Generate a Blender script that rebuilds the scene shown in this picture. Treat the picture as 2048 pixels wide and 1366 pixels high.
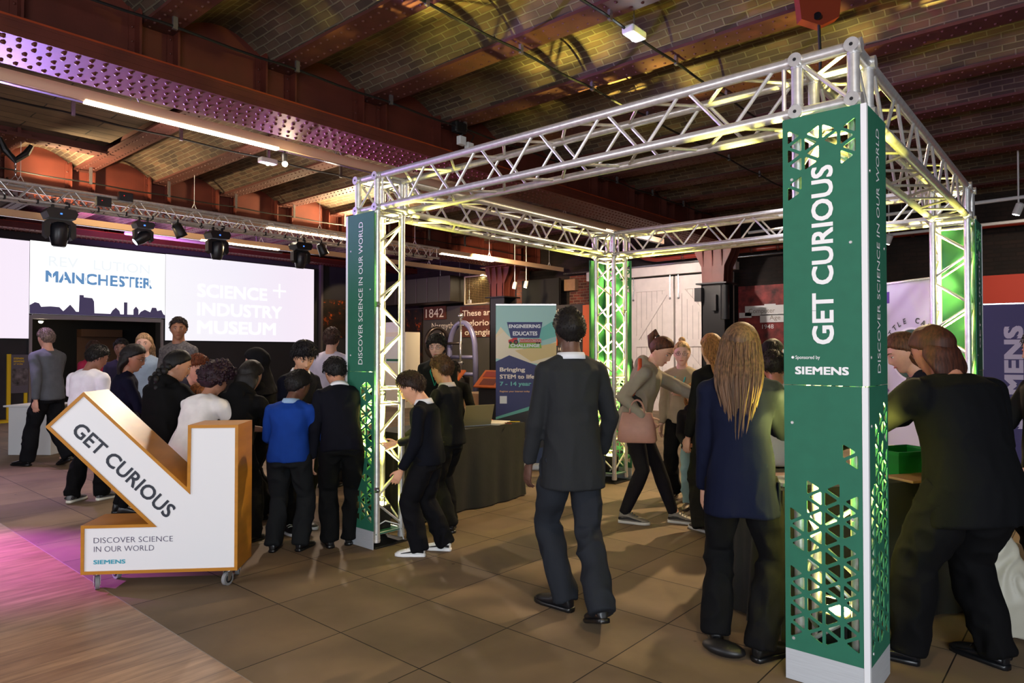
import bpy, bmesh, math, random
import numpy as np
from mathutils import Vector, Matrix, Euler

# ------------------------------------------------------------------ clear
for o in list(bpy.data.objects):
    bpy.data.objects.remove(o, do_unlink=True)
SC = bpy.context.scene
COL = SC.collection
R = math.radians
rng = random.Random(7)

# ------------------------------------------------------------------ camera, world, exposure
cam_d = bpy.data.cameras.new('camera')
cam = bpy.data.objects.new('camera', cam_d)
COL.objects.link(cam)
cam_d.sensor_width = 36.0
cam_d.lens = 1357.8 / 2048 * 36
cam_d.clip_start = 0.05
cam_d.clip_end = 200
cam.location = (0.8124, -3.224, 1.4763)
cam.rotation_euler = (math.pi / 2 + 0.0161, 0, 0.7154)
SC.camera = cam
SC.view_settings.view_transform = 'Standard'
SC.view_settings.look = 'None'
SC.view_settings.exposure = 0.0
SC.view_settings.gamma = 1.0
SC.view_settings.use_curve_mapping = False
SC.cycles.use_denoising = True
SC.cycles.max_bounces = 6
SC.cycles.diffuse_bounces = 3
SC.cycles.glossy_bounces = 3
SC.cycles.transparent_max_bounces = 8
SC.cycles.sample_clamp_indirect = 4.0
SC.cycles.caustics_reflective = False
SC.cycles.caustics_refractive = False
W = bpy.data.worlds.new('world')
SC.world = W
W.use_nodes = True
W.node_tree.nodes['Background'].inputs[0].default_value = (0.6, 0.62, 0.7, 1)
W.node_tree.nodes['Background'].inputs[1].default_value = 0.02


def lamp(kind, name, loc, target, energy, color, size=0.3, size_y=None, spot=60, blend=0.3):
    d = bpy.data.lights.new(name, kind)
    d.energy = energy
    d.color = color
    if kind == 'AREA':
        d.shape = 'RECTANGLE' if size_y else 'SQUARE'
        d.size = size
        if size_y:
            d.size_y = size_y
    else:
        d.shadow_soft_size = size
    if kind == 'SPOT':
        d.spot_size = R(spot)
        d.spot_blend = blend
    o = bpy.data.objects.new(name, d)
    COL.objects.link(o)
    o.location = loc
    v = Vector(target) - Vector(loc)
    o.rotation_euler = v.to_track_quat('-Z', 'Y').to_euler()
    return o


# soft daylight from behind the camera, as added area lamps without windows
lamp('AREA', 'added_daylight', (3.6, -5.6, 1.9), (-2.0, 0.5, 0.1), 430, (0.86, 0.92, 1.0), 4.5, 2.6)
lamp('AREA', 'added_daylight_side', (-4.5, -7.0, 2.2), (-4.0, 0.0, 1.0), 170, (0.95, 0.93, 1.0), 4.0, 2.4)
# house lights: warm track spots over the exhibition floor
lamp('SPOT', 'track_spot', (-1.5, 5.6, 4.1), (-1.9, 1.4, 0), 1100, (1.0, 0.74, 0.42), 0.05, spot=85, blend=0.8)
lamp('SPOT', 'track_spot_back', (-3.4, 9.4, 4.1), (-4.6, 7.5, 0), 900, (1.0, 0.8, 0.55), 0.05, spot=110, blend=0.8)
lamp('SPOT', 'track_spot_crowd', (-7.5, 2.4, 3.8), (-5.0, -0.6, 0.5), 420, (1.0, 0.82, 0.66), 0.08, spot=100, blend=0.9)
lamp('SPOT', 'track_spot_doors', (-6.0, 8.6, 3.9), (-7.0, 12.3, 2.2), 1400, (1.0, 0.86, 0.78), 0.1, spot=100, blend=0.9)
lamp('SPOT', 'track_spot_display', (-10.0, 8.3, 3.8), (-12.5, 11.4, 2.0), 750, (1.0, 0.72, 0.4), 0.1, spot=100, blend=0.9)
lamp('SPOT', 'track_spot_near', (0.6, -1.6, 4.1), (-2.2, -0.9, 0), 150, (1.0, 0.72, 0.42), 0.06, spot=95, blend=0.9)
# stage wash: magenta and violet heads of the lighting truss
lamp('SPOT', 'magenta_wash', (-9.6, -4.6, 3.5), (-5.40, -2.25, 0), 9000, (0.68, 0.12, 1.0), 0.05, spot=20, blend=1.0)
lamp('SPOT', 'lavender_wash', (-10.0, -1.2, 3.4), (-8.2, -0.8, 0), 420, (0.8, 0.55, 1.0), 0.05, spot=60, blend=1.0)
lamp('SPOT', 'violet_uplight', (-8.6, -1.6, 2.9), (-5.8, -0.5, 3.9), 2000, (0.50, 0.32, 1.0), 0.04, spot=62, blend=0.8)
lamp('SPOT', 'violet_uplight_far', (-8.8, 1.6, 3.3), (-5.8, 2.2, 3.9), 900, (0.8, 0.2, 0.9), 0.04, spot=70, blend=0.8)
lamp('SPOT', 'violet_uplight_ceiling', (-14.6, 1.5, 2.9), (-14.6, 2.6, 4.5), 1500, (0.72, 0.3, 1.0), 0.1, spot=140, blend=0.8)
lamp('SPOT', 'warm_uplight_ceiling', (-10.9, 5.6, 3.75), (-10.6, 5.0, 4.6), 1500, (1.0, 0.75, 0.4), 0.05, spot=150, blend=0.8)
lamp('AREA', 'bay_fill_uplight', (-8.2, 3.0, 3.95), (-8.2, 3.0, 5), 50, (1.0, 0.8, 0.6), 0.5, 6.0)  # added upward fill for the vault bay, no tube hangs here
lamp('SPOT', 'added_spot_right', (0.6, 8.6, 3.7), (0.3, 12.3, 2.2), 260, (1.0, 0.8, 0.6), 0.08, spot=80, blend=0.9)  # extra spot added to brighten the red panel on the far wall
lamp('SPOT', 'added_spot_banner', (-1.5, 2.6, 3.9), (-0.6, 4.0, 1.4), 160, (0.95, 0.92, 1.0), 0.08, spot=60, blend=0.9)  # extra spot added to brighten the white banner
lamp('SPOT', 'warm_uplight_end', (-10.9, -0.4, 3.75), (-11.0, 0.8, 4.6), 500, (1.0, 0.75, 0.42), 0.05, spot=150, blend=0.8)


def gobo(name, loc, target, energy, spot, stops, scale):
    o = lamp('SPOT', name, loc, target, energy, (1, 1, 1), 0.01, spot=spot, blend=0.35)
    d = o.data
    d.use_nodes = True
    nt = d.node_tree
    em = nt.nodes['Emission']
    tc = nt.nodes.new('ShaderNodeTexCoord')
    v = nt.nodes.new('ShaderNodeTexNoise')
    v.inputs['Scale'].default_value = scale
    v.inputs['Detail'].default_value = 1.5
    v.inputs['Distortion'].default_value = 1.6
    nt.links.new(tc.outputs['Normal'], v.inputs['Vector'])
    r = nt.nodes.new('ShaderNodeValToRGB')
    e = r.color_ramp.elements
    while len(e) < len(stops):
        e.new(0.5)
    for k, (p, c) in enumerate(stops):
        e[k].position = p
        e[k].color = (*c, 1)
    nt.links.new(v.outputs[0], r.inputs[0])
    nt.links.new(r.outputs[0], em.inputs['Color'])
    return o


# patterned coloured beams thrown on the vaults by effect lights
GS = [(0.43, (0.01, 0.01, 0.0)), (0.49, (0.55, 0.5, 0.03)), (0.53, (1.0, 0.75, 0.08)), (0.60, (0.75, 0.9, 0.05)), (0.66, (1.0, 0.16, 0.02))]
gobo('pattern_beam', (-1.2, 2.6, 2.95), (-2.6, 1.0, 4.6), 150, 72, GS, 3.0)
gobo('pattern_beam_right', (-1.2, 3.2, 3.0), (-0.6, 2.9, 4.6), 60, 80, [(0.42, (0.01, 0.01, 0.0)), (0.5, (0.3, 0.25, 0.02)), (0.56, (1.0, 0.42, 0.05)), (0.64, (0.4, 0.7, 0.05)), (0.7, (1.0, 0.12, 0.02))], 3.8)


# ------------------------------------------------------------------ materials
def newmat(name):
    m = bpy.data.materials.new(name)
    m.use_nodes = True
    nt = m.node_tree
    b = nt.nodes['Principled BSDF']
    return m, nt, b


def lin(c):
    return tuple(((x / 255) / 12.92 if x / 255 <= 0.04045 else ((x / 255 + 0.055) / 1.055) ** 2.4) for x in c)


def mat(name, col, rough=0.6, metal=0.0, noise=0.0, scale=20.0, bump=0.0, bscale=80.0, emit=None, estr=0.0, coat=0.0, stretch=None):
    m, nt, b = newmat(name)
    c = (*lin(col), 1)
    b.inputs['Base Color'].default_value = c
    b.inputs['Roughness'].default_value = rough
    b.inputs['Metallic'].default_value = metal
    if coat:
        b.inputs['Coat Weight'].default_value = coat
    tc = nt.nodes.new('ShaderNodeTexCoord')
    src = tc.outputs['Object']
    if stretch:
        mp = nt.nodes.new('ShaderNodeMapping')
        mp.inputs['Scale'].default_value = stretch
        nt.links.new(src, mp.inputs[0])
        src = mp.outputs[0]
    if noise:
        n = nt.nodes.new('ShaderNodeTexNoise')
        n.inputs['Scale'].default_value = scale
        n.inputs['Detail'].default_value = 4
        nt.links.new(src, n.inputs['Vector'])
        r = nt.nodes.new('ShaderNodeValToRGB')
        r.color_ramp.elements[0].position = 0.3
        r.color_ramp.elements[1].position = 0.7
        r.color_ramp.elements[0].color = tuple(max(0, x * (1 - noise)) for x in c[:3]) + (1,)
        r.color_ramp.elements[1].color = tuple(min(1, x * (1 + noise)) for x in c[:3]) + (1,)
        nt.links.new(n.outputs[0], r.inputs[0])
        nt.links.new(r.outputs[0], b.inputs['Base Color'])
    if bump:
        n = nt.nodes.new('ShaderNodeTexNoise')
        n.inputs['Scale'].default_value = bscale
        n.inputs['Detail'].default_value = 3
        nt.links.new(src, n.inputs['Vector'])
        bp = nt.nodes.new('ShaderNodeBump')
        bp.inputs['Strength'].default_value = bump
        bp.inputs['Distance'].default_value = 0.01
        nt.links.new(n.outputs[0], bp.inputs['Height'])
        nt.links.new(bp.outputs[0], b.inputs['Normal'])
    if emit:
        b.inputs['Emission Color'].default_value = (*lin(emit), 1)
        b.inputs['Emission Strength'].default_value = estr
    return m


def ramp(nt, stops):
    r = nt.nodes.new('ShaderNodeValToRGB')
    e = r.color_ramp.elements
    while len(e) < len(stops):
        e.new(0.5)
    for k, (p, c) in enumerate(stops):
        e[k].position = p
        e[k].color = (*lin(c), 1)
    return r


def brick_mat(name, c1, c2, mortar, bw=0.24, bh=0.085, msize=0.012, tint=None, rough=0.85, var=0.5):
    """brick courses laid over the mesh's own UVs in metres"""
    m, nt, b = newmat(name)
    L = nt.links
    tc = nt.nodes.new('ShaderNodeTexCoord')
    nz = nt.nodes.new('ShaderNodeTexNoise')
    nz.inputs['Scale'].default_value = 3.0
    L.new(tc.outputs['UV'], nz.inputs['Vector'])
    add = nt.nodes.new('ShaderNodeMixRGB')
    add.blend_type = 'ADD'
    add.inputs[0].default_value = 0.035
    L.new(tc.outputs['UV'], add.inputs[1])
    L.new(nz.outputs[1], add.inputs[2])
    br = nt.nodes.new('ShaderNodeTexBrick')
    br.inputs['Scale'].default_value = 1.0
    br.inputs['Brick Width'].default_value = bw
    br.inputs['Row Height'].default_value = bh
    br.inputs['Mortar Size'].default_value = msize
    br.inputs['Mortar Smooth'].default_value = 0.4
    br.inputs['Color1'].default_value = (*lin(c1), 1)
    br.inputs['Color2'].default_value = (*lin(c2), 1)
    br.inputs['Mortar'].default_value = (*lin(mortar), 1)
    L.new(add.outputs[0], br.inputs['Vector'])
    n2 = nt.nodes.new('ShaderNodeTexNoise')
    n2.inputs['Scale'].default_value = 1.7
    n2.inputs['Detail'].default_value = 6
    L.new(tc.outputs['Object'], n2.inputs['Vector'])
    rp = nt.nodes.new('ShaderNodeValToRGB')
    rp.color_ramp.elements[0].position = 0.36
    rp.color_ramp.elements[1].position = 0.62
    rp.color_ramp.elements[0].color = (1 - var, 1 - var, 1 - var, 1)
    rp.color_ramp.elements[1].color = (1.0, 1.0, 1.0, 1)
    L.new(n2.outputs[0], rp.inputs[0])
    mx = nt.nodes.new('ShaderNodeMixRGB')
    mx.blend_type = 'MULTIPLY'
    mx.inputs[0].default_value = 1.0
    L.new(br.outputs['Color'], mx.inputs[1])
    L.new(rp.outputs[0], mx.inputs[2])
    L.new(mx.outputs[0], b.inputs['Base Color'])
    bp = nt.nodes.new('ShaderNodeBump')
    bp.inputs['Strength'].default_value = 0.7
    bp.inputs['Distance'].default_value = 0.012
    bp.invert = True
    L.new(br.outputs['Fac'], bp.inputs['Height'])
    L.new(bp.outputs[0], b.inputs['Normal'])
    b.inputs['Roughness'].default_value = rough
    return m


M = {}
M['alu'] = mat('brushed_aluminium', (226, 224, 222), 0.34, 0.65, 0.12, 30, 0.05, 200)
M['green'] = mat('green_laminate', (32, 104, 80), 0.7, 0, 0.05, 14)
M['white'] = mat('white_laminate', (232, 233, 236), 0.5)
M['offwhite'] = mat('offwhite_vinyl', (226, 226, 226), 0.6)
M['letter_white'] = mat('white_lettering', (238, 238, 240), 0.6)
M['kick'] = mat('brushed_kick_plate', (205, 210, 216), 0.4, 0.3, 0.06, 8, 0.1, 300, stretch=(1, 1, 30))
M['screw'] = mat('screw_head', (215, 215, 215), 0.3, 0.6)
M['black'] = mat('black_plastic', (18, 18, 20), 0.45)
M['blackmatte'] = mat('black_matte', (14, 14, 15), 0.8)
M['cable'] = mat('black_cable', (10, 10, 11), 0.6)
M['glassy'] = mat('dark_lens', (20, 22, 30), 0.1, 0.3)
M['girder'] = mat('red_oxide_girder', (92, 40, 29), 0.5, 0.0, 0.18, 3.0, 0.08, 40)
M['girder_dark'] = mat('red_oxide_rivets', (88, 36, 27), 0.45, 0.0, 0.1, 9)
M['beam'] = mat('red_oxide_beam', (74, 31, 24), 0.7, 0.0, 0.2, 5)
M['orange'] = mat('orange_edge_paint', (150, 58, 22), 0.5, 0.0, 0.15, 6)
M['timber'] = mat('ply_case', (182, 122, 38), 0.38, 0.0, 0.13, 3.0, 0.04, 60, stretch=(1, 1, 6))
M['navytext'] = mat('dark_blue_lettering', (42, 48, 60), 0.6)
M['thintext'] = mat('thin_violet_lettering', (70, 60, 92), 0.6)
M['teal'] = mat('teal_lettering', (58, 160, 182), 0.6)
M['steel'] = mat('zinc_steel', (190, 190, 192), 0.25, 0.9)
M['rubber'] = mat('grey_rubber', (130, 130, 132), 0.7)
M['black_cloth'] = mat('black_table_cloth', (20, 19, 17), 0.85, 0, 0.2, 6, 0.3, 12)
M['yellow'] = mat('yellow_paint', (236, 200, 20), 0.5)
M['panelwhite'] = mat('white_counter', (232, 234, 236), 0.45)
M['trunk'] = mat('beige_trunking', (222, 186, 156), 0.55)
M['tube'] = mat('led_tube', (255, 244, 220), 0.5, emit=(255, 236, 200), estr=14.0)
M['bulb'] = mat('lamp_glow', (255, 250, 235), 0.5, emit=(255, 235, 195), estr=60.0)
M['coldbulb'] = mat('cold_lamp_glow', (245, 250, 255), 0.5, emit=(235, 245, 255), estr=40.0)


def floor_material():
    m, nt, b = newmat('stone_floor_tiles')
    L = nt.links
    tc = nt.nodes.new('ShaderNodeTexCoord')
    mp = nt.nodes.new('ShaderNodeMapping')
    mp.inputs['Location'].default_value = (0.987, -0.14, 0)
    L.new(tc.outputs['Object'], mp.inputs[0])
    br = nt.nodes.new('ShaderNodeTexBrick')
    br.offset = 0.0
    br.inputs['Scale'].default_value = 1.0
    br.inputs['Brick Width'].default_value = 0.6225
    br.inputs['Row Height'].default_value = 0.6185
    br.inputs['Mortar Size'].default_value = 0.0035
    br.inputs['Mortar Smooth'].default_value = 0.2
    br.inputs['Color1'].default_value = (*lin((140, 118, 92)), 1)
    br.inputs['Color2'].default_value = (*lin((122, 103, 82)), 1)
    br.inputs['Mortar'].default_value = (*lin((34, 28, 24)), 1)
    L.new(mp.outputs[0], br.inputs['Vector'])
    n = nt.nodes.new('ShaderNodeTexNoise')
    n.inputs['Scale'].default_value = 1.6
    n.inputs['Detail'].default_value = 8
    L.new(tc.outputs['Object'], n.inputs['Vector'])
    rp = ramp(nt, [(0.3, (205, 205, 205)), (0.7, (255, 255, 255))])
    L.new(n.outputs[0], rp.inputs[0])
    mx = nt.nodes.new('ShaderNodeMixRGB')
    mx.blend_type = 'MULTIPLY'
    mx.inputs[0].default_value = 1
    L.new(br.outputs['Color'], mx.inputs[1])
    L.new(rp.outputs[0], mx.inputs[2])
    # small dark stains
    v = nt.nodes.new('ShaderNodeTexVoronoi')
    v.inputs['Scale'].default_value = 2.3
    L.new(tc.outputs['Object'], v.inputs['Vector'])
    r2 = nt.nodes.new('ShaderNodeValToRGB')
    r2.color_ramp.elements[0].position = 0.018
    r2.color_ramp.elements[1].position = 0.035
    r2.color_ramp.elements[0].color = (0.3, 0.28, 0.26, 1)
    L.new(v.outputs['Distance'], r2.inputs[0])
    m2 = nt.nodes.new('ShaderNodeMixRGB')
    m2.blend_type = 'MULTIPLY'
    m2.inputs[0].default_value = 0.8
    L.new(mx.outputs[0], m2.inputs[1])
    L.new(r2.outputs[0], m2.inputs[2])
    L.new(m2.outputs[0], b.inputs['Base Color'])
    n3 = nt.nodes.new('ShaderNodeTexNoise')
    n3.inputs['Scale'].default_value = 5
    n3.inputs['Detail'].default_value = 5
    L.new(tc.outputs['Object'], n3.inputs['Vector'])
    r3 = nt.nodes.new('ShaderNodeMapRange')
    r3.inputs[3].default_value = 0.62
    r3.inputs[4].default_value = 0.8
    b.inputs['Specular IOR Level'].default_value = 0.3
    L.new(n3.outputs[0], r3.inputs[0])
    L.new(r3.outputs[0], b.inputs['Roughness'])
    bp = nt.nodes.new('ShaderNodeBump')
    bp.invert = True
    bp.inputs['Strength'].default_value = 0.5
    bp.inputs['Distance'].default_value = 0.003
    L.new(br.outputs['Fac'], bp.inputs['Height'])
    L.new(bp.outputs[0], b.inputs['Normal'])
    return m


def wood_material():
    m, nt, b = newmat('oak_floor_boards')
    L = nt.links
    tc = nt.nodes.new('ShaderNodeTexCoord')
    mp = nt.nodes.new('ShaderNodeMapping')
    mp.inputs['Rotation'].default_value = (0, 0, math.pi / 2)
    L.new(tc.outputs['Object'], mp.inputs[0])
    br = nt.nodes.new('ShaderNodeTexBrick')
    br.offset = 0.37
    br.inputs['Scale'].default_value = 1.0
    br.inputs['Brick Width'].default_value = 1.6
    br.inputs['Row Height'].default_value = 0.12
    br.inputs['Mortar Size'].default_value = 0.0012
    br.inputs['Color1'].default_value = (*lin((188, 150, 114)), 1)
    br.inputs['Color2'].default_value = (*lin((164, 127, 95)), 1)
    br.inputs['Mortar'].default_value = (*lin((74, 50, 36)), 1)
    L.new(mp.outputs[0], br.inputs['Vector'])
    n = nt.nodes.new('ShaderNodeTexNoise')
    n.inputs['Scale'].default_value = 4
    n.inputs['Detail'].default_value = 8
    m2 = nt.nodes.new('ShaderNodeMapping')
    m2.inputs['Scale'].default_value = (6, 0.8, 1)
    L.new(tc.outputs['Object'], m2.inputs[0])
    L.new(m2.outputs[0], n.inputs['Vector'])
    rp = ramp(nt, [(0.25, (170, 160, 150)), (0.75, (255, 255, 255))])
    L.new(n.outputs[0], rp.inputs[0])
    mx = nt.nodes.new('ShaderNodeMixRGB')
    mx.blend_type = 'MULTIPLY'
    mx.inputs[0].default_value = 1
    L.new(br.outputs['Color'], mx.inputs[1])
    L.new(rp.outputs[0], mx.inputs[2])
    L.new(mx.outputs[0], b.inputs['Base Color'])
    b.inputs['Roughness'].default_value = 0.38
    return m


M['floor'] = floor_material()
M['wood'] = wood_material()
M['arch'] = brick_mat('vault_brick', (100, 76, 58), (66, 50, 40), (112, 100, 80), 0.22, 0.074, 0.009, tint=None)
M['wallbrick'] = brick_mat('wall_brick', (120, 54, 38), (70, 34, 28), (120, 100, 84), 0.23, 0.078, 0.01)
M['darkbrick'] = brick_mat('dark_painted_brick', (44, 28, 22), (30, 20, 17), (34, 24, 20), 0.23, 0.078, 0.01)
M['boards'] = brick_mat('shuttering_boards', (118, 98, 78), (96, 78, 62), (40, 32, 26), 1.4, 0.24, 0.01)


# ------------------------------------------------------------------ mesh helpers
class MB:
    def __init__(self):
        self.v = []
        self.f = []
        self.m = []
        self.uv = {}

    def add(self, vs, fs, mi=0):
        o = len(self.v)
        self.v += [tuple(map(float, p)) for p in vs]
        for f in fs:
            self.f.append(tuple(i + o for i in f))
            self.m.append(mi)
        return self

    def box(self, lo, hi, mi=0, mt=None):
        x0, y0, z0 = lo
        x1, y1, z1 = hi
        vs = [(x0, y0, z0), (x1, y0, z0), (x1, y1, z0), (x0, y1, z0), (x0, y0, z1), (x1, y0, z1), (x1, y1, z1), (x0, y1, z1)]
        if mt is not None:
            vs = [mt @ Vector(p) for p in vs]
        self.add(vs, [(0, 3, 2, 1), (4, 5, 6, 7), (0, 1, 5, 4), (1, 2, 6, 5), (2, 3, 7, 6), (3, 0, 4, 7)], mi)
        return self

    def bevbox(self, lo, hi, r, mi=0, mt=None):
        """box with chamfered edges"""
        c = [(a + b) / 2 for a, b in zip(lo, hi)]
        h = [(b - a) / 2 for a, b in zip(lo, hi)]
        bm = bmesh.new()
        bmesh.ops.create_cube(bm, size=1)
        for v in bm.verts:
            v.co = Vector((c[0] + v.co.x * 2 * h[0], c[1] + v.co.y * 2 * h[1], c[2] + v.co.z * 2 * h[2]))
        bmesh.ops.bevel(bm, geom=list(bm.edges), offset=r, segments=2, affect='EDGES', profile=0.5)
        vs = [(mt @ v.co if mt is not None else v.co.copy()) for v in bm.verts]
        bm.verts.index_update()
        fs = [tuple(v.index for v in f.verts) for f in bm.faces]
        bm.free()
        return self.add(vs, fs, mi)

    def tube(self, p, q, r, seg=10, mi=0, r2=None, cap=True):
        p, q = Vector(p), Vector(q)
        d = (q - p)
        if d.length < 1e-6:
            return self
        d.normalize()
        a = d.orthogonal().normalized()
        b = d.cross(a)
        r2 = r if r2 is None else r2
        vs = []
        for c, rr in ((p, r), (q, r2)):
            for k in range(seg):
                t = 2 * math.pi * k / seg
                vs.append(c + a * math.cos(t) * rr + b * math.sin(t) * rr)
        fs = [(k, (k + 1) % seg, seg + (k + 1) % seg, seg + k) for k in range(seg)]
        if cap:
            fs += [tuple(range(seg - 1, -1, -1)), tuple(range(seg, 2 * seg))]
        return self.add(vs, fs, mi)

    def path(self, pts, r, seg=8, mi=0):
        """tube through many points; r number or list"""
        pts = [Vector(p) for p in pts]
        n = len(pts)
        rs = r if isinstance(r, (list, tuple)) else [r] * n
        vs, fs = [], []
        a = None
        for i, p in enumerate(pts):
            d = (pts[min(i + 1, n - 1)] - pts[max(i - 1, 0)]).normalized()
            if a is None:
                a = d.orthogonal().normalized()
            a = (a - d * a.dot(d)).normalized()
            b = d.cross(a)
            for k in range(seg):
                t = 2 * math.pi * k / seg
                vs.append(p + a * math.cos(t) * rs[i] + b * math.sin(t) * rs[i])
        for i in range(n - 1):
            for k in range(seg):
                fs.append((i * seg + k, i * seg + (k + 1) % seg, (i + 1) * seg + (k + 1) % seg, (i + 1) * seg + k))
        fs += [tuple(range(seg - 1, -1, -1)), tuple(range((n - 1) * seg, n * seg))]
        return self.add(vs, fs, mi)

    def lathe(self, prof, c=(0, 0, 0), seg=20, mi=0, mt=None):
        """prof: (radius, z) pairs, turned about z"""
        vs = []
        for r, z in prof:
            for k in range(seg):
                t = 2 * math.pi * k / seg
                p = Vector((r * math.cos(t), r * math.sin(t), z))
                if mt is not None:
                    p = mt @ p
                vs.append(p + Vector(c))
        n = len(prof)
        fs = []
        for i in range(n - 1):
            for k in range(seg):
                fs.append((i * seg + k, i * seg + (k + 1) % seg, (i + 1) * seg + (k + 1) % seg, (i + 1) * seg + k))
        fs += [tuple(range(seg - 1, -1, -1)), tuple(range((n - 1) * seg, n * seg))]
        return self.add(vs, fs, mi)

    def prism(self, poly, t, mt, mi=0):
        """2-D polygon (x,z) extruded along local y by t"""
        n = len(poly)
        vs = [mt @ Vector((x, 0, z)) for x, z in poly] + [mt @ Vector((x, t, z)) for x, z in poly]
        fs = [tuple(range(n)), tuple(range(2 * n - 1, n - 1, -1))]
        fs += [(i, n + i, n + (i + 1) % n, (i + 1) % n) for i in range(n)]
        return self.add(vs, fs, mi)

    def dome(self, c, r, n, seg=6, mi=0):
        """rivet head: dome of radius r at c, bulging along n"""
        n = Vector(n).normalized()
        a = n.orthogonal().normalized()
        b = n.cross(a)
        c = Vector(c)
        vs = []
        for rr, hh in ((1.0, 0.0), (0.8, 0.5), (0.35, 0.8)):
            for k in range(seg):
                t = 2 * math.pi * k / seg
                vs.append(c + (a * math.cos(t) + b * math.sin(t)) * r * rr + n * r * hh)
        fs = []
        for i in range(2):
            for k in range(seg):
                fs.append((i * seg + k, i * seg + (k + 1) % seg, (i + 1) * seg + (k + 1) % seg, (i + 1) * seg + k))
        fs.append(tuple(range(2 * seg, 3 * seg)))
        return self.add(vs, fs, mi)

    def sphere(self, c, r, mi=0, seg=14, ring=9, mt=None):
        if not isinstance(r, (list, tuple)):
            r = (r, r, r)
        vs = []
        for i in range(1, ring):
            ph = math.pi * i / ring
            for k in range(seg):
                t = 2 * math.pi * k / seg
                vs.append((r[0] * math.sin(ph) * math.cos(t), r[1] * math.sin(ph) * math.sin(t), r[2] * math.cos(ph)))
        vs += [(0, 0, r[2]), (0, 0, -r[2])]
        if mt is not None:
            vs = [mt @ Vector(p) for p in vs]
        vs = [Vector(p) + Vector(c) for p in vs]
        fs = []
        for i in range(ring - 2):
            for k in range(seg):
                fs.append((i * seg + k, (i + 1) * seg + k, (i + 1) * seg + (k + 1) % seg, i * seg + (k + 1) % seg))
        n = (ring - 1) * seg
        for k in range(seg):
            fs.append((n, k, (k + 1) % seg))
            fs.append((n + 1, (ring - 2) * seg + (k + 1) % seg, (ring - 2) * seg + k))
        return self.add(vs, fs, mi)

    def build(self, name, mats, parent=None, smooth=False, uv=None, world=True):
        me = bpy.data.meshes.new(name)
        vs = self.v
        if parent is not None and world:
            inv = PM[parent.name].inverted()
            vs = [tuple(inv @ Vector(p)) for p in vs]
        me.from_pydata(vs, [], self.f)
        if not isinstance(mats, (list, tuple)):
            mats = [mats]
        for mm in mats:
            me.materials.append(mm)
        if len(mats) > 1:
            me.polygons.foreach_set('material_index', self.m)
        if smooth:
            me.polygons.foreach_set('use_smooth', [True] * len(me.polygons))
        if uv:
            lay = me.uv_layers.new(name='UVMap')
            for lp in me.loops:
                lay.data[lp.index].uv = uv(self.v[lp.vertex_index])
        me.update()
        o = bpy.data.objects.new(name, me)
        COL.objects.link(o)
        if parent is not None:
            o.parent = parent
            PM[o.name] = PM[parent.name]
        else:
            PM[o.name] = Matrix.Identity(4)
        return o


PM = {}   # world matrix of every parent


def smooth_by_angle(o, deg=40):
    me = o.data
    me.polygons.foreach_set('use_smooth', [True] * len(me.polygons))
    bm = bmesh.new()
    bm.from_mesh(me)
    lim = R(deg)
    for e in bm.edges:
        if len(e.link_faces) == 2 and e.calc_face_angle(0) > lim:
            e.smooth = False
    bm.to_mesh(me)
    bm.free()
    return o


def tag(o, label=None, cat=None, group=None, kind=None):
    if label:
        o['label'] = label
    if cat:
        o['category'] = cat
    if group:
        o['group'] = group
    if kind:
        o['kind'] = kind
    return o


def thing(name, label, cat, loc=(0, 0, 0), rz=0.0, group=None):
    o = bpy.data.objects.new(name, None)
    o.empty_display_size = 0.1
    COL.objects.link(o)
    o.location = loc
    o.rotation_euler = (0, 0, rz)
    PM[o.name] = Matrix.Translation(Vector(loc)) @ Matrix.Rotation(rz, 4, 'Z')
    return tag(o, label, cat, group)


def struct(name, mb, mats, uv=None, smooth=False, label=None):
    o = mb.build(name, mats, None, smooth, uv)
    tag(o, label, None, None, 'structure')
    return o


def copy_tree(o, parent=None):
    c = o.copy()
    COL.objects.link(c)
    if parent is not None:
        c.parent = parent
    for ch in list(o.children):
        copy_tree(ch, c)
    return c


def place(o, loc, rz):
    o.location = loc
    o.rotation_euler = (0, 0, rz)
    PM[o.name] = Matrix.Translation(Vector(loc)) @ Matrix.Rotation(rz, 4, 'Z')
    return o


def frame(origin, xdir, zdir):
    """matrix with local x along xdir, local z along zdir, local -y facing the viewer of the plane"""
    x = Vector(xdir).normalized()
    z = Vector(zdir).normalized()
    y = z.cross(x)
    m = Matrix((x, y, z)).transposed().to_4x4()
    m.translation = Vector(origin)
    return m


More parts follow.
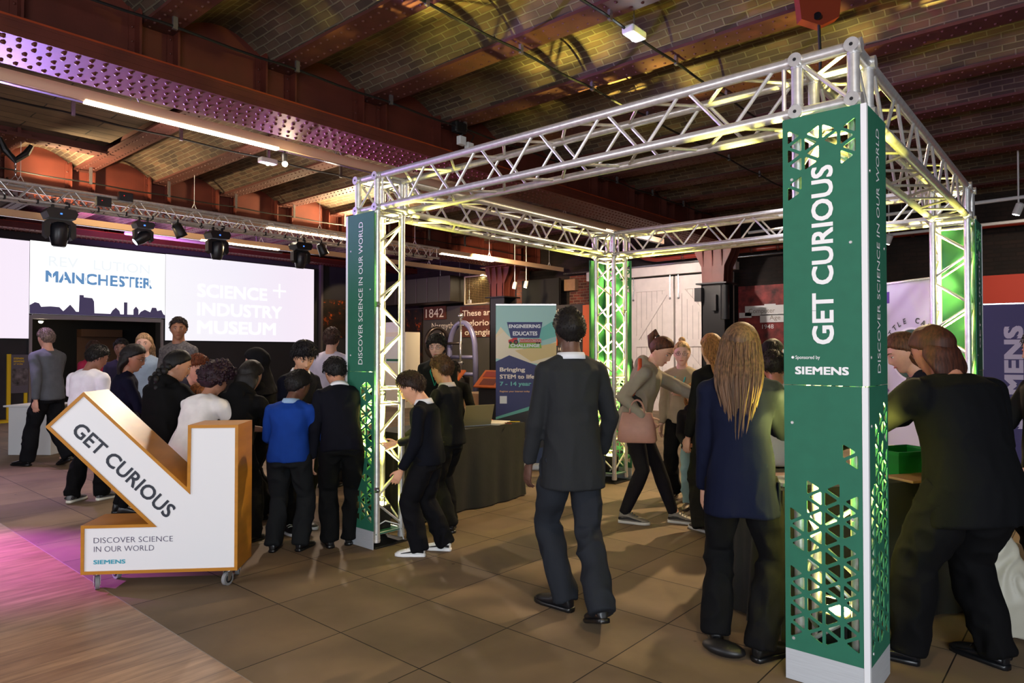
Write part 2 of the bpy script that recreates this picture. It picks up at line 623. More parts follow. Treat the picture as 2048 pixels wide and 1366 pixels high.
def text(name, s, m, material, parent, width=None, height=None, bold=0.0, align='LEFT', depth=0.001, rot=0.0, space=1.0):
    """flat lettering on the local xz plane of frame m; (0,0) is its lower left corner, cap height = height"""
    cu = bpy.data.curves.new(name, 'FONT')
    cu.body = s
    cu.size = 1.0
    b0 = min(bold, 0.0)
    cu.offset = b0
    extra = bold - b0
    cu.space_character = space
    cu.align_x = 'LEFT'
    cu.resolution_u = 3
    ob = bpy.data.objects.new(name, cu)
    COL.objects.link(ob)
    dg = bpy.context.evaluated_depsgraph_get()
    dg.update()
    me = bpy.data.meshes.new_from_object(ob.evaluated_get(dg))
    bpy.data.objects.remove(ob, do_unlink=True)
    n = len(me.vertices)
    co = np.zeros(n * 3)
    me.vertices.foreach_get('co', co)
    co = co.reshape(-1, 3)
    x0, x1 = co[:, 0].min(), co[:, 0].max()
    capm = 0.729 + 2 * b0 + 2 * max(0, extra)
    hs = (height / capm) if height else 1
    ws = (width / (x1 - x0)) if width else hs
    if not height:
        hs = ws
    if extra > 0.001:
        nf_ = len(me.polygons)
        fcs = [tuple(p.vertices) for p in me.polygons]
        bpy.data.meshes.remove(me)
        shifts = [(dx * extra, dz * extra) for dx, dz in ((-1, -1), (1, -1), (-1, 1), (1, 1), (0, 0))]
        co = np.concatenate([co + np.array([dx, dz, 0]) for dx, dz in shifts])
        dep = np.concatenate([np.full(n, k * 0.00012) for k in range(5)])
        me = bpy.data.meshes.new(name)
        me.from_pydata(co.tolist(), [], [tuple(i + k * n for i in f) for k in range(5) for f in fcs])
        n = n * 5
        x0, x1 = co[:, 0].min(), co[:, 0].max()
        ws = (width / (x1 - x0)) if width else hs
    else:
        dep = np.zeros(n)
    xs = (co[:, 0] - x0) * ws
    zs = (co[:, 1] + bold) * hs
    if align == 'CENTER':
        xs -= (xs.max()) / 2
    elif align == 'RIGHT':
        xs -= xs.max()
    c, sn = math.cos(rot), math.sin(rot)
    X = xs * c - zs * sn
    Z = xs * sn + zs * c
    pts = np.stack([X, -depth - dep, Z, np.ones(n)], 1)
    mm = np.array(m)
    pw = pts @ mm.T
    if parent is not None:
        pw = pw @ np.array(PM[parent.name].inverted()).T
    me.vertices.foreach_set('co', pw[:, :3].ravel())
    me.materials.clear()
    me.materials.append(material)
    me.update()
    o = bpy.data.objects.new(name, me)
    COL.objects.link(o)
    if parent is not None:
        o.parent = parent
        PM[o.name] = PM[parent.name]
    return o


# ------------------------------------------------------------------ room shell
WX, EX, NY, SY = -17.6, 5.2, 12.35, -7.6
ZB = 4.42          # underside of the cross beams
WOODY = -1.675

mb = MB()
mb.box((WX - 0.3, WOODY, -0.2), (EX + 0.3, NY + 0.3, 0.0))
struct('floor', mb, M['floor'], label='large brown stone floor tiles')
mb = MB()
mb.box((WX - 0.3, SY - 0.3, -0.2), (EX + 0.3, WOODY - 0.004, 0.0))
struct('floor', mb, M['wood'], label='worn oak floor boards at the lower left')
mb = MB()
mb.box((WX - 0.3, WOODY - 0.004, -0.2), (EX + 0.3, WOODY, 0.001))
struct('trim_1', mb, mat('floor_joint_strip', (150, 140, 128), 0.5, 0.3), label='thin strip between boards and tiles')


def wall_uv_x(p):
    return (p[1], p[2])


def wall_uv_y(p):
    return (p[0], p[2])


M['darkwall'] = mat('dark_grey_wall', (42, 42, 50), 0.7, 0, 0.1, 2)
M['blackwall'] = mat('black_wall', (12, 12, 14), 0.8)
PY0, PY1, PZ = 1.27, 4.07, 2.25        # doorway under the middle screen
mb = MB()
mb.box((WX - 0.3, SY, 0), (WX, PY0, 5.3))
mb.box((WX - 0.3, PY1, 0), (WX, NY, 5.3))
mb.box((WX - 0.3, PY0, PZ), (WX, PY1, 5.3))
struct('wall_west', mb, M['darkwall'], label='dark grey wall behind the video screens')
mb = MB()
mb.box((WX - 2.6, PY0 - 0.6, 0), (WX - 2.5, PY1 + 0.6, 2.9))
mb.box((WX - 2.6, PY0 - 0.7, 0), (WX - 0.3, PY0 - 0.6, 2.9))
mb.box((WX - 2.6, PY1 + 0.6, 0), (WX - 0.3, PY1 + 0.7, 2.9))
mb.box((WX - 2.6, PY0 - 0.7, 2.9), (WX - 0.3, PY1 + 0.7, 3.0))
mb.box((WX - 2.6, PY0 - 0.7, -0.1), (WX - 0.3, PY1 + 0.7, 0.0))
struct('wall_recess', mb, M['blackwall'], label='dark room beyond the doorway')
mb = MB()
mb.box((WX, NY, 0), (EX, NY + 0.3, 5.3))
struct('wall_north', mb, M['darkbrick'], uv=wall_uv_y, label='dark brick wall at the far end')
mb = MB()
mb.box((EX, SY, 0), (EX + 0.3, NY, 5.3))
struct('wall_east', mb, M['darkbrick'], uv=wall_uv_x)
mb = MB()
mb.box((WX, SY - 0.3, 0), (EX, SY, 5.3))
struct('wall_south', mb, M['darkbrick'], uv=wall_uv_y)

# vaults: jack arches of brick between cross beams, springing along x
YB = [0.5 + 1.2 * k for k in range(-7, 11)]
FW = 0.14          # half width of a beam flange
RISE = 0.24


def arch_strip(mbv, x0, x1, y0, y1, z0, rise, nseg=12):
    """one vault; returns arc coordinates per vertex for the brick courses"""
    pts = []
    for k in range(nseg + 1):
        t = k / nseg
        y = y0 + (y1 - y0) * t
        z = z0 + rise * (1 - (2 * t - 1) ** 2)
        pts.append((y, z))
    return pts


def vaults(name, x0, x1, ys, material, z0=ZB + 0.03, rise=RISE):
    vs, fs, uvs = [], [], []
    for a, b in zip(ys[:-1], ys[1:]):
        p = arch_strip(None, x0, x1, a + FW - 0.03, b - FW + 0.03, z0, rise)
        s = a * 3.37
        o = len(vs)
        for i, (y, z) in enumerate(p):
            if i:
                s += math.hypot(y - p[i - 1][0], z - p[i - 1][1])
            vs += [(x0, y, z), (x1, y, z)]
            uvs += [(x0, s), (x1, s)]
        for i in range(len(p) - 1):
            fs.append((o + 2 * i, o + 2 * i + 1, o + 2 * i + 3, o + 2 * i + 2))
    me = bpy.data.meshes.new(name)
    me.from_pydata(vs, [], fs)
    me.materials.append(material)
    lay = me.uv_layers.new(name='UVMap')
    for lp in me.loops:
        lay.data[lp.index].uv = uvs[lp.vertex_index]
    me.polygons.foreach_set('use_smooth', [True] * len(me.polygons))
    o = bpy.data.objects.new(name, me)
    COL.objects.link(o)
    PM[o.name] = Matrix.Identity(4)
    return tag(o, None, None, None, 'structure')


G1, G2, G3 = -5.72, -11.75, WX - 0.1      # girder centre lines
vaults('ceiling', G1, EX, YB, M['arch'])
vaults('ceiling', G2, G1, [y for y in YB if y > 0.4], M['arch'])
vaults('ceiling', G2, -10.3, [y for y in YB if y < 0.6], M['arch'])
vaults('ceiling', G3, G2, YB, M['arch'])
mb = MB()
mb.box((-10.3, SY, ZB + 0.1), (G1, 0.5 - FW, ZB + 0.16))
struct('ceiling', mb, M['boards'], uv=lambda p: (p[1], p[0]), label='weathered timber boards between the girders')
mb = MB()
mb.box((WX, SY, 4.95), (EX, NY, 5.05))
struct('ceiling', mb, M['blackwall'])


def beam(x0, x1, y, riv=True):
    b = MB()
    b.box((x0, y - FW, ZB), (x1, y + FW, ZB + 0.03))
    b.box((x0, y - 0.02, ZB + 0.03), (x1, y + 0.02, ZB + 0.32))
    if riv:
        n = int((x1 - x0) / 0.11)
        for i in range(n):
            x = x0 + 0.05 + i * 0.11
            for dy in (-0.075, 0.075):
                b.dome((x + (0.055 if dy > 0 else 0), y + dy, ZB), 0.016, (0, 0, -1), 5)
    return b


for y in YB:
    if -2.5 < y < 12:
        struct('ceiling_beam', beam(G1 + 0.02, EX, y), M['beam'])
        struct('ceiling_beam', beam((G2 if y > 0.4 else G2) + 0.02, G1 - 0.02, y) if y > 0.4 else beam(G2 + 0.02, -10.2, y), M['beam'])
    if -2.5 < y < 11:
        struct('ceiling_beam', beam(G3, G2 - 0.02, y), M['beam'])
# trimmer beam carrying the timber boards
mb = MB()
mb.box((-10.42, SY, ZB - 0.03), (-10.18, 0.5 - FW, ZB))
for i in range(40):
    for dx in (-0.06, 0.06):
        mb.dome((-10.3 + dx, 0.3 - i * 0.13, ZB - 0.03), 0.018, (0, 0, -1), 5)
mb.box((-10.32, SY, ZB), (-10.28, 0.5, ZB + 0.3))
struct('ceiling_beam', mb, M['beam'], label='riveted trimmer beam beside the timber boards')


def girder(xc, zb=3.88, riv_rows=5, ymax=NY, plate=0.14, wid=0.335):
    """built-up plate girder: stacked flange plates, web, stiffeners, angles"""
    g = MB()
    for k in range(5):
        dw = 0.0 if k % 2 == 0 else 0.004
        t = plate / 5
        g.box((xc - wid + dw, SY, zb + k * t), (xc + wid - dw, ymax, zb + (k + 1) * t))
    zt = 5.0
    g.box((xc - 0.02, SY, zb + plate), (xc + 0.02, ymax, zt))
    # bottom angles
    for s in (-1, 1):
        g.box((min(xc, xc + s * 0.12), SY, zb + plate), (max(xc, xc + s * 0.12), ymax, zb + plate + 0.015))
        g.box((min(xc + s * 0.02, xc + s * 0.036), SY, zb + plate), (max(xc + s * 0.02, xc + s * 0.036), ymax, zb + plate + 0.11))
    for y in YB:
        if y < -4.5:
            continue
        for s in (-1, 1):
            for dy in (-0.19, 0.14):
                x = xc + s * 0.02
                g.box((min(x, x + s * 0.13), y + dy, zb + plate + 0.015), (max(x, x + s * 0.13), y + dy + 0.02, zt))
                g.box((min(x, x + s * 0.016), y + dy - 0.05, zb + plate + 0.015), (max(x, x + s * 0.016), y + dy + 0.07, zt))
                for k in range(4):
                    g.dome((x + s * 0.016, y + dy - 0.02, zb + plate + 0.1 + k * 0.13), 0.014, (s, 0, 0), 5)
    o = struct('ceiling_girder', g, M['girder'])
    e = MB()
    for s in (-1, 1):
        e.box((xc + s * wid - 0.005, SY, zb + plate - 0.003), (xc + s * wid + 0.005, ymax, zb + plate + 0.012))
    e.build('flange_edge', M['orange'], o)
    rv = MB()
    n = int((ymax + 3.0) / 0.1)
    for i in range(n):
        y = -3.0 + i * 0.1
        for k in range(riv_rows):
            x = xc - wid + 0.07 + k * (2 * wid - 0.14) / (riv_rows - 1)
            rv.dome((x, y + (0.03 if k % 2 else 0), zb), 0.021, (0, 0, -1), 6)
    for i in range(int((ymax + 3.0) / 0.16)):
        y = -3.0 + i * 0.16
        for s in (-1, 1):
            rv.dome((xc + s * 0.036, y, zb + plate + 0.06), 0.014, (s, 0, 0), 5)
    rv.build('rivets', M['girder_dark'], o, smooth=True)
    return o


g = girder(G1)
tag(g, 'riveted red oxide girder, nearest to the truss stand')
g = girder(G2)
tag(g, 'riveted red oxide girder over the lighting truss')
g = girder(G3 + 0.3, 4.2)

# ------------------------------------------------------------------ truss stand
from mathutils.geometry import tessellate_polygon
L, WD, ZT, DD = 3.588, 3.561, 2.822, 0.24
ZL = ZT - DD
M['greenin'] = M['green']


def lattice_panel(W_, H_, zones, seed=0, drop=0.0, u0=0.015, s=0.0866, bar=0.0068):
    """sheet W_ x H_ with triangular cut-outs; zones: strip -> list of (v0, v1) with holes.
    returns (outer, holes) polygons"""
    r = random.Random(seed)
    w = s * 0.866
    outer = [(0, 0), (W_, 0), (W_, H_), (0, H_)]
    holes = []
    for i in range(4):
        ua, ub = u0 + i * w, u0 + (i + 1) * w
        for m in range(-1, int(H_ / (s / 2)) + 1):
            left_base = (m + i) % 2 == 0
            vm = m * s / 2
            if left_base:
                tri = [(ua, vm - s / 2), (ub, vm), (ua, vm + s / 2)]
            else:
                tri = [(ub, vm - s / 2), (ub, vm + s / 2), (ua, vm)]
            if not any(a <= vm <= b for a, b in zones.get(i, [])):
                continue
            if vm - s / 2 < 0.02 or vm + s / 2 > H_ - 0.015 or r.random() < drop:
                continue
            c = (sum(p[0] for p in tri) / 3, sum(p[1] for p in tri) / 3)
            rin = s * 0.2887
            k = (rin - bar) / rin
            tri = [(c[0] + (p[0] - c[0]) * k, c[1] + (p[1] - c[1]) * k) for p in tri]
            hole = []
            for q in range(3):
                p, a, b = tri[q], tri[q - 1], tri[(q + 1) % 3]
                for o_ in (a, b):
                    d = math.hypot(o_[0] - p[0], o_[1] - p[1])
                    hole.append((p[0] + (o_[0] - p[0]) * 0.006 / d, p[1] + (o_[1] - p[1]) * 0.006 / d))
            holes.append(hole)
    return outer, holes


def panel_mesh(name, outer, holes, m, material, parent, t=0.006):
    polys = [[Vector((x, z, 0)) for x, z in pl] for pl in [outer] + holes]
    tris = tessellate_polygon(polys)
    flat = [p for pl in polys for p in pl]
    n = len(flat)
    b = MB()
    vs = [m @ Vector((p.x, 0, p.y)) for p in flat] + [m @ Vector((p.x, t, p.y)) for p in flat]
    fs = []
    for a, c, d in tris:
        fs.append((a, c, d))
        fs.append((d + n, c + n, a + n))
    o = 0
    for pl in polys:
        k = len(pl)
        for i in range(k):
            a, c = o + i, o + (i + 1) % k
            fs.append((a, c, c + n, a + n))
        o += k
    b.add(vs, fs)
    ob = b.build(name, material, parent)
    bm = bmesh.new()
    bm.from_mesh(ob.data)
    bmesh.ops.recalc_face_normals(bm, faces=bm.faces)
    bm.to_mesh(ob.data)
    bm.free()
    return ob


gantry = thing('truss_stand', 'square silver truss stand with green corner panels filling the hall', 'exhibition stand', (-L / 2, WD / 2, 0))


def truss_run(name, p0, p1, s, u, parent, d=DD, rc=0.025, rb=0.0095, pitch=0.5, ends=True, m=None, d2=None):
    """box truss: four chords from p0 to p1 offset by s*d and u*d, zigzag webs on all faces"""
    p0, p1, s, u = Vector(p0), Vector(p1), Vector(s), Vector(u)
    d2 = d2 or d
    ax = (p1 - p0)
    ln = ax.length
    ax.normalize()
    b = MB()
    ch = [Vector((0, 0, 0)), s * d, s * d + u * d2, u * d2]
    for c in ch:
        b.tube(p0 + c, p1 + c, rc, 14)
    n = max(1, round((ln - 0.16) / pitch))
    st = (ln - 0.16) / n
    for f in range(4):
        a, c = ch[f], ch[(f + 1) % 4]
        if f >= 2:
            a, c = c, a
        for i in range(n):
            x0 = 0.08 + i * st
            off = st * 0.5 if f % 2 else 0
            hi0 = p0 + ax * (x0 + 0.02) + c
            lo = p0 + ax * (x0 + st / 2) + a
            hi1 = p0 + ax * (x0 + st - 0.02) + c
            b.tube(hi0, lo - ax * 0.02, rb, 8, cap=False)
            b.tube(lo + ax * 0.02, hi1, rb, 8, cap=False)
        if ends:
            for e in (0.06, ln - 0.06):
                b.tube(p0 + ax * e + a, p0 + ax * e + c, rb * 1.05, 8, cap=False)
    for c in ch:                       # conical coupler sleeves
        for e, g_ in ((0, 1), (ln, -1)):
            q = p0 + ax * e + c
            b.tube(q, q + ax * g_ * 0.05, rc * 1.12, 12)
            b.tube(q + ax * g_ * 0.012, q + ax * g_ * 0.018, rc * 1.25, 12)
    o = b.build(name, m or M['alu'], parent)
    return smooth_by_angle(o, 35)


X0, X1, Y0, Y1 = 0.0, -L, 0.0, WD
for (a, b_, s) in (((-DD, 0, ZL), (-L + DD, 0, ZL), (0, 1, 0)),
                   ((-DD, WD, ZL), (-L + DD, WD, ZL), (0, -1, 0)),
                   ((0, DD, ZL), (0, WD - DD, ZL), (-1, 0, 0)),
                   ((-L, DD, ZL), (-L, WD - DD, ZL), (1, 0, 0))):
    truss_run('truss_beam', a, b_, s, (0, 0, 1), gantry)


def corner_block(cx, cy, sx, sy):
    """cube of tubes with bolted end discs"""
    b = MB()
    xs, ys, zs = (cx, cx + sx * DD), (cy, cy + sy * DD), (ZL, ZT)
    for z in zs:
        for y in ys:
            b.tube((xs[0], y, z), (xs[1], y, z), 0.026, 14)
        for x in xs:
            b.tube((x, ys[0], z), (x, ys[1], z), 0.026, 14)
    for x in xs:
        for y in ys:
            b.tube((x, y, zs[0]), (x, y, zs[1]), 0.026, 14)
            for z in zs:
                b.sphere((x, y, z), 0.029, 0, 12, 8)
                ny = -1 if sy > 0 else 1
                if y == cy:
                    b.tube((x, y, z), (x, y + ny * 0.036, z), 0.0315, 20)
                if x == cx:
                    b.tube((x, y, z), (x + (1 if sx < 0 else -1) * 0.036, y, z), 0.0315, 20)
            for zz in (0.035, 0.205):
                b.tube((x, y, ZL + zz), (x, y, ZL + zz + 0.005), 0.0285, 14)
    # one diagonal on each face
    b.tube((xs[1], ys[0], zs[1]), (xs[0], ys[0], zs[0]), 0.0095, 8)
    b.tube((xs[0], ys[0], zs[1]), (xs[0], ys[1], zs[0]), 0.0095, 8)
    b.tube((xs[1], ys[1], zs[0]), (xs[0], ys[1], zs[1]), 0.0095, 8)
    b.tube((xs[0], ys[0], zs[1]), (xs[1], ys[1], zs[1]), 0.0095, 8)
    o = smooth_by_angle(b.build('corner_block', M['alu'], gantry), 35)
    e = MB()
    for x in xs:
        for z in zs:
            y = cy + (-1 if sy > 0 else 1) * 0.036
            e.tube((x, y, z), (x, y + (-1 if sy > 0 else 1) * 0.002, z), 0.008, 8)
    e.build('bolt', M['black'], o)
    return o


CORNERS = {'A': (0, 0, -1, 1), 'B': (-L, 0, 1, 1), 'C': (-L, WD, 1, -1), 'D': (0, WD, -1, -1)}
for k, (cx, cy, sx, sy) in CORNERS.items():
    corner_block(cx, cy, sx, sy)
    c0 = (cx, cy, 0.05)
    truss_run('truss_column', (cx, cy, 1.14), (cx, cy, ZL), (sx, 0, 0), (0, sy, 0), gantry, pitch=0.42)
    truss_run('truss_column', (cx, cy, 0.04), (cx, cy, 1.14), (sx, 0, 0), (0, sy, 0), gantry, pitch=0.42)
    b = MB()
    b.bevbox((min(cx, cx + sx * DD) - 0.04, min(cy, cy + sy * DD) - 0.04, 0.0), (max(cx, cx + sx * DD) + 0.04, max(cy, cy + sy * DD) + 0.04, 0.012), 0.003)
    b.build('base_plate', M['black'], gantry)
    b = MB()
    b.box((min(cx, cx + sx * DD) - 0.02, min(cy, cy + sy * DD) - 0.02, 0.10), (max(cx, cx + sx * DD) + 0.02, max(cy, cy + sy * DD) + 0.02, 0.106))
    b.build('shelf', M['green'], gantry)

PH0, PJ, PH1 = 0.14, 1.33, 2.54
PO = 0.067          # outer face of the cladding from the chord centre line
A_LOW = {0: [(0.47, 0.62), (0.03, 0.36)], 1: [(0.03, 0.74)], 2: [(0.03, 0.74)], 3: [(0.84, 0.95), (0.03, 0.48), (0.55, 0.71)]}
A_UP = {0: [(0.96, 1.135), (0.84, 0.93)], 1: [(0.97, 1.15)], 2: [(1.07, 1.16)], 3: [(0.99, 1.19)]}
DENSE = {0: [(0.03, 1.02)], 1: [(0.03, 1.02)], 2: [(0.03, 1.10)], 3: [(0.03, 1.10)]}
DENSE2 = {0: [(0.03, 0.80)], 1: [(0.03, 1.0)], 2: [(0.03, 1.12)], 3: [(0.03, 1.12)]}
NONE = {}


def clad(origin, xdir, low, up, seed, big=None, small=None, sponsor=False, drop=0.0, back=False):
    """one clad face: kick plate, two sheets, screws and lettering"""
    PW = 0.33
    m0 = frame((origin[0], origin[1], 0), xdir, (0, 0, 1))
    b = MB()
    b.box((0, 0, 0.003), (PW, 0.005, PH0), 0, m0)
    b.build('kick_plate', M['kick'], gantry)
    p0 = None
    for z0, h, zones, sd in ((PH0, PJ - PH0 - 0.001, low, seed), (PJ + 0.001, PH1 - PJ, up, seed + 1)):
        mm = m0 @ Matrix.Translation((0, 0, z0))
        outer, holes = lattice_panel(PW, h, zones, sd, drop)
        p = panel_mesh('cladding_panel', outer, holes, mm, M['green'], gantry)
        sc = MB()
        for (u, v) in ((0.035, 0.05), (0.285, 0.62), (0.035, h - 0.17)) if z0 < 1 else ((0.04, 0.123), (0.285, 0.62), (0.04, h - 0.28)):
            q = mm @ Vector((u, 0, v))
            q2 = mm @ Vector((u, -0.003, v))
            sc.tube(q, q2, 0.0075, 14, r2=0.0055)
        sc.build('screw', M['screw'], p)
        if z0 > 1:
            p0 = p
    mu = m0
    if big:
        text('lettering', big, m0 @ Matrix.Translation((0.215, -0.001, big_z0)), M['letter_white'], p0, width=0.79, height=0.095, bold=0.022, rot=math.pi / 2)
    if small:
        text('lettering', small, m0 @ Matrix.Translation((0.195, -0.001, 1.385)), M['letter_white'], p0, width=1.09, height=0.055, bold=0.0, rot=math.pi / 2)
    if sponsor:
        text('sponsor_line', 'Sponsored by', m0 @ Matrix.Translation((0.052, -0.001, 1.447)), M['letter_white'], p0, width=0.105, height=0.0165, bold=0.008)
        text('sponsor_name', 'SIEMENS', m0 @ Matrix.Translation((0.05, -0.001, 1.378)), M['letter_white'], p0, width=0.225, height=0.037, bold=0.035)
    return p0


big_z0 = 1.512
DS = 'DISCOVER SCIENCE IN OUR WORLD'
# corner A, front and right faces
pA = clad((-0.285, -PO), (1, 0, 0), A_LOW, A_UP, 3, big='GET CURIOUS', sponsor=True)
clad((PO - 0.004, -0.045), (0, 1, 0), DENSE2, NONE, 5, small=DS, drop=0.04)
# corner B, front and left faces
clad((-L - 0.045, -PO), (1, 0, 0), DENSE, NONE, 9, small=DS, drop=0.09)
clad((-L - PO, 0.285), (0, -1, 0), DENSE2, NONE, 11, drop=0.05)
# corner C, left and back faces
clad((-L - PO, WD + 0.045), (0, -1, 0), DENSE2, NONE, 13, drop=0.05)
clad((-L + 0.285, WD + PO), (-1, 0, 0), DENSE, A_UP, 15, drop=0.05)
# corner D, right and back faces
clad((PO - 0.004, WD - 0.285), (0, 1, 0), DENSE, A_UP, 17, big='GET CURIOUS', drop=0.05)
clad((0.045, WD + PO), (-1, 0, 0), DENSE, NONE, 19, drop=0.05)
for (x, y) in ((0.052, -0.058), (-L - 0.056, -0.058), (-L - 0.056, WD + 0.058), (0.052, WD + 0.058)):
    for z0, z1, e in ((0.003, PJ - 0.002, 0.0), (PJ + 0.002, PH1, 0.003)):
        b = MB()
        b.bevbox((x - 0.012 + e, y - 0.012, z0), (x + 0.012 + e, y + 0.012, z1), 0.002)
        b.build('corner_strip', M['white'], gantry)

# small clamps on the legs
for (x, y, z) in ((-L + DD + 0.028, -0.02, 1.84), (-L + DD + 0.028, -0.02, 0.44), (-DD, WD - DD - 0.03, 1.5), (-L + DD, WD - 0.02, 1.95), (-L + DD, WD - 0.02, 0.62)):
    b = MB()
    b.bevbox((x - 0.014, y - 0.014, z - 0.02), (x + 0.014, y + 0.014, z + 0.02), 0.003)
    b.tube((x, y, z), (x + 0.035, y, z), 0.005, 8)
    b.build('cladding_clamp', M['steel'], gantry)


UP = 7000


def uplighter(k, label):
    cx, cy, sx, sy = CORNERS[k]
    x, y = cx + sx * DD / 2, cy + sy * DD / 2
    t = thing('uplighter', label, 'stage light', (x, y, 0.106), 0, 'battery uplighters inside the truss columns')
    b = MB()
    b.bevbox((x - 0.065, y - 0.065, 0.106), (x + 0.065, y + 0.065, 0.29), 0.01)
    b.build('housing', M['black'], t)
    b = MB()
    b.lathe([(0.052, 0), (0.055, 0.012), (0.045, 0.014)], (x, y, 0.288), 20)
    b.build('lens', mat('uplight_lens', (255, 250, 190), 0.3, emit=(255, 240, 130), estr=60), t)
    b = MB()
    b.path([(x - 0.06, y, 0.27), (x - 0.06, y, 0.35), (x + 0.06, y, 0.35), (x + 0.06, y, 0.27)], 0.006, 8)
    b.build('handle', M['steel'], t)
    b = MB()
    b.path([(x + 0.03, y - 0.065, 0.14), (x + 0.05, y - 0.10, 0.13), (x + 0.08, y - 0.09, 0.17)], 0.005, 6)
    b.build('power_lead', M['offwhite'], t)
    lamp('SPOT', 'uplight', (x, y, 0.325), (x + 0.001, y, 2.9), UP, (1.0, 0.86, 0.18), 0.03, spot=34, blend=0.7)
    lamp('SPOT', 'uplight_spill', (x, y, 0.325), (x, y + 0.001, 3), UP * 0.30, (0.95, 0.9, 0.13), 0.03, spot=54, blend=0.8)
    lamp('SPOT', 'uplight_beam', (x, y, 0.325), (x + 0.001, y, 2.9), UP * 4.5, (1.0, 0.85, 0.2), 0.03, spot=15, blend=0.6)


uplighter('A', 'black uplighter glowing behind the cut-outs of the large right-hand column')
uplighter('B', 'black uplighter at the foot of the left front column')
uplighter('C', 'black uplighter at the foot of the rear left column')
uplighter('D', 'black uplighter inside the rear right column')
# plug and lead behind the left column
t = thing('extension_socket', 'pale extension plug and lead at the foot of the left front column', 'plug', (-L + 0.2, 0.12, 0.106))
b = MB()
b.lathe([(0.02, 0), (0.024, 0.005), (0.024, 0.04), (0.014, 0.05)], (-L + 0.20, 0.03, 0.106), 14)
b.build('plug', M['offwhite'], t)
b = MB()
b.path([(-L + 0.20, 0.03, 0.15), (-L + 0.22, 0.10, 0.18), (-L + 0.26, 0.2, 0.14), (-L + 0.27, 0.24, 0.02)], 0.005, 6)
b.build('lead', M['offwhite'], t)

# ------------------------------------------------------------------ arrow sign on castors
AO = Vector((-3.952, -1.795, 0))
AA = R(46.5)
arrow = thing('arrow_sign', 'white and wooden arrow-shaped sign on castors reading GET CURIOUS', 'sign', AO, AA)
am = PM[arrow.name]
OUT = [(0, .105), (0.935, .105), (0.935, 1.02), (0.63, 1.02), (0.627, 0.632), (0.008, 1.232), (-0.213, 1.019), (0.40, 0.408), (0, 0.408)]
DEP = 0.31


def inset(poly, d):
    n = len(poly)
    out = []
    for i in range(n):
        p, a, b_ = Vector(poly[i]), Vector(poly[i - 1]), Vector(poly[(i + 1) % n])
        e1 = (p - a).normalized()
        e2 = (b_ - p).normalized()
        n1 = Vector((-e1.y, e1.x))
        n2 = Vector((-e2.y, e2.x))
        k = (n1 + n2)
        k = k / max(0.15, k.dot(n1))
        out.append(tuple(p + k * d))
    return out


INN = inset(OUT, 0.019)
panel_mesh('case_frame', OUT, [INN], am, M['timber'], arrow, t=0.02)
b = MB()
n_ = len(OUT)
vs = [am @ Vector((x, 0.02, z)) for x, z in OUT] + [am @ Vector((x, DEP, z)) for x, z in OUT]
b.add(vs, [(i, (i + 1) % n_, n_ + (i + 1) % n_, n_ + i) for i in range(n_)])
tb = tessellate_polygon([[Vector((x, z, 0)) for x, z in OUT]])
b.add([am @ Vector((x, DEP, z)) for x, z in OUT], [tuple(reversed(q)) for q in tb])
case = b.build('case_sides', M['timber'], arrow)
face = panel_mesh('sign_face', INN, [], am @ Matrix.Translation((0, 0.008, 0)), M['white'], arrow, t=0.01)
fm = am @ Matrix.Translation((0, 0.007, 0))
ang = math.atan2(0.446 - 0.982, 0.502 + 0.057)
text('lettering', 'GET CURIOUS', fm @ Matrix.Translation((-0.068, 0, 0.985)), M['navytext'], face, width=0.79, height=0.095, bold=0.018, rot=ang)
text('lettering', 'DISCOVER SCIENCE', fm @ Matrix.Translation((0.073, 0, 0.297)), M['thintext'], face, width=0.47, height=0.035, bold=-0.012)
text('lettering', 'IN OUR WORLD', fm @ Matrix.Translation((0.075, 0, 0.243)), M['thintext'], face, width=0.355, height=0.035, bold=-0.012)
text('lettering', 'SIEMENS', fm @ Matrix.Translation((0.073, 0, 0.167)), M['teal'], face, width=0.188, height=0.027, bold=0.025)


def castor(x, y, a):
    m = am @ Matrix.Translation((x, y, 0)) @ Matrix.Rotation(a, 4, 'Z')
    b = MB()
    b.tube(m @ Vector((-0.012, 0, 0.042)), m @ Vector((0.012, 0, 0.042)), 0.042, 22)
    w = smooth_by_angle(b.build('castor_wheel', M['rubber'], arrow))
    b = MB()
    b.tube(m @ Vector((-0.014, 0, 0.042)), m @ Vector((0.014, 0, 0.042)), 0.026, 18)
    b.build('hub', M['black'], w)
    b = MB()
    b.box((-0.03, -0.02, 0.1), (0.03, 0.045, 0.105), 0, m)
    b.tube(m @ Vector((0, 0.015, 0.088)), m @ Vector((0, 0.015, 0.1)), 0.02, 12)
    for s in (-1, 1):
        b.prism([(-0.016, 0.03), (0.006, 0.03), (0.03, 0.09), (-0.014, 0.09)], 0.003, m @ Matrix.Translation((s * 0.018, 0, 0)) @ Matrix.Rotation(math.pi / 2, 4, 'Z'))
    b.build('fork', M['steel'], w)


castor(0.075, 0.05, 0.5)
castor(0.86, 0.05, -0.4)
castor(0.10, DEP - 0.06, 0.9)
castor(0.86, DEP - 0.05, 0.2)

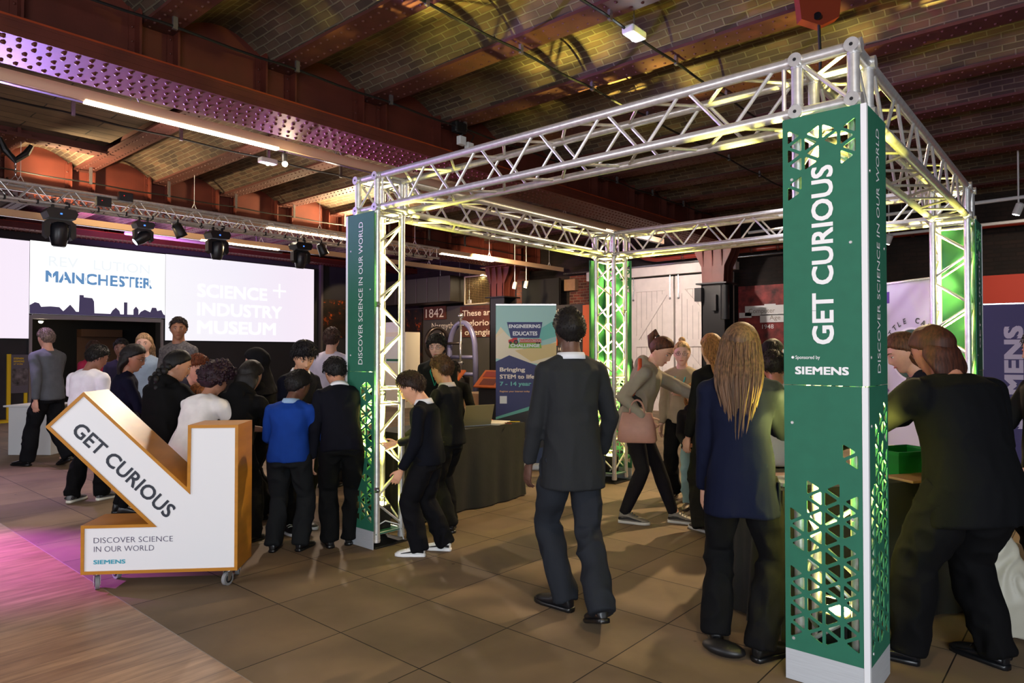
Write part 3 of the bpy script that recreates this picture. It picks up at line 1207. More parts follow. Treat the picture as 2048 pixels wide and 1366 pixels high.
# ------------------------------------------------------------------ video wall and doorway
def screen_mat(name, stops, axis=1, scale=(0, 1), strength=1.0):
    m, nt, b = newmat(name)
    tc = nt.nodes.new('ShaderNodeTexCoord')
    sp = nt.nodes.new('ShaderNodeSeparateXYZ')
    nt.links.new(tc.outputs['Object'], sp.inputs[0])
    mr = nt.nodes.new('ShaderNodeMapRange')
    mr.inputs[1].default_value, mr.inputs[2].default_value = scale
    nt.links.new(sp.outputs[axis], mr.inputs[0])
    r = ramp(nt, stops)
    nt.links.new(mr.outputs[0], r.inputs[0])
    nt.links.new(r.outputs[0], b.inputs['Emission Color'])
    b.inputs['Emission Strength'].default_value = strength
    b.inputs['Base Color'].default_value = (0.02, 0.02, 0.02, 1)
    b.inputs['Roughness'].default_value = 0.5
    return m


def led(name, col, st=1.0):
    return mat(name, (10, 10, 10), 0.6, emit=col, estr=st)


SX = WX + 0.10
vw = thing('video_screen', 'wide video screen with SCIENCE+ INDUSTRY MUSEUM in white on pale pink', 'video screen', (WX, 4.15, 1.8))
b = MB().box((WX + 0.004, 4.15, 1.79), (SX, 8.54, 4.03))
b.build('case', M['black'], vw)
b = MB().box((SX, 4.15, 1.79), (SX + 0.005, 8.54, 4.03))
pm = screen_mat('pink_screen', [(0, (251, 249, 255)), (0.45, (247, 242, 253)), (0.8, (247, 236, 250)), (1, (250, 236, 250))], 1, (0, 4.4), 0.98)
b.build('display', pm, vw)
wl = led('white_screen_lettering', (252, 251, 253), 1.05)
fr = frame((SX + 0.008, 4.97, 0), (0, 1, 0), (0, 0, 1))
for z, s, w_ in ((2.97, 'SCIENCE', 2.02), (2.47, 'INDUSTRY', 2.5), (1.98, 'MUSEUM', 2.3)):
    text('lettering', s, fr @ Matrix.Translation((0, 0, z)), wl, vw, width=w_, height=0.38, bold=0.03)
text('lettering', '+', fr @ Matrix.Translation((2.2, 0, 2.97)), wl, vw, width=0.42, bold=-0.01)

vl = thing('video_screen', 'pink video screen cut off by the left edge of the photo', 'video screen', (WX, -1.5, 1.8))
MB().box((WX + 0.004, -3.2, 1.79), (SX, 1.19, 4.0)).build('case', M['black'], vl)
MB().box((SX, -3.2, 1.79), (SX + 0.005, 1.19, 4.0)).build('display', screen_mat('pink_screen_left', [(0, (250, 228, 248)), (0.6, (251, 236, 251)), (1, (250, 238, 253))], 1, (-1.7, 2.7), 0.98), vl)

vc = thing('video_screen', 'white video screen with MANCHESTER above a dark city skyline, over the doorway', 'video screen', (WX, 1.2, 2.35))
MB().box((WX + 0.004, 1.2, 2.36), (SX, 4.14, 4.02)).build('case', M['black'], vc)
MB().box((SX, 1.2, 2.36), (SX + 0.005, 4.14, 4.02)).build('display', led('white_screen', (255, 255, 255), 1.35), vc)
fr = frame((SX + 0.008, 0, 0), (0, 1, 0), (0, 0, 1))
text('lettering', 'REV   LUTION', fr @ Matrix.Translation((1.56, 0, 3.47)), led('faint_lettering', (242, 247, 250), 1.0), vc, width=2.2, height=0.25, bold=0.01)
bl = led('blue_stencil_lettering', (96, 142, 190), 1.0)
mt_ = text('lettering', 'MANCHESTER', fr @ Matrix.Translation((1.5, 0, 3.1)), bl, vc, width=2.32, height=0.28, bold=0.03)
wb = led('stencil_gaps', (255, 255, 255), 1.3)
g_ = MB()
for k in range(10):
    y = 1.62 + k * 0.235
    g_.box((SX + 0.009, y, 3.09), (SX + 0.011, y + 0.022, 3.4))
g_.build('stencil_gap', wb, vc)
sk = [(1.2, 2.36), (1.2, 2.55), (1.3, 2.62), (1.38, 2.6), (1.42, 2.52), (1.6, 2.54), (1.78, 2.53), (1.86, 2.44), (1.93, 2.52), (2.0, 2.6), (2.08, 2.5), (2.12, 2.44), (2.18, 2.44),
      (2.19, 2.84), (2.28, 2.84), (2.28, 2.79), (2.46, 2.78), (2.5, 2.7), (2.51, 2.42), (2.86, 2.42), (2.9, 2.5), (2.98, 2.58), (3.06, 2.5), (3.08, 2.42), (3.16, 2.42), (3.16, 2.72), (3.24, 2.72), (3.24, 2.42),
      (3.38, 2.42), (3.38, 2.55), (3.44, 2.63), (3.5, 2.55), (3.5, 2.42), (3.55, 2.5), (3.65, 2.56), (3.78, 2.5), (3.82, 2.62), (3.92, 2.62), (3.95, 2.54), (4.05, 2.57), (4.1, 2.46), (4.14, 2.44), (4.14, 2.36)]
g_ = MB()
g_.add([(SX + 0.012, y, z) for y, z in sk], [tuple(q) for q in tessellate_polygon([[Vector((y, z, 0)) for y, z in sk]])])
g_.build('skyline', led('skyline_dark', (70, 62, 96), 0.75), vc)
lamp('AREA', 'screen_glow', (SX + 0.1, 3.0, 3.0), (-5, 2.2, 1.6), 60, (0.95, 0.85, 1.0), 6.0, 1.8)

mb = MB()
mb.box((WX, PY0 - 0.06, 0), (WX + 0.06, PY0, PZ + 0.08))
mb.box((WX, PY1, 0), (WX + 0.06, PY1 + 0.06, PZ + 0.08))
mb.box((WX, PY0, PZ), (WX + 0.06, PY1, PZ + 0.1))
struct('door_1', mb, mat('grey_door_frame', (150, 148, 156), 0.5), label='grey metal frame of the wide doorway')
mb = MB().box((WX, 8.78, 0), (WX + 0.12, 8.86, 4.3))
struct('trim_2', mb, mat('grey_edge', (110, 104, 104), 0.5, 0.3), label='grey metal edge at the end of the screen wall')
mb = MB().box((WX, 8.9, 2.3), (WX + 0.06, 9.9, 3.3))

# room beyond the doorway
t = thing('downlight', 'small glowing downlight inside the doorway', 'lamp', (WX - 1.2, 1.75, 2.2))
MB().sphere((WX - 1.2, 1.75, 2.24), 0.05).build('bulb', M['bulb'], t, smooth=True)
MB().lathe([(0.06, 0), (0.07, 0.3), (0.02, 0.66)], (WX - 1.2, 1.75, 2.24), 14).build('can', M['black'], t)
lamp('POINT', 'doorway_downlight', (WX - 1.2, 1.75, 2.1), (0, 0, 0), 14, (1, 0.8, 0.55), 0.05)
t = thing('display_case', 'wooden display case glowing inside the doorway', 'display case', (WX - 2.3, 3.4, 0))
MB().box((WX - 2.48, 2.9, 0), (WX - 2.1, 3.9, 0.9)).box((WX - 2.48, 2.9, 1.9), (WX - 2.1, 3.9, 2.1)).box((WX - 2.48, 2.9, 0.9), (WX - 2.45, 3.9, 1.9)).build('cabinet', mat('brown_case', (96, 66, 48), 0.5), t)
MB().box((WX - 2.44, 2.95, 1.2), (WX - 2.15, 3.85, 1.22)).build('shelf', mat('lit_shelf', (190, 150, 110), 0.5), t)

# tall yellow information stand
t = thing('information_stand', 'tall yellow-framed board headed STEPHEN HAWKING AT WORK', 'sign', (-16.9, 0.86, 0))
b = MB()
b.box((-16.93, 0.66, 0), (-16.87, 0.73, 1.44)).box((-16.93, 0.97, 0), (-16.87, 1.03, 0.6)).box((-16.93, -1.2, 0), (-16.5, 0.73, 0.035))
b.build('frame', M['yellow'], t)
MB().box((-16.89, 0.73, 0.6), (-16.86, 1.04, 1.43)).build('board', mat('grey_board', (92, 88, 104), 0.6), t)
b = MB().box((-16.86, 0.74, 0.76), (-16.857, 1.03, 1.13))
b.build('photo_print', mat('mottled_photo_print', (90, 84, 92), 0.6, 0, 0.95, 9), t)
fr = frame((-16.855, 0.77, 0), (0, 1, 0), (0, 0, 1))
for z, s, w_, bo in ((1.325, 'STEPHEN', 0.18, 0.03), (1.265, 'HAWKING', 0.19, 0.03), (1.205, 'AT WORK', 0.17, 0)):
    text('lettering', s, fr @ Matrix.Translation((0, 0, z)), M['yellow'], t, width=w_, height=0.042, bold=bo)

t = thing('counter', 'plain white box counter on the tiles at the far left', 'counter', (-10.85, -0.39, 0), 0.697)
b = MB()
b.bevbox((-0.31, 0, 0), (0.31, 0.62, 0.69), 0.006, 0, PM[t.name])
b.build('body', M['panelwhite'], t)
b = MB()
b.bevbox((-0.36, -0.04, 0.69), (0.34, 0.64, 0.715), 0.004, 0, PM[t.name])
b.build('top', M['panelwhite'], t)

# ------------------------------------------------------------------ light trunking under the girders
def trunking(label, x, z, y0, y1, tubes, h=0.11, w=0.09):
    t = thing('light_trunking', label, 'ceiling light', (x, (y0 + y1) / 2, z), 0, 'beige light trunking runs')
    MB().box((x - w / 2, y0, z), (x + w / 2, y1, z + h)).build('trunking', M['trunk'], t)
    MB().box((x - 0.025, y0, z - 0.008), (x + 0.025, y1, z)).build('slot', M['steel'], t)
    for a, c in tubes:
        MB().box((x - 0.02, a, z - 0.014), (x + w / 2 + 0.004, c, z + 0.012)).build('light_tube', M['tube'], t)
        lamp('AREA', 'tube_light', (x, (a + c) / 2, z - 0.045), (x, (a + c) / 2, 0), 26, (1, 0.86, 0.66), 0.06, c - a)
    y = y0 + 1.0
    while y < y1:
        MB().tube((x, y, z + h + 0.09), (x, y, ZB + 0.1), 0.004, 6).tube((x, y, z + h + 0.1), (x - 0.0, y - 0.05, z + h), 0.006, 6).tube((x, y, z + h + 0.1), (x, y + 0.05, z + h), 0.006, 6).build('suspension_wire', M['offwhite'], t)
        y += 2.4
    return t


trunking('long beige light trunking with a lit tube beside the big riveted girder', -6.47, 3.86, -4.0, 10.2, [(-1.05, 0.95), (7.9, 8.6)])
trunking('beige light trunking with lit tubes, just above the stage lighting truss', -10.55, 3.73, -4.0, 12.0, [(3.1, 4.8), (7.35, 9.1)])
trunking('beige light trunking hanging beyond the stage lighting truss', -12.75, 3.72, -4.0, 12.0, [(2.9, 4.6), (11.0, 11.9)])

# spotlight and emergency light below the first trunking
t = thing('track_spotlight', 'small glowing spotlight hanging from the beige trunking', 'spotlight', (-6.47, 1.05, 3.8))
MB().lathe([(0.03, 0.0), (0.035, 0.1), (0.02, 0.12)], (-6.47, 1.05, 3.72), 14).tube((-6.47, 1.05, 3.82), (-6.47, 1.05, 3.87), 0.012).build('housing', M['black'], t)
MB().sphere((-6.46, 1.05, 3.705), 0.032).build('bulb', M['bulb'], t, smooth=True)
lamp('POINT', 'spot_bulb', (-6.40, 1.05, 3.66), (0, 0, 0), 10, (1, 0.75, 0.45), 0.03)
for i, (x, y, z, lab) in enumerate(((-7.75, 1.55, 4.05, 'white emergency light glowing beside the small spotlight'), (-2.32, 2.05, 4.3, 'emergency light glowing on the ceiling above the truss stand'))):
    t = thing('emergency_light', lab, 'emergency light', (x, y, z), 0.0, 'white emergency lights on the ceiling')
    MB().bevbox((x - 0.06, y - 0.12, z), (x + 0.06, y + 0.12, z + 0.07), 0.015).build('case', M['offwhite'], t)
    MB().sphere((x, y, z - 0.004), 0.022 if i == 0 else 0.034).build('bulb', M['coldbulb'], t, smooth=True)
    lamp('POINT', 'emergency_bulb', (x, y, z - 0.06), (0, 0, 0), 5, (0.9, 0.97, 1), 0.02)
    MB().tube((x, y, z + 0.07), (x, y, ZB + 0.2), 0.006, 6).build('stem', M['steel'], t)

# cable runs slung under the beams
for i, (x, z, y0, y1, lab) in enumerate(((-3.35, 4.36, -5, 12, 'black cable conduit under the vaults, nearest to the big girder'), (-2.35, 4.36, -5, 12, 'black cable conduit carrying the ceiling emergency light'),
                                         (-5.3, 4.34, -5, 12, 'dark green cable clipped along the web of the big girder'), (-8.0, 4.2, -5, 12, 'black cable conduit beyond the first light trunking'), (-11.3, 4.18, -5, 12, 'black cable clipped to the girder over the stage truss'))):
    t = thing('cable_run', lab, 'cable', (x, 3, z), 0, 'cable runs under the ceiling')
    pts = [(x, y0 + k * 0.3, z - 0.02 * abs(math.sin((y0 + k * 0.3 - 0.5) / 1.2 * math.pi))) for k in range(int((y1 - y0) / 0.3))]
    MB().path(pts, 0.013, 6).build('cable', M['cable'], t)
    for y in YB:
        if -1 < y < 9:
            MB().box((x - 0.014, y - 0.02, z - 0.03), (x + 0.014, y + 0.02, ZB)).build('clip', M['steel'], t)

# ------------------------------------------------------------------ stage lighting truss with moving heads
ST = thing('lighting_truss', 'horizontal stage lighting truss hung below the far girder', 'lighting truss', (-10.2, 1.0, 3.5))
truss_run('truss_run', (-10.1, -4.5, 3.53), (-10.1, 6.9, 3.53), (-1, 0, 0), (0, 0, 1), ST, d=0.22, rc=0.022, rb=0.008, pitch=0.44)
b = MB()
rr = random.Random(3)
for k in range(26):
    y = -2.0 + k * 0.33
    p = [(-10.1 + rr.uniform(-0.1, 0.03), y + q * 0.1, 3.52 + rr.uniform(-0.05, 0.12)) for q in range(5)]
    b.path(p, 0.006, 5)
for k in range(24):
    y = -2 + k * 0.37
    b.box((-10.13, y, 3.50), (-10.07, y + 0.02, 3.56))
b.build('cables', M['cable'], ST)
cl = thing('chain_hoist', 'black chain hoist holding up the lighting truss at the left', 'hoist', (-10.2, -0.72, 3.76))
b = MB()
b.path([(-10.2, -0.92, 4.33), (-10.2, -0.86, 4.18), (-10.2, -0.74, 4.06), (-10.2, -0.62, 4.18), (-10.2, -0.56, 4.3)], [0.03, 0.045, 0.05, 0.045, 0.03], 8)
b.build('sling', M['black'], cl)
b = MB()
for k in range(5):
    m_ = Matrix.Translation((-10.2, -0.74, 4.02 - k * 0.035)) @ Matrix.Rotation(math.pi / 2 * (k % 2), 4, 'Z')
    pts = [m_ @ Vector((0.012 * math.cos(a), 0, 0.024 * math.sin(a))) for a in [i * math.pi / 4 for i in range(9)]]
    b.path(pts, 0.005, 5)
b.tube((-10.2, -0.74, 3.86), (-10.2, -0.84, 3.72), 0.006).tube((-10.2, -0.74, 3.86), (-10.2, -0.64, 3.72), 0.006)
b.build('chain', M['steel'], cl)


def moving_head(y, z, s, label, tilt=0.0, glow=None):
    x = -10.1
    t = thing('moving_head_light', label, 'stage light', (x, y, z), 0, 'moving head lights under the stage truss')
    b = MB()
    pr = [(-0.17, 0.0), (-0.14, -0.07), (0.14, -0.07), (0.17, 0.0), (0.14, 0.05), (-0.14, 0.05)]
    pr = [(a * s, c * s) for a, c in pr]
    b.prism(pr, 0.26 * s, frame((x + 0.13 * s, y, z), (0, 1, 0), (0, 0, 1)))
    b.box((x - 0.02, y - 0.09 * s, z + 0.05 * s), (x + 0.02, y - 0.06 * s, z + 0.13 * s + 0.03)).box((x - 0.02, y + 0.06 * s, z + 0.05 * s), (x + 0.02, y + 0.09 * s, z + 0.13 * s + 0.03))
    b.build('base', M['black'], t)
    b = MB()
    fr_ = frame((x + 0.05 * s, y, z - 0.08 * s), (0, 1, 0), (0, 0, 1))
    yoke = [(-0.17, -0.04), (-0.12, 0.0), (0.12, 0.0), (0.17, -0.04), (0.17, -0.2), (0.13, -0.24), (0.11, -0.2), (0.11, -0.05), (-0.11, -0.05), (-0.11, -0.2), (-0.13, -0.24), (-0.17, -0.2)]
    yk = [(a * s, c * s) for a, c in yoke]
    tri = tessellate_polygon([[Vector((a, c, 0)) for a, c in yk]])
    n = len(yk)
    b.add([fr_ @ Vector((a, 0, c)) for a, c in yk] + [fr_ @ Vector((a, 0.11 * s, c)) for a, c in yk], [tuple(q) for q in tri] + [tuple(i + n for i in reversed(q)) for q in tri] + [(i, n + i, n + (i + 1) % n, (i + 1) % n) for i in range(n)])
    b.build('yoke', M['black'], t)
    mt2 = Matrix.Translation((x, y, z - 0.23 * s)) @ Matrix.Rotation(tilt, 4, 'X') @ Matrix.Rotation(0.12, 4, 'Y')
    b = MB()
    b.lathe([(0.05 * s, 0.13 * s), (0.085 * s, 0.11 * s), (0.105 * s, 0.04 * s), (0.105 * s, -0.06 * s), (0.085 * s, -0.14 * s), (0.075 * s, -0.17 * s)], (0, 0, 0), 16, 0, mt2)
    hd = b.build('head', mat('moving_head_shell', (26, 27, 34), 0.35), t, smooth=True)
    b = MB()
    b.lathe([(0.068 * s, -0.172 * s), (0.06 * s, -0.18 * s)], (0, 0, 0), 16, 0, mt2)
    b.build('lens', glow or M['glassy'], hd)
    b = MB()
    for k, c in enumerate(((60, 120, 255), (255, 120, 40), (255, 200, 60))):
        pass
    b.box((x + 0.131 * s, y - 0.03, z - 0.03), (x + 0.134 * s, y - 0.005, z - 0.01))
    b.build('indicator', led('blue_indicator', (70, 130, 255), 2.0), t)
    return t


cold = led('cold_lens', (235, 250, 255), 4.0)
moving_head(-0.25, 3.40, 1.12, 'large moving head light over the MANCHESTER screen, nearest the camera')
moving_head(0.84, 3.40, 0.8, 'small moving head light with a bright white lens', tilt=-0.9, glow=cold)
moving_head(1.98, 3.40, 1.0, 'black moving head light above the left part of the pink screen')
moving_head(3.51, 3.40, 1.0, 'black moving head light at the right end of the pink screen')
moving_head(4.75, 3.42, 0.8, 'moving head light partly hidden by the left green column', tilt=0.8)
for y, lab in ((1.36, 'dark lantern between the small moving head and the next one'), (3.95, 'dark lantern hanging right of the moving heads')):
    t = thing('par_lantern', lab, 'stage light', (-10.1, y, 3.4), 0, 'dark lanterns on the stage truss')
    mt2 = Matrix.Translation((-10.1, y, 3.40)) @ Matrix.Rotation(0.5, 4, 'X')
    MB().lathe([(0.05, 0.1), (0.075, 0.08), (0.085, -0.08), (0.09, -0.12)], (0, 0, 0), 14, 0, mt2).build('can', M['black'], t, smooth=True)
    MB().path([(-10.1, y - 0.1, 3.4), (-10.1, y - 0.1, 3.5), (-10.1, y + 0.1, 3.5), (-10.1, y + 0.1, 3.4)], 0.008, 6).build('bracket', M['steel'], t)
for y, lab, s in ((0.28, 'black power box with a red lamp clamped to the stage truss', 0), (0.02 + 0.55, 'black data box standing on top of the stage truss', 1)):
    t = thing('control_box', lab, 'electrical box', (-10.05, y - 0.1, 3.65), 0, 'black boxes on the stage truss')
    z = 3.58 if s == 0 else 3.7
    MB().bevbox((-10.07, y - 0.1, z), (-9.99, y + 0.09, z + 0.13), 0.006).build('box', M['black'], t)
    MB().box((-9.989, y - 0.04, z + 0.07), (-9.985, y - 0.03, z + 0.08)).build('indicator', led('red_indicator', (255, 40, 40), 2.0), t)

# black bar and dark valance above the screens
MB_ = MB().tube((-15.0, 2.3, 4.05), (-15.0, 6.0, 4.05), 0.05, 12)
for y in (2.9, 4.1, 5.3):
    MB_.tube((-15.0, y, 4.05), (-15.0, y, ZB + 0.02), 0.012, 6)
tag(MB_.build('pipe', mat('grey_pipe', (130, 110, 120), 0.5), None, smooth=True), 'grey pipe hanging above the middle of the video wall', 'pipe')

# ------------------------------------------------------------------ iron columns
def iron_column(x, y, label, sp=False):
    t = thing('iron_column', label, 'column', (x, y, 0), 0, 'riveted iron columns')
    b = MB()
    b.box((x - 0.02, y - 0.22, 0.0), (x + 0.02, y + 0.22, 3.0))
    b.box((x - 0.27, y - 0.24, 0.0), (x + 0.27, y - 0.215, 3.0)).box((x - 0.27, y + 0.215, 0.0), (x + 0.27, y + 0.24, 3.0))
    b.box((x - 0.27, y - 0.24, 0.0), (x - 0.24, y + 0.24, 3.0))
    b.build('shaft', mat('black_painted_iron', (30, 29, 30), 0.4, 0.2), t)
    b = MB()
    b.box((x - 0.36, y - 0.34, 3.0), (x + 0.36, y + 0.34, 3.03))
    b.build('shaft_cap', M['black'], t)
    b = MB()
    pr = [(-0.25, 3.03), (0.25, 3.03), (0.27, 3.4), (0.42, 3.7), (0.45, 3.86), (-0.45, 3.86), (-0.42, 3.7), (-0.27, 3.4)]
    for yy in (-0.24, 0.0, 0.22):
        b.prism(pr, 0.025, frame((x, y + yy, 0), (1, 0, 0), (0, 0, 1)))
    pr2 = [(-0.24, 3.03), (0.24, 3.03), (0.24, 3.4), (0.34, 3.86), (-0.34, 3.86), (-0.24, 3.4)]
    for xx in (-0.02, 0.2, -0.24):
        b.prism(pr2, 0.03, frame((x + xx, y, 0), (0, -1, 0), (0, 0, 1)))
    b.box((x - 0.5, y - 0.4, 3.845), (x + 0.5, y + 0.4, 3.875))
    b.build('capital', M['girder'], t)
    if sp:
        b = MB()
        b.tube((x + 0.33, y - 0.35, 2.2), (x + 0.33, y - 0.35, 2.95), 0.09, 14)
        b.box((x - 0.36, y - 0.4, 2.62), (x - 0.2, y - 0.27, 2.92)).box((x + 0.02, y - 0.34, 2.4), (x + 0.12, y - 0.24, 2.75))
        b.build('loudspeaker', M['black'], t)
    return t


iron_column(-5.72, 11.35, 'black iron column with a red capital in front of the white doors', True)
iron_column(-11.9, 11.0, 'black iron column with a red capital behind the pale banner')

# ------------------------------------------------------------------ far wall: doors, boards, ducts
NYW = NY - 0.02
M['paintwhite'] = mat('cream_painted_timber', (226, 214, 206), 0.6, 0, 0.06, 5)
M['groove'] = mat('door_groove', (150, 138, 128), 0.7)


def white_door(n, x0, x1, zt, diag, label):
    y = NYW - 0.10
    b = MB()
    b.box((x0, y, 0), (x1, y + 0.05, zt))
    rails = [(0.0, 0.3), (1.62, 1.8), (zt - 0.34, zt)]
    for a, c in rails:
        b.box((x0, y - 0.03, a), (x1, y, c))
    for a, c in ((x0, x0 + 0.17), (x1 - 0.17, x1)):
        b.box((a, y - 0.031, 0), (c, y, zt))
    for (za, zb) in ((1.8, zt - 0.34), (0.3, 1.62)):
        if diag:
            p, q = ((x0 + 0.17, za), (x1 - 0.17, zb))
        else:
            p, q = ((x1 - 0.17, za), (x0 + 0.17, zb))
        dx, dz = q[0] - p[0], q[1] - p[1]
        l_ = math.hypot(dx, dz)
        nx, nz = -dz / l_ * 0.06, dx / l_ * 0.06
        pr = [(p[0] - nx, p[1] - nz), (q[0] - nx, q[1] - nz), (q[0] + nx, q[1] + nz), (p[0] + nx, p[1] + nz)]
        b.prism(pr, 0.026, frame((0, y - 0.026, 0), (1, 0, 0), (0, 0, 1)))
    o = struct('door_%d' % n, b, M['paintwhite'], label=label)
    g = MB()
    x = x0 + 0.17 + 0.13
    while x < x1 - 0.2:
        g.box((x, y - 0.002, 0.3), (x + 0.008, y + 0.001, zt - 0.34))
        x += 0.15
    g.build('groove', M['groove'], o)
    h = MB()
    for xx in (x0 + 0.09, x1 - 0.09):
        h.tube((xx, y - 0.04, zt - 0.55), (xx, y - 0.04, zt + 0.1), 0.012, 8)
        h.sphere((xx, y - 0.04, zt - 0.55), 0.03)
    h.build('hanger_rod', M['steel'], o)
    return o


white_door(2, -8.48, -7.25, 3.38, True, 'cream boarded sliding door leaf, left of the gap')
white_door(3, -7.2, -5.72, 3.38, False, 'cream boarded sliding door leaf behind the iron column')
white_door(4, -9.78, -8.53, 3.38, False, 'cream boarded sliding door leaf partly behind the rear column')
b = MB().box((-9.8, NYW - 0.24, 3.42), (-5.6, NYW - 0.04, 3.6))
b.box((-9.8, NYW - 0.24, 3.6), (-5.6, NYW - 0.16, 3.655))
struct('trim_3', b, M['paintwhite'], label='cream header board above the sliding doors')
t = thing('door_rail', 'long metal sliding rail running above the cream doors', 'rail', (-7.6, NYW - 0.2, 3.68))
MB().tube((-10.6, NYW - 0.2, 3.68), (-3.9, NYW - 0.2, 3.7), 0.03, 10).build('rail', M['steel'], t, smooth=True)
t = thing('red_pipe', 'red sprinkler pipe running along the far wall', 'pipe', (-5.5, NYW - 0.35, 3.8))
MB().path([(-8.1, NYW - 0.35, 3.95), (-7.9, NYW - 0.35, 3.86), (-7.6, NYW - 0.35, 3.8), (-3.0, NYW - 0.35, 3.82), (4.5, NYW - 0.35, 3.82)], 0.055, 12).build('pipe', mat('red_pipe_paint', (132, 44, 30), 0.4), t, smooth=True)
b = MB()
for x in (-6.9, -5.2, -4.6, -4.0, -2.0, 0.0):
    b.tube((x, NYW - 0.35, 3.81), (x + 0.06, NYW - 0.35, 3.81), 0.072, 12)
b.build('coupling', M['girder'], t, smooth=True)

MB_ = MB().box((-12.36, NYW - 0.18, 0), (-12.02, NYW, 4.2))
o = struct('trim_4', MB_, brick_mat('orange_brick', (150, 84, 48), (120, 64, 38), (110, 92, 74), 0.23, 0.078, 0.01), uv=lambda p: (p[0], p[2]), label='orange brick pier on the far wall')
MB_ = MB().box((-10.5, NYW - 0.06, 0), (-9.72, NYW, 3.62))
struct('trim_5', MB_, M['wallbrick'], uv=lambda p: (p[0], p[2]), label='bare red brick strip beside the cream doors')
b = MB().bevbox((-10.58, NYW - 0.22, 3.2), (-10.2, NYW - 0.05, 3.52), 0.01)
tag(b.build('stone_block', mat('sandstone', (150, 116, 88), 0.9, 0, 0.1, 9)), 'square sandstone block set in the brick beside the cream doors', 'stone')
b = MB().box((-11.95, 11.9, 2.72), (-10.6, 12.0, 3.56))
tag(b.build('wall_board', M['blackwall']), 'large black panel high on the far wall', 'board')

# display wall of the gallery
DY = 11.5
b = MB().box((-17.0, DY, 0), (-12.2, DY + 0.12, 2.92))
struct('wall_display', b, mat('grey_green_display', (78, 74, 66), 0.6, 0, 0.08, 1.5), label='grey display wall with the year 1842')
b = MB().box((-11.2, DY, 0), (-9.5, DY + 0.12, 2.76))
struct('wall_display', b, mat('dark_display', (46, 42, 42), 0.6), label='dark display wall behind the suited man')
fr = frame((0, DY - 0.045, 0), (1, 0, 0), (0, 0, 1))
M['brownpanel'] = mat('rust_brown_panel', (96, 48, 26), 0.6, 0, 0.25, 5)
M['cream'] = mat('cream_lettering', (232, 218, 192), 0.6, emit=(232, 210, 170), estr=0.12)


def board(name, x0, z0, x1, z1, m, label, cat='sign', y=DY - 0.045, d=0.03, group=None):
    t = thing(name, label, cat, ((x0 + x1) / 2, y, z0), 0, group)
    MB().box((x0, y, z0), (x1, y + d, z1)).build('panel', m, t)
    return t


t = board('year_sign', -15.72, 2.52, -14.7, 2.94, M['brownpanel'], 'rust brown plate reading 1842 on the display wall')
text('lettering', '1842', fr @ Matrix.Translation((-15.62, -0.004, 2.59)), M['cream'], t, width=0.83, height=0.29)
t = thing('wall_lettering', 'cream words Nasmyth Steam below the 1842 plate', 'lettering', (-15.3, DY - 0.01, 2.0))
text('lettering', 'Nasmyth', fr @ Matrix.Translation((-15.38, 0.04, 2.23)), M['cream'], t, width=0.98, height=0.2)
text('lettering', 'Steam', fr @ Matrix.Translation((-15.5, 0.04, 1.98)), M['cream'], t, width=0.68, height=0.18)
t = board('quotation_sign', -14.05, 1.94, -12.3, 2.88, M['brownpanel'], 'rust brown quotation board beginning These are glorious')
for s, x, z, w_ in (('These are', -13.95, 2.58, 1.3), ('glorious', -13.68, 2.28, 1.15), ('of engines', -13.85, 2.0, 1.45)):
    text('lettering', s, fr @ Matrix.Translation((x, -0.004, z)), M['cream'], t, width=w_, height=0.19, bold=0.012)
t = thing('wall_lettering', 'cream words Whitworth Screw Thread on the dark display wall', 'lettering', (-10.3, DY - 0.01, 2.0))
for s, x, z, w_ in (('Whitworth', -10.68, 2.53, 1.0), ('Screw', -10.55, 2.33, 0.6), ('Th', -10.29, 2.15, 0.27)):
    text('lettering', s, fr @ Matrix.Translation((x, 0.04, z)), M['cream'], t, width=w_, height=0.14)
text('lettering', '1803-', fr @ Matrix.Translation((-10.31, 0.04, 1.53)), M['cream'], t, width=0.3, height=0.08)
t = board('year_sign', -10.62, 1.66, -10.32, 2.26, mat('burnt_orange_panel', (176, 74, 26), 0.6), 'burnt orange plate with the number 72')
text('lettering', '72', fr @ Matrix.Translation((-10.6, -0.004, 1.98)), M['cream'], t, width=0.24, height=0.2)
t = thing('gear_wheel', 'pale toothed gear wheel on the dark display wall', 'gear wheel', (-9.85, DY - 0.05, 1.95))
g_ = MB()
n = 28
pts = []
for k in range(n * 2):
    r_ = 0.36 if k % 2 else 0.31
    for da in (-0.35, 0.35):
        a = (k + da) * math.pi / n
        pts.append((-9.85 + r_ * math.cos(a), 1.95 + r_ * math.sin(a)))
inn = [(-9.85 + 0.24 * math.cos(k * math.pi / 20), 1.95 + 0.24 * math.sin(k * math.pi / 20)) for k in range(40)]
panel_mesh('gear_ring', pts, [inn], Matrix.Translation((0, DY - 0.05, 0)), M['offwhite'], t, 0.02)
board('text_board', -9.48, 0.9, -9.14, 2.72, mat('orange_panel', (214, 98, 52), 0.6), 'orange text panel beside the bare brick strip', 'sign')


def ember_mat():
    m, nt, b_ = newmat('ember_print')
    tc = nt.nodes.new('ShaderNodeTexCoord')
    n1 = nt.nodes.new('ShaderNodeTexNoise')
    n1.inputs['Scale'].default_value = 3.2
    n1.inputs['Detail'].default_value = 8
    n1.inputs['Roughness'].default_value = 0.7
    nt.links.new(tc.outputs['Object'], n1.inputs['Vector'])
    r_ = ramp(nt, [(0.42, (20, 14, 10)), (0.56, (52, 28, 14)), (0.62, (190, 80, 14)), (0.7, (240, 130, 40))])
    nt.links.new(n1.outputs[0], r_.inputs[0])
    nt.links.new(r_.outputs[0], b_.inputs['Base Color'])
    b_.inputs['Roughness'].default_value = 0.5
    return m


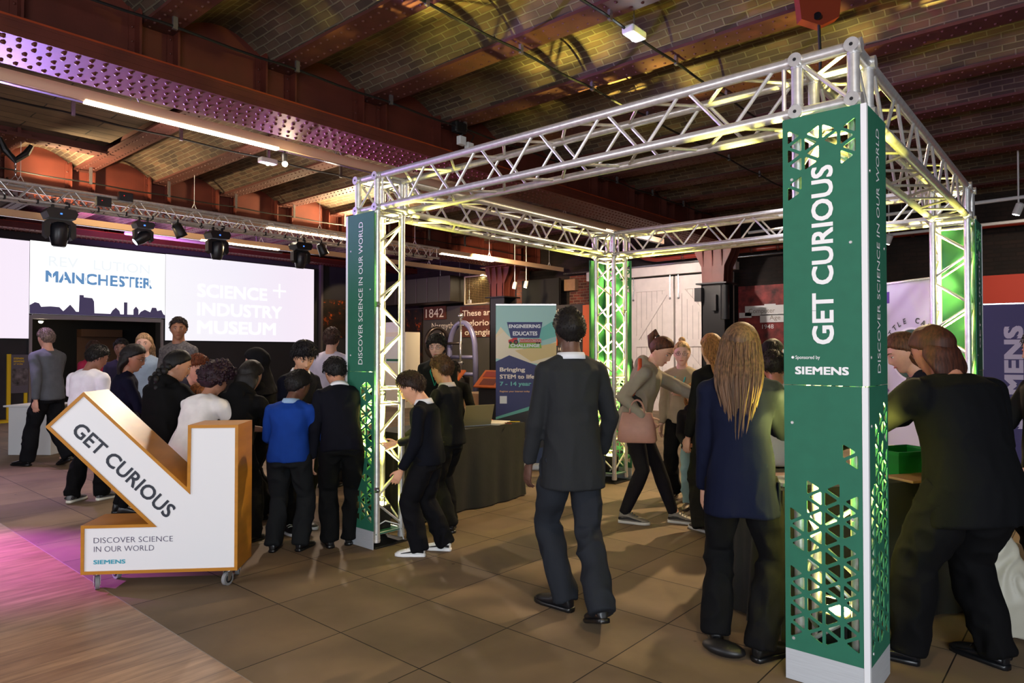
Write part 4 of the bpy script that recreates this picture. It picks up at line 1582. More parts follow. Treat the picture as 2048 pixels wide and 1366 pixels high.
M['ember'] = ember_mat()
board('photo_mural', -16.95, 0.6, -15.8, 2.9, M['ember'], 'dark mural of orange sparks left of the 1842 plate', 'mural')
t = thing('photo_mural', 'glowing orange mural of a furnace right of the video wall', 'mural', (WX + 0.05, 9.6, 2.0))
MB().box((WX + 0.004, 8.9, 1.95), (WX + 0.04, 10.6, 3.15)).build('panel', M['ember'], t)
lamp('SPOT', 'mural_spot', (WX + 1.6, 9.6, 3.9), (WX, 9.7, 2.5), 60, (1, 0.7, 0.35), 0.05, spot=70)

# ducts and mesh cage above the display wall
t = thing('air_duct', 'large dark sheet-metal air duct above the display wall', 'duct', (-15.0, 10.8, 3.0))
b = MB()
for k in range(6):
    b.bevbox((-16.6 + k * 0.5, 10.6, 2.98), (-16.11 + k * 0.5, 11.3, 3.75), 0.015)
b.build('duct', mat('dark_sheet_metal', (70, 64, 54), 0.45, 0.5), t)
for x in (-16.2, -14.4):
    MB().tube((x, 10.95, 3.74), (x, 10.95, ZB + 0.25), 0.012, 6).build('hanger_rod', M['steel'], t)
t = thing('mesh_cage', 'lit wire mesh cage panel above the quotation board', 'cage', (-12.9, 11.0, 2.9))
b = MB()
for (p, q) in (((-13.5, 3.72), (-12.2, 3.72)), ((-13.5, 2.9), (-12.2, 2.9)), ((-13.5, 2.9), (-13.5, 3.72)), ((-12.2, 2.9), (-12.2, 3.72))):
    b.tube((p[0], 11.1, p[1]), (q[0], 11.1, q[1]), 0.02, 8)
b.build('frame', mat('pale_frame', (220, 206, 170), 0.5), t)
b = MB()
for k in range(26):
    x = -13.5 + k * 0.05
    b.tube((x, 11.1, 2.9), (x, 11.1, 3.72), 0.004, 4)
for k in range(17):
    b.tube((-13.5, 11.1, 2.9 + k * 0.05), (-12.2, 11.1, 2.9 + k * 0.05), 0.004, 4)
b.build('mesh', mat('brass_mesh', (170, 142, 84), 0.5, 0.3), t)
for x, y, z0, z1, lab in ((-14.0, 11.38, 3.05, 4.7, 'small white switch box on a conduit below the air duct'), (-13.58, 11.38, 2.95, 4.7, 'small white socket on a conduit beside the mesh cage')):
    t = thing('switch_box', lab, 'switch', (x, y, z0), 0, 'small white switch boxes')
    MB().tube((x, y, z0 + 0.1), (x, y, z1), 0.01, 6).build('conduit', M['steel'], t)
    MB().bevbox((x - 0.06, y - 0.03, z0), (x + 0.06, y + 0.03, z0 + 0.11), 0.008).build('box', M['offwhite'], t)

# white display cabinet seen through the left column
t = thing('display_cabinet', 'tall white cabinet standing beyond the left front column', 'cabinet', (-13.6, 8.6, 0))
MB().bevbox((-14.3, 8.5, 0.0), (-13.1, 9.0, 2.02), 0.01).build('body', mat('warm_white_cabinet', (236, 226, 206), 0.5), t)
MB().box((-14.18, 8.495, 1.2), (-13.3, 8.5, 1.9)).build('front_board', M['white'], t)
MB().box((-14.1, 8.6, 2.02), (-13.5, 8.7, 2.3)).build('top_sign', M['offwhite'], t)
MB().box((-13.9, 8.49, 1.24), (-13.4, 8.495, 1.3)).build('green_band', M['green'], t)

# orange reading desks
for x0, y0, lab, w_ in ((-8.35, 6.2, 'slanted orange reading desk behind the pale banner', 0.75), (-9.5, 6.0, 'slanted orange reading desk behind the working table', 0.8)):
    t = thing('reading_desk', lab, 'reading desk', (x0, y0, 0), 0, 'orange reading desks')
    m_ = Matrix.Translation((x0, y0, 0.8)) @ Matrix.Rotation(R(42), 4, 'X')
    MB().box((0, 0, 0), (w_, 0.46, 0.03), 0, m_).build('desk_top', mat('orange_desk', (226, 110, 40), 0.5), t)
    MB().box((0.12, 0.05, 0.03), (0.5, 0.22, 0.034), 0, m_).build('inset_panel', mat('dark_red_panel', (120, 40, 24), 0.5), t)
    MB().box((0.06, 0.27, 0.03), (0.62, 0.42, 0.034), 0, m_).build('title_band', mat('red_band', (170, 50, 30), 0.5), t)
    MB().box((x0 + 0.03, y0 + 0.1, 0.0), (x0 + w_ - 0.03, y0 + 0.3, 0.8)).build('pedestal', M['black'], t)
t = thing('plinth', 'low wooden stepped plinth behind the working table', 'plinth', (-8.6, 7.2, 0))
MB().box((-9.8, 6.9, 0), (-7.3, 7.9, 0.3)).box((-9.8, 7.2, 0.3), (-7.3, 7.9, 0.6)).build('steps', mat('pale_oak', (178, 140, 98), 0.5, 0, 0.1, 4), t)

# steam hammer with flywheel
t = thing('steam_hammer', 'arched iron steam hammer with a large flywheel', 'machine', (-12.3, 9.6, 0))
b = MB()
xc, yc = -12.1, 9.6
arc = [(xc - 0.5, yc, 0.2), (xc - 0.48, yc, 1.3)] + [(xc - 0.48 * math.cos(a), yc, 1.55 + 0.72 * math.sin(a)) for a in [k * math.pi / 16 for k in range(17)]] + [(xc + 0.5, yc, 1.3), (xc + 0.52, yc, 0.2)]
b.path(arc, 0.075, 10)
b.tube((xc - 0.48, yc, 1.35), (xc + 0.48, yc, 1.35), 0.05, 10).tube((xc - 0.5, yc, 0.9), (xc + 0.5, yc, 0.9), 0.05, 10)
b.build('arch_frame', mat('blue_grey_iron', (112, 112, 150), 0.35, 0.3), t, smooth=True)
b = MB()
b.tube((xc, yc - 0.05, 0.5), (xc, yc - 0.05, 2.45), 0.035, 12).tube((xc - 0.12, yc - 0.05, 2.2), (xc + 0.12, yc - 0.05, 2.2), 0.02).sphere((xc, yc - 0.05, 2.45), 0.08)
b.tube((xc - 0.08, yc - 0.06, 1.2), (xc + 0.08, yc - 0.06, 1.2), 0.05)
b.build('piston_rod', M['steel'], t, smooth=True)
b = MB()
wc = Vector((xc - 0.75, yc - 0.2, 1.72))
ring = [wc + Vector((0.12 * math.cos(a), 0.36 * math.cos(a) * 0.85, 0.42 * math.sin(a))) for a in [k * math.pi / 14 for k in range(29)]]
b.path(ring, 0.055, 8)
for k in range(6):
    a = k * math.pi / 3
    b.tube(wc, wc + Vector((0.12 * math.cos(a), 0.306 * math.cos(a), 0.42 * math.sin(a))), 0.02, 6)
b.tube(wc, (xc, yc, 1.72), 0.035, 10)
b.build('flywheel', mat('dark_steel_wheel', (60, 52, 52), 0.3, 0.7), t, smooth=True)
b = MB()
b.lathe([(0.2, 0), (0.24, 0.05), (0.24, 0.45), (0.18, 0.55)], (xc - 0.15, yc + 0.1, 0.35), 18).box((xc - 0.8, yc - 0.35, 0.0), (xc + 0.75, yc + 0.35, 0.35))
b.build('cylinder_bed', mat('dark_iron', (46, 42, 42), 0.45, 0.4), t)

# computer age board and red print on the far wall
t = thing('photo_mural', 'dark red mural with a white Computer Age 1948 title', 'mural', (-5.1, NYW, 1.0))
b = MB().box((-5.62, NYW - 0.05, 1.0), (-3.6, NYW, 3.02))
b.build('panel', mat('red_machine_print', (120, 36, 34), 0.6, 0, 0.85, 5), t)
for x0, z0, x1, z1 in ((-5.45, 2.32, -4.42, 2.55), (-5.59, 2.28, -5.3, 2.4), (-5.1, 2.16, -4.5, 2.34), (-5.0, 2.55, -4.75, 2.58)):
    MB().box((x0, NYW - 0.08, z0), (x1, NYW - 0.05, z1)).build('title_block', M['offwhite'], t)
MB().box((-5.1, NYW - 0.08, 1.0), (-4.5, NYW - 0.05, 1.55)).build('text_block', M['offwhite'], t)
fr2 = frame((0, NYW - 0.082, 0), (1, 0, 0), (0, 0, 1))
text('lettering', 'Computer', fr2 @ Matrix.Translation((-5.36, 0, 2.38)), M['groove'], t, width=0.6, height=0.11)
text('lettering', 'Age', fr2 @ Matrix.Translation((-4.88, 0, 2.22)), M['groove'], t, width=0.24, height=0.1)
text('lettering', '1948', frame((-5.06, NYW - 0.055, 2.02), (1, 0, 0), (0, 0, 1)), M['offwhite'], t, width=0.26, height=0.1)
t = thing('wall_panel', 'plain orange-red wall panel above the purple banner', 'wall panel', (0.6, NYW, 1.0))
MB().box((-0.92, NYW - 0.05, 0.2), (2.6, NYW, 2.92)).build('panel', mat('orange_red_panel', (206, 60, 34), 0.6), t)

# lighting track on the right
for (x0, y0, x1, y1, z, lab) in ((-4.3, 9.6, 4.5, 9.0, 3.78, 'white lighting track crossing behind the rear right column'), (-3.6, 11.3, 4.5, 11.0, 3.72, 'lower white lighting track nearer the far wall')):
    t = thing('lighting_track', lab, 'lighting track', ((x0 + x1) / 2, (y0 + y1) / 2, z), 0, 'white lighting tracks at the right')
    MB().tube((x0, y0, z), (x1, y1, z), 0.028, 8).build('rail', M['offwhite'], t)
    b = MB()
    for k in range(5):
        f_ = (k + 0.5) / 5
        b.tube((x0 + (x1 - x0) * f_, y0 + (y1 - y0) * f_, z), (x0 + (x1 - x0) * f_, y0 + (y1 - y0) * f_, ZB), 0.006, 6)
    b.build('drop_rod', M['steel'], t)
for x, y, z, lab in ((-0.1, 9.3, 3.62, 'white track spotlight at the right edge of the photo'), (-2.2, 11.1, 3.62, 'white track spotlight beside the rear right column'), (-11.1, 10.6, 3.3, 'white track spotlight above the dark display wall'), (-10.7, 10.6, 3.3, 'second white track spotlight above the dark display wall')):
    t = thing('track_spotlight', lab, 'spotlight', (x, y, z), 0, 'white track spotlights')
    m_ = Matrix.Translation((x, y, z)) @ Matrix.Rotation(0.35, 4, 'Y')
    MB().lathe([(0.05, -0.1), (0.055, -0.09), (0.055, 0.06), (0.03, 0.08)], (0, 0, 0), 14, 0, m_).tube((x, y, z), (x, y, ZB + 0.3), 0.012).build('can', M['offwhite'], t)
    MB().lathe([(0.045, -0.102), (0.04, -0.105)], (0, 0, 0), 14, 0, m_).build('lamp_face', M['coldbulb'] if 'edge' in lab else M['bulb'], t)
# orange-red hoist over the right-hand corner
t = thing('chain_hoist', 'orange-red hoist hook hanging from the ceiling above the right column', 'hoist', (-0.86, 2.4, 4.1))
b = MB()
b.prism([(-0.13, 0.0), (-0.16, 0.28), (0.2, 0.3), (0.17, 0.02), (0.03, -0.05)], 0.09, frame((-0.86, 2.4, 4.12), (0.755, 0.656, 0), (0, 0, 1)))
b.build('body', mat('hoist_red', (120, 42, 24), 0.4), t)
MB().path([(-0.86, 2.42, 4.1), (-0.85, 2.42, 3.8), (-0.87, 2.42, 3.3), (-0.8, 2.1, 2.86)], 0.012, 8).build('cable', M['cable'], t)
MB().tube((-0.86, 2.38, 4.14), (-0.86, 2.48, 4.14), 0.03, 12).build('ring', M['glassy'], t)

# junction boxes on the big girder and a camera below it
t = thing('junction_box', 'pale junction boxes with cables on the web of the big girder', 'junction box', (-5.36, 2.85, 4.05))
for dy, dz in ((0.0, 0.0), (0.14, -0.05)):
    MB().bevbox((-5.36, 2.80 + dy, 4.12 + dz), (-5.29, 2.91 + dy, 4.23 + dz), 0.008).build('box', M['offwhite'], t)
MB().bevbox((-5.38, 2.72, 4.26), (-5.28, 2.92, 4.40), 0.02).build('transformer', M['black'], t)
MB().path([(-5.32, 2.85, 4.24), (-5.28, 2.9, 4.30), (-5.29, 3.05, 4.28), (-5.31, 3.0, 4.16)], 0.008, 6).build('lead', M['cable'], t)
t = thing('dome_camera', 'small black dome camera hanging from the trunking behind the front truss', 'camera', (-6.47, 3.07, 3.8))
MB().sphere((-6.44, 3.07, 3.78), 0.065).build('dome', M['black'], t, smooth=True)
MB().tube((-6.47, 3.07, 3.83), (-6.47, 3.07, 3.86), 0.03, 12).build('mount', M['black'], t)

# ------------------------------------------------------------------ people
def vnoise(p, f, seed=0):
    """cheap smooth value noise of an (n,3) array"""
    q = p * f + seed * 17.13
    i = np.floor(q).astype(np.int64)
    t = q - i
    t = t * t * (3 - 2 * t)

    def h(a):
        n = (a[:, 0] * 73856093) ^ (a[:, 1] * 19349663) ^ (a[:, 2] * 83492791)
        n = (n ^ (n >> 13)) * 1274126177
        return ((n & 0xffff) / 32768.0) - 1.0
    r = 0
    for dx in (0, 1):
        for dy in (0, 1):
            for dz in (0, 1):
                w = (t[:, 0] if dx else 1 - t[:, 0]) * (t[:, 1] if dy else 1 - t[:, 1]) * (t[:, 2] if dz else 1 - t[:, 2])
                r = r + w * h(i + np.array([dx, dy, dz]))
    return r


def remesh(mb, name, material, voxel, smooth=4, folds=0.0, ffreq=(9, 9, 4), fine=0.0, parent=None, fac=0.5):
    me = bpy.data.meshes.new('tmp')
    me.from_pydata(mb.v, [], mb.f)
    bm = bmesh.new()
    bm.from_mesh(me)
    bmesh.ops.recalc_face_normals(bm, faces=bm.faces)
    bm.to_mesh(me)
    bm.free()
    o = bpy.data.objects.new('tmp', me)
    COL.objects.link(o)
    a = o.modifiers.new('r', 'REMESH')
    a.mode = 'VOXEL'
    a.voxel_size = voxel
    if smooth:
        s = o.modifiers.new('s', 'SMOOTH')
        s.factor = fac
        s.iterations = smooth
    dg = bpy.context.evaluated_depsgraph_get()
    m2 = bpy.data.meshes.new_from_object(o.evaluated_get(dg))
    bpy.data.objects.remove(o, do_unlink=True)
    bpy.data.meshes.remove(me)
    n = len(m2.vertices)
    co = np.zeros(n * 3)
    m2.vertices.foreach_get('co', co)
    co = co.reshape(-1, 3)
    if folds or fine:
        no = np.zeros(n * 3)
        m2.vertices.foreach_get('normal', no)
        no = no.reshape(-1, 3)
        sd = len(name) + int(abs(co[0, 2]) * 1000) % 13
        d = np.zeros(n)
        if folds:
            w = co + 0.05 * np.stack([vnoise(co, 6, sd), vnoise(co, 6, sd + 1), vnoise(co, 6, sd + 2)], 1)
            r = 1 - np.abs(vnoise(w * np.array(ffreq), 1.0, sd + 3)) * 2
            d += folds * r
        if fine:
            d += fine * vnoise(co, 45, sd + 5)
        co = co + no * d[:, None]
        m2.vertices.foreach_set('co', co.ravel())
    m2.materials.clear()
    m2.materials.append(material)
    m2.polygons.foreach_set('use_smooth', [True] * len(m2.polygons))
    m2.update()
    m2.name = name
    o = bpy.data.objects.new(name, m2)
    COL.objects.link(o)
    PM[o.name] = Matrix.Identity(4)
    if parent is not None:
        o.parent = parent
        PM[o.name] = PM[parent.name]
    return o


def ringloft(mb, rings, seg=20, mi=0, ex=2.4):
    """rings: (centre, right vector, forward vector) with the vectors already scaled to the half axes"""
    vs, fs = [], []
    for c, a, b in rings:
        for k in range(seg):
            t = 2 * math.pi * k / seg
            cx, sx = math.cos(t), math.sin(t)
            u = abs(cx) ** (2 / ex) * (1 if cx >= 0 else -1)
            v = abs(sx) ** (2 / ex) * (1 if sx >= 0 else -1)
            vs.append(Vector(c) + Vector(a) * u + Vector(b) * v)
    n = len(rings)
    for i in range(n - 1):
        for k in range(seg):
            fs.append((i * seg + k, i * seg + (k + 1) % seg, (i + 1) * seg + (k + 1) % seg, (i + 1) * seg + k))
    fs += [tuple(range(seg - 1, -1, -1)), tuple(range((n - 1) * seg, n * seg))]
    mb.add(vs, fs, mi)


def head_dirs(nu=56, nv=40):
    vs = []
    for i in range(1, nv):
        ph = math.pi * i / nv
        for k in range(nu):
            t = 2 * math.pi * k / nu
            vs.append((math.sin(ph) * math.sin(t), math.sin(ph) * math.cos(t), math.cos(ph)))
    vs += [(0, 0, 1), (0, 0, -1)]
    fs = []
    for i in range(nv - 2):
        for k in range(nu):
            fs.append((i * nu + k, (i + 1) * nu + k, (i + 1) * nu + (k + 1) % nu, i * nu + (k + 1) % nu))
    n = (nv - 1) * nu
    for k in range(nu):
        fs.append((n, k, (k + 1) % nu))
        fs.append((n + 1, (nv - 2) * nu + (k + 1) % nu, (nv - 2) * nu + k))
    return np.array(vs), fs


HD, HF = head_dirs()


def head_surface(d, kid=0.0):
    x, y, z = d[:, 0], d[:, 1], d[:, 2]
    t = np.clip(-z, 0, 1)
    X = 0.075 * x * (1 - (0.30 - 0.05 * kid) * t ** 1.4) * (1 + 0.02 * np.clip(z, 0, 1))
    Y = np.where(y > 0, 0.088, 0.102) * y
    Y = np.where(y < 0, Y * (1 - 0.5 * t), Y * (1 - 0.10 * t))
    Y = Y + 0.042 * t ** 2.2
    Z = np.where(z > 0, 0.112, 0.113) * z
    fr = np.clip(y * 3, 0, 1)
    ax = np.abs(X)
    Y = Y + fr * (0.021 * np.exp(-(X / 0.0125) ** 2) * np.exp(-((Z + 0.024) / 0.0135) ** 2)
                  + 0.011 * np.exp(-(X / 0.010) ** 2) * np.exp(-((Z - 0.000) / 0.018) ** 2)
                  - 0.009 * np.exp(-((ax - 0.031) / 0.015) ** 2 - ((Z - 0.010) / 0.012) ** 2)
                  + 0.004 * np.exp(-((ax - 0.028) / 0.022) ** 2 - ((Z - 0.030) / 0.009) ** 2)
                  + 0.0055 * np.exp(-(X / 0.021) ** 2 - ((Z + 0.056) / 0.011) ** 2)
                  - 0.002 * np.exp(-(X / 0.03) ** 2 - ((Z + 0.075) / 0.006) ** 2)
                  + 0.006 * np.exp(-(X / 0.022) ** 2 - ((Z + 0.094) / 0.014) ** 2)
                  + 0.003 * np.exp(-((ax - 0.045) / 0.016) ** 2 - ((Z + 0.022) / 0.02) ** 2))
    return np.stack([X, Y, Z], 1)


SKIN = {}


def skin_mat(c):
    if c not in SKIN:
        m = mat('skin_tone', c, 0.5, 0, 0.05, 30, 0.05, 150)
        m.node_tree.nodes['Principled BSDF'].inputs['Subsurface Weight'].default_value = 0.08
        m.node_tree.nodes['Principled BSDF'].inputs['Subsurface Radius'].default_value = (0.02, 0.01, 0.005)
        SKIN[c] = m
    return SKIN[c]


CL = {}


def cloth(c, rough=0.85, weave=True):
    k = (c, rough)
    if k not in CL:
        CL[k] = mat('cloth', c, rough, 0, 0.08, 12, 0.12 if weave else 0.0, 420)
        CL[k].node_tree.nodes['Principled BSDF'].inputs['Specular IOR Level'].default_value = 0.12
    return CL[k]


def hair_mat(c):
    k = ('hair', c)
    if k not in CL:
        m, nt, b = newmat('hair')
        tc = nt.nodes.new('ShaderNodeTexCoord')
        mp = nt.nodes.new('ShaderNodeMapping')
        mp.inputs['Scale'].default_value = (90, 90, 5)
        nt.links.new(tc.outputs['Object'], mp.inputs[0])
        n = nt.nodes.new('ShaderNodeTexNoise')
        n.inputs['Scale'].default_value = 1.0
        n.inputs['Detail'].default_value = 4
        nt.links.new(mp.outputs[0], n.inputs['Vector'])
        r = ramp(nt, [(0.3, tuple(int(v * 0.55) for v in c)), (0.7, tuple(min(255, int(v * 1.25)) for v in c))])
        nt.links.new(n.outputs[0], r.inputs[0])
        nt.links.new(r.outputs[0], b.inputs['Base Color'])
        bp = nt.nodes.new('ShaderNodeBump')
        bp.inputs['Strength'].default_value = 0.6
        bp.inputs['Distance'].default_value = 0.004
        nt.links.new(n.outputs[0], bp.inputs['Height'])
        nt.links.new(bp.outputs[0], b.inputs['Normal'])
        b.inputs['Roughness'].default_value = 0.6
        b.inputs['Specular IOR Level'].default_value = 0.3
        CL[k] = m
    return CL[k]


def ik(a, b, l1, l2, pole):
    """joint position between a and b"""
    a, b, pole = Vector(a), Vector(b), Vector(pole)
    d = b - a
    ln = min(d.length, (l1 + l2) * 0.998)
    dn = d.normalized()
    b = a + dn * ln
    x = (l1 * l1 - l2 * l2 + ln * ln) / (2 * ln)
    h = math.sqrt(max(0, l1 * l1 - x * x))
    p = (pole - dn * pole.dot(dn))
    p = p.normalized() if p.length > 1e-4 else Vector((0, -1, 0))
    return a + dn * x + p * h, b


def sm(t):
    t = max(0.0, min(1.0, t))
    return t * t * (3 - 2 * t)


def limb(mb, pts, radii, seg=14, flat=None, sub=4, fwd=(0, 1, 0)):
    """tapering limb through joints; radii are per joint (a, b)"""
    P, Q = [], []
    n = len(pts)
    for i in range(n - 1):
        for s in range(sub):
            t = s / sub
            P.append(Vector(pts[i]).lerp(Vector(pts[i + 1]), t))
            r0, r1 = radii[i], radii[i + 1]
            Q.append(tuple(r0[k] + (r1[k] - r0[k]) * t for k in (0, 1)))
    P.append(Vector(pts[-1]))
    Q.append(tuple(radii[-1]))
    rings = []
    m = len(P)
    f0 = Vector(fwd)
    for i in range(m):
        d = (P[min(i + 1, m - 1)] - P[max(i - 1, 0)]).normalized()
        f = f0 - d * f0.dot(d)
        f = f.normalized() if f.length > 0.05 else d.orthogonal().normalized()
        r = f.cross(d)
        rings.append((P[i], r * Q[i][0], f * Q[i][1]))
    ringloft(mb, rings, seg, 0, 2.1)


def hand(mb, w, d, pn, hl, side, curl=0.5, spread=0.12, grip=None):
    """palm, four fingers and a thumb; w wrist, d direction, pn palm normal, hl hand length"""
    d = Vector(d).normalized()
    pn = Vector(pn)
    pn = (pn - d * pn.dot(d)).normalized()
    s = d.cross(pn) * side          # towards the thumb
    k = hl / 0.185
    palm = []
    for t, a, b in ((-0.1, 0.024, 0.018), (0.0, 0.026, 0.018), (0.25, 0.036, 0.016), (0.45, 0.041, 0.014), (0.52, 0.038, 0.011)):
        palm.append((Vector(w) + d * hl * t, s * a * k, pn * b * k))
    ringloft(mb, palm, 14, 0, 2.3)
    for i, (off, ln) in enumerate(((0.029, 0.40), (0.010, 0.44), (-0.010, 0.42), (-0.028, 0.33))):
        p = Vector(w) + d * hl * (0.49 - 0.02 * abs(i - 1)) + s * off * k
        dr = (d + s * spread * (1.2 - i * 0.8)).normalized()
        pts, rs = [p], [0.0088 * k]
        c = curl * (0.8 + 0.12 * i)
        for j, (fl, rr) in enumerate(((0.45, 0.0085), (0.3, 0.0078), (0.25, 0.0068))):
            ang = c * (0.6 + 0.5 * j)
            dr = (dr * math.cos(ang) + pn * math.sin(ang)).normalized()
            p = p + dr * ln * hl * fl
            pts.append(p)
            rs.append(rr * k)
        mb.path(pts, rs, 8)
        mb.sphere(p, rs[-1], 0, 8, 6)
    p = Vector(w) + d * hl * 0.12 + s * 0.024 * k
    dr = (d * 0.72 + s * 0.62 + pn * 0.3).normalized()
    pts = [p, p + dr * hl * 0.22, p + dr * hl * 0.22 + (dr * 0.8 + d * 0.5 + pn * curl * 0.5).normalized() * hl * 0.19]
    pts.append(pts[-1] + (d * 0.8 + pn * curl).normalized() * hl * 0.13)
    mb.path(pts, [0.013 * k, 0.0115 * k, 0.0098 * k, 0.0082 * k], 8)
    mb.sphere(pts[-1], 0.0082 * k, 0, 8, 6)


def person(label, loc, face, H, skin=(200, 150, 120), hair=('short', (30, 24, 20)), top=('jumper', (24, 26, 40)), legs=('trousers', (24, 24, 28)), shoes=((22, 22, 24), (16, 16, 18)),
           lean=4, side=0, twist=0, hp=5, hy=0, feet=None, armL=None, armR=None, hs=None, wide=1.0, drop=0.0, vox=1.0, group=None, collar=None, glasses=False, facial=True,
           curlL=0.45, curlR=0.45, cuff=None, hipy=0.0, shirt_hem=None, neckout=0.0, hands=True, pnL=None, pnR=None, smile=False, lanyard=None, sleeves=1.0, cat='person'):
    hs = hs or (0.230 if H < 1.5 else 0.235 if H < 1.65 else 0.240)
    hs = hs / 0.225
    hh = 0.225 * hs
    body_h = H - hh * 0.5
    zh = 0.505 * H - drop
    # spine
    tw = R(twist)
    P = Vector((0, hipy, zh + 0.02 * H))
    seglen = (H - hh - 0.030 * H - 0.525 * H) / 6
    sp = []
    for i in range(7):
        t = i / 6
        a = R(lean) * (0.55 + 0.45 * t)
        b = R(side) * (0.4 + 0.6 * t)
        d = Vector((math.sin(b) * math.cos(a), math.sin(a), math.cos(a) * math.cos(b))).normalized()
        w = tw * t
        r = Vector((math.cos(w), math.sin(w), 0))
        r = (r - d * r.dot(d)).normalized()
        f = d.cross(r)
        sp.append((P.copy(), d, r, f))
        P = P + d * seglen

    def at(t):
        x = max(0.0, min(5.999, t * 6))
        i = int(x)
        u = x - i
        p = sp[i][0].lerp(sp[i + 1][0], u)
        return p, sp[i][1].lerp(sp[i + 1][1], u).normalized(), sp[i][2].lerp(sp[i + 1][2], u).normalized(), sp[i][3].lerp(sp[i + 1][3], u).normalized()

    NB, nd, nr, nf = sp[6][0], sp[6][1], sp[6][2], sp[6][3]
    # head frame
    yaw = tw + R(hy)
    pit = R(hp) + R(lean) * 0.35
    hr = Vector((math.cos(yaw), math.sin(yaw), 0))
    hf0 = Vector((-math.sin(yaw), math.cos(yaw), 0))
    hf = (hf0 * math.cos(pit) - Vector((0, 0, 1)) * math.sin(pit)).normalized()
    hu = hr.cross(hf).normalized()
    ndir = (nd * 0.6 + hu * 0.4 + hf0 * (0.12 + neckout)).normalized()
    NT = NB + ndir * 0.030 * H
    HC = NT + hu * hh * 0.44 + hf * 0.010
    hm = Matrix((hr, hf, hu)).transposed().to_4x4()
    hm.translation = HC
    hmn = np.array(hm)

    def hpos(arr):
        a = np.concatenate([arr * hs, np.ones((len(arr), 1))], 1)
        return (a @ hmn.T)[:, :3]

    W_ = wide
    sw = 0.094 * H * W_
    sh = []
    p, d, r, f = at(0.90)
    for s in (-1, 1):
        sh.append(p + r * s * sw - d * 0.016 * H)
    # arms
    ua, fa, hl = 0.165 * H, 0.15 * H, 0.105 * H
    arms = []
    for i, spec in enumerate((armL, armR)):
        s = -1 if i == 0 else 1
        spec = spec or ('a', 3, 7, 12)
        S = sh[i]
        if spec[0] == 'a':
            sw_, ab, el = R(spec[1]), R(spec[2]), R(spec[3])
            inw = R(spec[4]) if len(spec) > 4 else 0
            u = (r * s * math.sin(ab) + (Vector((0, 1, 0)) * math.sin(sw_) - Vector((0, 0, 1)) * math.cos(sw_)) * math.cos(ab)).normalized()
            v = (Vector((0, 1, 0)) * math.sin(sw_ + el) - Vector((0, 0, 1)) * math.cos(sw_ + el))
            v = (v * math.cos(inw) - Vector((1, 0, 0)) * s * math.sin(inw) + r * s * math.sin(ab) * 0.5).normalized()
            E_ = S + u * ua
            Wr = E_ + v * fa
        else:
            pole = Vector(spec[2]) if len(spec) > 2 else Vector((s * 0.7, -0.6, -0.8))
            E_, Wr = ik(S, spec[1], ua, fa, pole)
        arms.append((S, E_, Wr))
    # legs
    feet = feet or ((-0.065 * H / 1.5 - 0.02, 0.0, 8, 0), (0.065 * H / 1.5 + 0.02, 0.02, 8, 0))
    lg = []
    p0, d0, r0, f0 = sp[0]
    for i, (fx, fy, out, lift) in enumerate(feet):
        s = -1 if i == 0 else 1
        Hj = Vector((0, hipy, zh)) + Vector((s * 0.05 * H * W_, 0, 0))
        A = Vector((fx, fy, 0.048 * H + lift))
        a = R(out) * -s
        fd = Vector((math.sin(-a), math.cos(a), 0)).normalized()
        K, A2 = ik(Hj, A, 0.235 * H, 0.245 * H, fd + Vector((0, 0.3, 0)))
        lg.append((Hj, K, A, fd))

    g = H * W_
    # --- skin
    b = MB()
    V = hpos(head_surface(HD, 1.0 if H < 1.5 else 0.0))
    b.add(V.tolist(), HF)
    for s in (-1, 1):
        em = hm @ Matrix.Translation(Vector((s * 0.073, -0.006, -0.002)) * hs) @ Matrix.Rotation(s * 0.35, 4, 'Z')
        b.sphere((0, 0, 0), (0.007 * hs, 0.017 * hs, 0.031 * hs), 0, 10, 8, em)
    nk = [NB - nd * 0.05 * H, NB, NT, NT + hu * hh * 0.25]
    limb(b, nk, [(0.05 * H, 0.036 * H), (0.038 * H, 0.036 * H), (0.0315 * H, 0.034 * H), (0.03 * H, 0.033 * H)], 16, fwd=nf)
    TR = [(0.0, .064, .042), (0.17, .062, .040), (0.4, .062, .044), (0.65, .078, .055), (0.85, .088, .052), (0.95, .062, .040), (1.0, .036, .032)]
    rings = []
    pz = sp[0][0] - sp[0][1] * 0.06 * H
    rings.append((pz, sp[0][2] * 0.055 * g, sp[0][3] * 0.04 * g))
    for t, a, c in TR:
        p, d, r, f = at(t)
        rings.append((p, r * a * g, f * c * g))
    ringloft(b, rings, 20)
    for i, (S, E_, Wr) in enumerate(arms):
        limb(b, [S, E_, Wr], [(.027 * g, .027 * g), (.021 * g, .021 * g), (.0155 * H, .0135 * H)])
        dv = (Wr - E_).normalized()
        if hands:
            s = -1 if i == 0 else 1
            pn = (pnL if i == 0 else pnR)
            pn = Vector(pn) if pn else Vector((-s, 0.25, 0.0))
            hand(b, Wr + dv * 0.004, dv, pn, hl, s * 1.0, curlL if i == 0 else curlR)
    for (Hj, K, A, fd) in lg:
        limb(b, [Hj + Vector((0, 0, 0.01)), K, A, A - Vector((0, 0, 0.02 * H))], [(.044 * g, .048 * g), (.030 * g, .030 * g), (.019 * H, .021 * H), (.02 * H, .024 * H)], fwd=fd)
        limb(b, [A - Vector((0, 0, 0.015 * H)) - fd * 0.01 * H, A - Vector((0, 0, 0.025 * H)) + fd * 0.08 * H], [(.02 * H, .017 * H), (.02 * H, .010 * H)], fwd=(0, 0, 1))
    root = remesh(b, 'person', skin_mat(skin), 0.0062 * vox, 2)
    root.location = (loc[0], loc[1], 0)
    rz = R(face) - math.pi / 2
    root.rotation_euler = (0, 0, rz)
    PM[root.name] = Matrix.Translation((loc[0], loc[1], 0)) @ Matrix.Rotation(rz, 4, 'Z')
